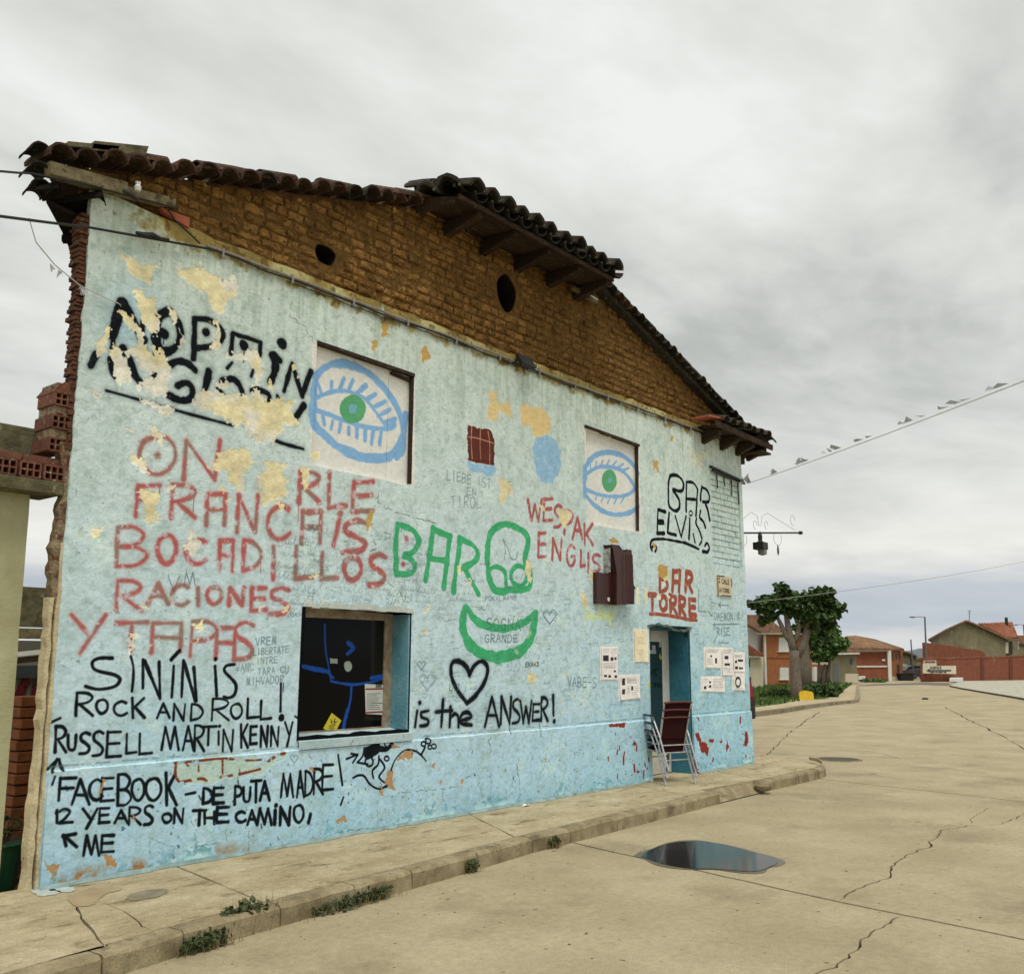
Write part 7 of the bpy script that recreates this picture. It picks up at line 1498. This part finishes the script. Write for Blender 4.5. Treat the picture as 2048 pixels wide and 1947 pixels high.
# link wall between, then olive shed
h = House('orange_annex', 'low orange brick annex between the tree trunks and the olive shed', 560, 90, 722, 94)
h.face('wall', [(560,740),(722,745),(722,900),(560,900)], M['h_orange'], 3, .6, zb=(2,3)); h.win('door', 596, 756, 630, 845, M['shutter'], off=.5)
h.face('roof', [(700,650),(760,640),(760,668),(700,672)], M['h_roof_red'], .3, .1)
h = House('olive_shed', 'small olive plastered shed with grey door and thin roof right of the trees', 712, 92, 898, 98)
h.face('wall', [(716,676),(800,676),(882,680),(898,862),(712,862)], M['h_olive'], 4, 0, zb=(3,4)); h.face('roof', [(705,655),(880,652),(908,664),(700,668)], M['h_roof'], 4.4, -.35); h.face('fascia', [(700,668),(908,664),(906,674),(702,678)], M['trim'], .1, -.4)
h.win('door', 735, 735, 773, 862, M['grey_door'], frame=None); h.win('vent', 848, 702, 860, 738, M['h_dark']); h.face('ground_stain', [(815,800),(898,800),(898,862),(815,862)], M['h_cream'], .03, -.03)
# long red brick building with hipped roof
h = House('brick_barn', 'long red brick building with hipped tile roof and white corner pilaster', 820, 108, 1090, 108)
h.face('wall', [(820,650),(1088,648),(1088,862),(820,862)], M['h_red'], 6, 0, zb=(2,3)); h.face('band', [(880,648),(1086,646),(1086,657),(880,659)], M['trim'], .1, -.1); h.face('band', [(880,749),(1086,748),(1086,758),(880,759)], M['trim'], .1, -.1)
h.face('pilaster', [(1086,648),(1110,650),(1117,850),(1096,850)], M['trim'], .5, -.25, zb=None); h.face('number_plate', [(1052,706),(1072,706),(1072,718),(1052,718)], M['trim'], .1, -.15)
h2 = House('barn_side', 'x', 1100, 108, 1188, 122); sideT = h2.t; h2.t = h.t; ROOTLOC[h2.t] = ROOTLOC[h.t]; bpy.data.objects.remove(sideT)
h2.face('side_wall', [(1104,648),(1186,650),(1186,845),(1112,850)], M['h_orange'], 1, 0, zb=(2,3)); h2.win('window', 1120, 672, 1130, 712, M['h_dark']); h2.win('window', 1142, 672, 1150, 708, M['h_dark']); h2.win('window', 1163, 672, 1170, 705, M['h_dark']); h2.win('door', 1150, 742, 1166, 838, M['h_dark']); h2.face('base', [(1118,820),(1186,815),(1186,845),(1112,852)], M['h_cream'], .1, -.08)
e1_, e2_, e3_ = h.p(805,640,-.6), h.p(1095,641,-.6), h2.p(1196,642,-.4); r1_, r2_ = h.p(815,562,2), h.p(880,558,2.5)
rf = MB(); r3_ = h.p(1010,583,5); rf.add([e1_, e2_, e3_, r1_, r2_, r3_, e1_+Vector((0,0,-.15)), e2_+Vector((0,0,-.15)), e3_+Vector((0,0,-.15))], [(0,1,4,3),(1,2,5,4),(0,6,7,1),(1,7,8,2)]); ro = rf.build('roof', M['h_roof'], h.t)
s = MB()
for i in range(26): a = r1_.lerp(r2_, i/26) if i < 26 else r2_; b = e1_.lerp(e2_, i/26); s.tube([a+Vector((0,0,.03)), b+Vector((0,0,.03))], .09, 5)
for i in range(14): a = r2_.lerp(r3_, i/14); b = e2_.lerp(e3_, i/14); s.tube([a+Vector((0,0,.03)), b+Vector((0,0,.03))], .09, 5)
tag(s.build('tile_ridges', M['h_roof'], h.t), kind='stuff')
# small things at its foot
h = House('planter_box', 'white bench like planter box in front of the red brick building', 900, 104, 945, 104, 'planter'); h.face('box', [(900,818),(945,815),(947,835),(903,840)], M['shutter'], .5, 0); h.face('foot', [(905,838),(942,834),(942,846),(905,850)], M['h_dark'], .4, .05)
bush('low dry hedge at the foot of the red brick building', 1000, 843, 110, 16, 103, 700, 24, 'leaf2')
# houses at the end of the street
h = House('far_house', 'small olive house with sloping roof at the end of the street', 1186, 135, 1280, 140); h.face('wall', [(1186,655),(1215,665),(1275,690),(1275,840),(1186,840)], M['h_olive'], 5, 0, zb=(3,4)); h.face('roof', [(1180,648),(1215,655),(1282,682),(1282,692),(1215,668),(1180,660)], M['h_roof'], 6, -.3); h.face('gate', [(1186,735),(1216,740),(1216,830),(1186,838)], M['h_cream'], .1, -.1); h.win('window', 1238, 700, 1248, 750, M['h_dark'])
h = House('end_house', 'tiny brown house closing the end of the street', 1255, 170, 1350, 170); h.face('wall', [(1265,705),(1345,705),(1345,840),(1265,840)], M['h_olive'], 5, 0, zb=(2,3)); h.face('roof', [(1258,704),(1290,694),(1320,694),(1350,704),(1350,709),(1258,709)], M['h_roof'], 5, -.3); h.win('door', 1305, 740, 1318, 800, M['h_dark'])
hl = atd(*bgp(1310,650),1500); s = MB(); r_ = random.Random(6); pts = [atd(*bgp(700+i*60, 655+14*math.sin(i*1.1)+8*math.sin(i*2.3)), 1500) for i in range(30)]; s.v += pts+[Vector((p_.x,p_.y,-30)) for p_ in pts]
n = len(pts)
for i in range(n-1): s.f.append((i,i+1,n+i+1,n+i))
s.v += [p_+Vector((fwd.x*600, fwd.y*600, -40)) for p_ in pts]
for i in range(n-1): s.f.append((i,i+1,2*n+i+1,2*n+i))
tag(s.build('hills', mat('far_hills', (.22,.27,.31), (.18,.22,.26), .003, 1, coord='World'), recalc=False), kind='structure')
# right: long wall, taller wall, gable house
h = House('long_brick_wall', 'long low red brick wall along the far right side of the street', 1322, 107, 2000, 118, 'wall')
rb = random.Random(2); tp = [(1322+i*34, 712-i*1.1+rb.uniform(-2,2)) for i in range(21)]
h.face('wall', tp+[(2002,835),(1322,855)], M['h_red'], .4, 0, zb=(21,22)); s = MB()
for (xa, ya), (xb, yb2) in zip(tp, tp[1:]): q = h.p(xa, ya-2, -.06); w2 = h.p(xb, yb2-2, -.06); s.obox(q, (w2-q)*.97, h.n*.5, (0,0,.16))
s.build('coping', M['h_red'], h.t)
for X in (1705, 1890): h.face('pier', [(X-10,706),(X+10,705),(X+10,850),(X-10,850)], mat('dark_pier', (.15,.05,.03), (.10,.035,.02), 3, .9) if X == 1705 else bpy.data.materials['dark_pier'], .15, -.1, zb=(2,3))
sg = House('hostel_sign', 'pale sign board lettered albergue with a black arrow on the brick wall', 1320, 105.6, 1535, 109.1, 'sign')
sg.face('board', [(1320,735),(1405,733),(1406,750),(1532,748),(1533,802),(1320,798)], mat('sign_cream', (.60,.55,.42), (.5,.46,.35), 2, .8, coord='World'), .08, 0); sg.face('upper_board', [(1322,714),(1404,712),(1405,733),(1322,735)], mat('sign_pink', (.42,.26,.20), (.45,.36,.28), 3, .8), .08, 0)
ang = math.atan2(sg.u.y, sg.u.x)
pA = sg.p(1362,770,-.02); text('ALBERGUE', pA, .40, M['black'], sg.t, 1.15, (math.pi/2,0,ang), .01)
sg.face('arrow', [(1340,779),(1362,769),(1362,776),(1500,775),(1500,784),(1362,784),(1362,790)], M['black'], .03, -.03)
for i, (x0_, x1_) in enumerate(((1366,1392),(1398,1410),(1416,1446),(1452,1470))): sg.face('small_print', [(x0_,788),(x1_,787),(x1_,794),(x0_,795)], M['black'], .03, -.03)
for x0_, x1_ in ((1332,1350),(1354,1366),(1371,1396)): sg.face('small_print', [(x0_,720),(x1_,719),(x1_,727),(x0_,728)], M['ink'], .03, -.03)
h = House('tall_brick_wall', 'taller dark red brick wall with sloping top in front of the gable house', 1332, 116, 1722, 124, 'wall'); h.face('wall', [(1332,598),(1400,608),(1500,620),(1620,640),(1690,648),(1720,665),(1722,720),(1332,720)], M['h_red'], .4, 0, zb=(6,7))
h = House('gable_house', 'olive rendered house with wide tiled gable, chimney and aerial at the far right', 1360, 122, 1850, 132)
h.face('wall', [(1368,575),(1480,510),(1598,462),(1700,505),(1850,570),(1850,700),(1368,700)], M['h_olive'], 9, 0, zb=(5,6))
top = [(1350,575),(1470,508),(1595,452),(1612,455),(1720,500),(1860,565),(1935,572)]
for (xa, ya), (xb, yb2) in zip(top, top[1:]): h.face('verge', [(xa,ya),(xb,yb2),(xb,yb2+11),(xa,ya+11)], M['h_roof'], 9.5 if xb < 1900 else .3, -.5)
h.face('side_wall', [(1850,572),(1932,580),(1935,700),(1850,700)], M['h_olive'], .5, .3, zb=(2,3)); h.face('window', [(1850,590),(1898,590),(1898,675),(1850,675)], M['h_dark'], .3, .05); h.face('shutter', [(1854,596),(1872,596),(1872,668),(1854,668)], M['h_cream'], .1, -.02)
ra, rb2, ea, eb = h.p(1678,474,3.0), h.p(1893,470,8.0), h.p(1790,560,-.3), h.p(1935,572,4)
a_, b_, c_, d_ = h.p(1680,478,1), h.p(1892,470,6), h.p(1932,575,2), h.p(1858,566,-.4)
s = MB(); s.add([a_, b_, c_, d_], [(0,1,2,3)]); s.build('roof', M['h_roof_red'], h.t)
s = MB(); up_ = Vector((0,0,.06))
for i in range(15): s.tube([a_.lerp(b_, i/14)+up_, d_.lerp(c_, i/14)+up_], .14, 6)
s.build('tile_ridges', M['h_roof_red'], h.t)
h.face('chimney', [(1852,488),(1888,486),(1890,500),(1854,502)], M['h_red'], .8, 4); q = h.p(1861,488,4.2); MB().tube([q, Vector((q.x,q.y,h.p(1861,436,4.2).z))], .22, 8).build('flue', M['black'], h.t)
an = thing('tv_aerial', 'thin television aerial on the roof of the gable house', 'aerial', h.p(1618,460,.5)); q = h.p(1618,460,.5); q2 = h.p(1618,392,.5); s = MB(); s.tube([q, q2], .05, 5); s.bar(q2-h.u*.45, q2+h.u*.45, .05); s.bar(q2-h.u*.3+Vector((0,0,-.35)), q2+h.u*.3+Vector((0,0,-.35)), .04); s.build('mast', M['iron'], an)
h = House('corner_house', 'tan house cut by the right picture edge', 1930, 135, 2100, 135); h.face('wall', [(1935,600),(2060,600),(2060,700),(1935,700)], M['h_olive'], 6, 0, zb=(2,3)); h.face('roof', [(1925,552),(2060,550),(2060,605),(1938,608)], M['h_roof'], 6, -.3)
# lamp posts and poles
def post(label, px, ytop, ybot, D, r, arm=0, name='street_lamp', cat='street lamp', lean=0):
    a = atd(*bgp(px+lean, ybot), D); a.z = GN; b = atd(*bgp(px, ytop), D); t = thing(name, label, cat, a); MB().tube([a, b], [r*1.3, r], 7).build('pole', M['iron'], t)
    if arm: q = b+rgt*arm; MB().bar(b, q, .07, .07).build('arm', M['iron'], t); MB().box(min(b.x,q.x)-.1,max(b.x,q.x),q.y-.15,q.y+.15,q.z-.09,q.z+.02).build('lamp_head', M['iron'], t)
post('tall slim street lamp with short arm left of the gable house', 1329, 432, 700, 112, .09, -1.6, lean=6); post('slim street lamp rising at the right picture edge', 1970, 482, 560, 140, .09, -1.2)
post('pale leaning utility pole at the end of the street', 1238, 578, 800, 118, .075, 0, 'utility_pole', 'pole', lean=17)
# skip, car, kerb
D_ = 104; sk = thing('waste_skip', 'black waste skip standing at the corner of the red brick building', 'skip', gb(1220,845)); s = MB(); c_ = gb(1218,846); c_.z = GN
s.add([c_-rgt*.66, c_+rgt*.66, c_+rgt*.66+fwd*1.2, c_-rgt*.66+fwd*1.2, c_-rgt*.78+Vector((0,0,.78)), c_+rgt*.78+Vector((0,0,.82)), c_+rgt*.78+fwd*1.3+Vector((0,0,.82)), c_-rgt*.78+fwd*1.3+Vector((0,0,.78))], [(0,1,5,4),(1,2,6,5),(2,3,7,6),(3,0,4,7),(0,3,2,1)]); s.build('body', M['black'], sk)
MB().bar(c_-rgt*.8+Vector((0,0,.78)), c_+rgt*.8+Vector((0,0,.82)), .08, .07).build('rim', M['black'], sk)
car2 = dup_tree(car); car2.name = 'parked_car'; car2['label'] = 'grey car parked far down the street beside the skip'; cg2 = mat('car_grey', (.10,.10,.11), (.08,.08,.09), 3, .35)
for ch in car2.children:
    if ch.name.startswith('body'): ch.data = ch.data.copy(); ch.data.materials[0] = cg2
    if ch.name.startswith('side_stripe'): ch.data = ch.data.copy(); ch.data.materials[0] = cg2
q = atd(*bgp(1318,820), 125); car2.location = (q.x, q.y, GN); car2.rotation_euler = (0,0,AZ+math.pi/2+math.radians(15))
# raised gravel ground on the right with its kerb
kr = [gb(*p_) for p_ in ((1490,885),(1560,900),(1700,925),(1850,950),(1973,972),(2300,1030))]; bk_ = [gb(*p_) for p_ in ((2300,850),(1973,845),(1560,850))]
gv = MB(); gv.sheet([[(p_.x, p_.y, GZ(p_.x)+.06) for p_ in kr+bk_]]); gv = tag(gv.build('gravel_ground', M['gravel'], None, recalc=False), kind='structure')
for a, b in zip(kr, kr[1:]):
    MB().obox((a.x, a.y, GZ(a.x)-.05), (b.x-a.x, b.y-a.y, GZ(b.x)-GZ(a.x)), (-.18,-.05,0), (0,0,.17)).build('kerb_stone', mat('dark_kerb', (.10,.08,.05), (.07,.055,.035), 1, .9) if 'dark_kerb' not in bpy.data.materials else bpy.data.materials['dark_kerb'], gv)
ws = [gb(*p_) for p_ in ((1490,860),(1575,858),(1580,848),(1500,850))]
ws_ = thing('white_slab', 'flat white slab lying on the gravel before the long brick wall', 'slab', ws[0]); MB().prism([(p_.x, p_.y, GZ(p_.x)+.08) for p_ in ws], (0,0,.35)).build('slab', M['shutter'], ws_)
rk = gb(1332,968); one(blob('road_stone', (rk.x, rk.y, GZ(rk.x)+.03), .18, M['h_dark'], None, .45, 5, 2, .2), 'small dark lump lying in the middle of the far road', 'stone')
ap = MB(); pts = [gb(*p_) for p_ in ((860,880),(1000,868),(1325,858),(1480,860),(1500,880),(1300,872),(1080,876))]
ap.sheet([[(p_.x, p_.y, GZ(p_.x)+.006) for p_ in pts]]); tag(ap.build('side_street', M['asphalt'], None, recalc=False), kind='structure')
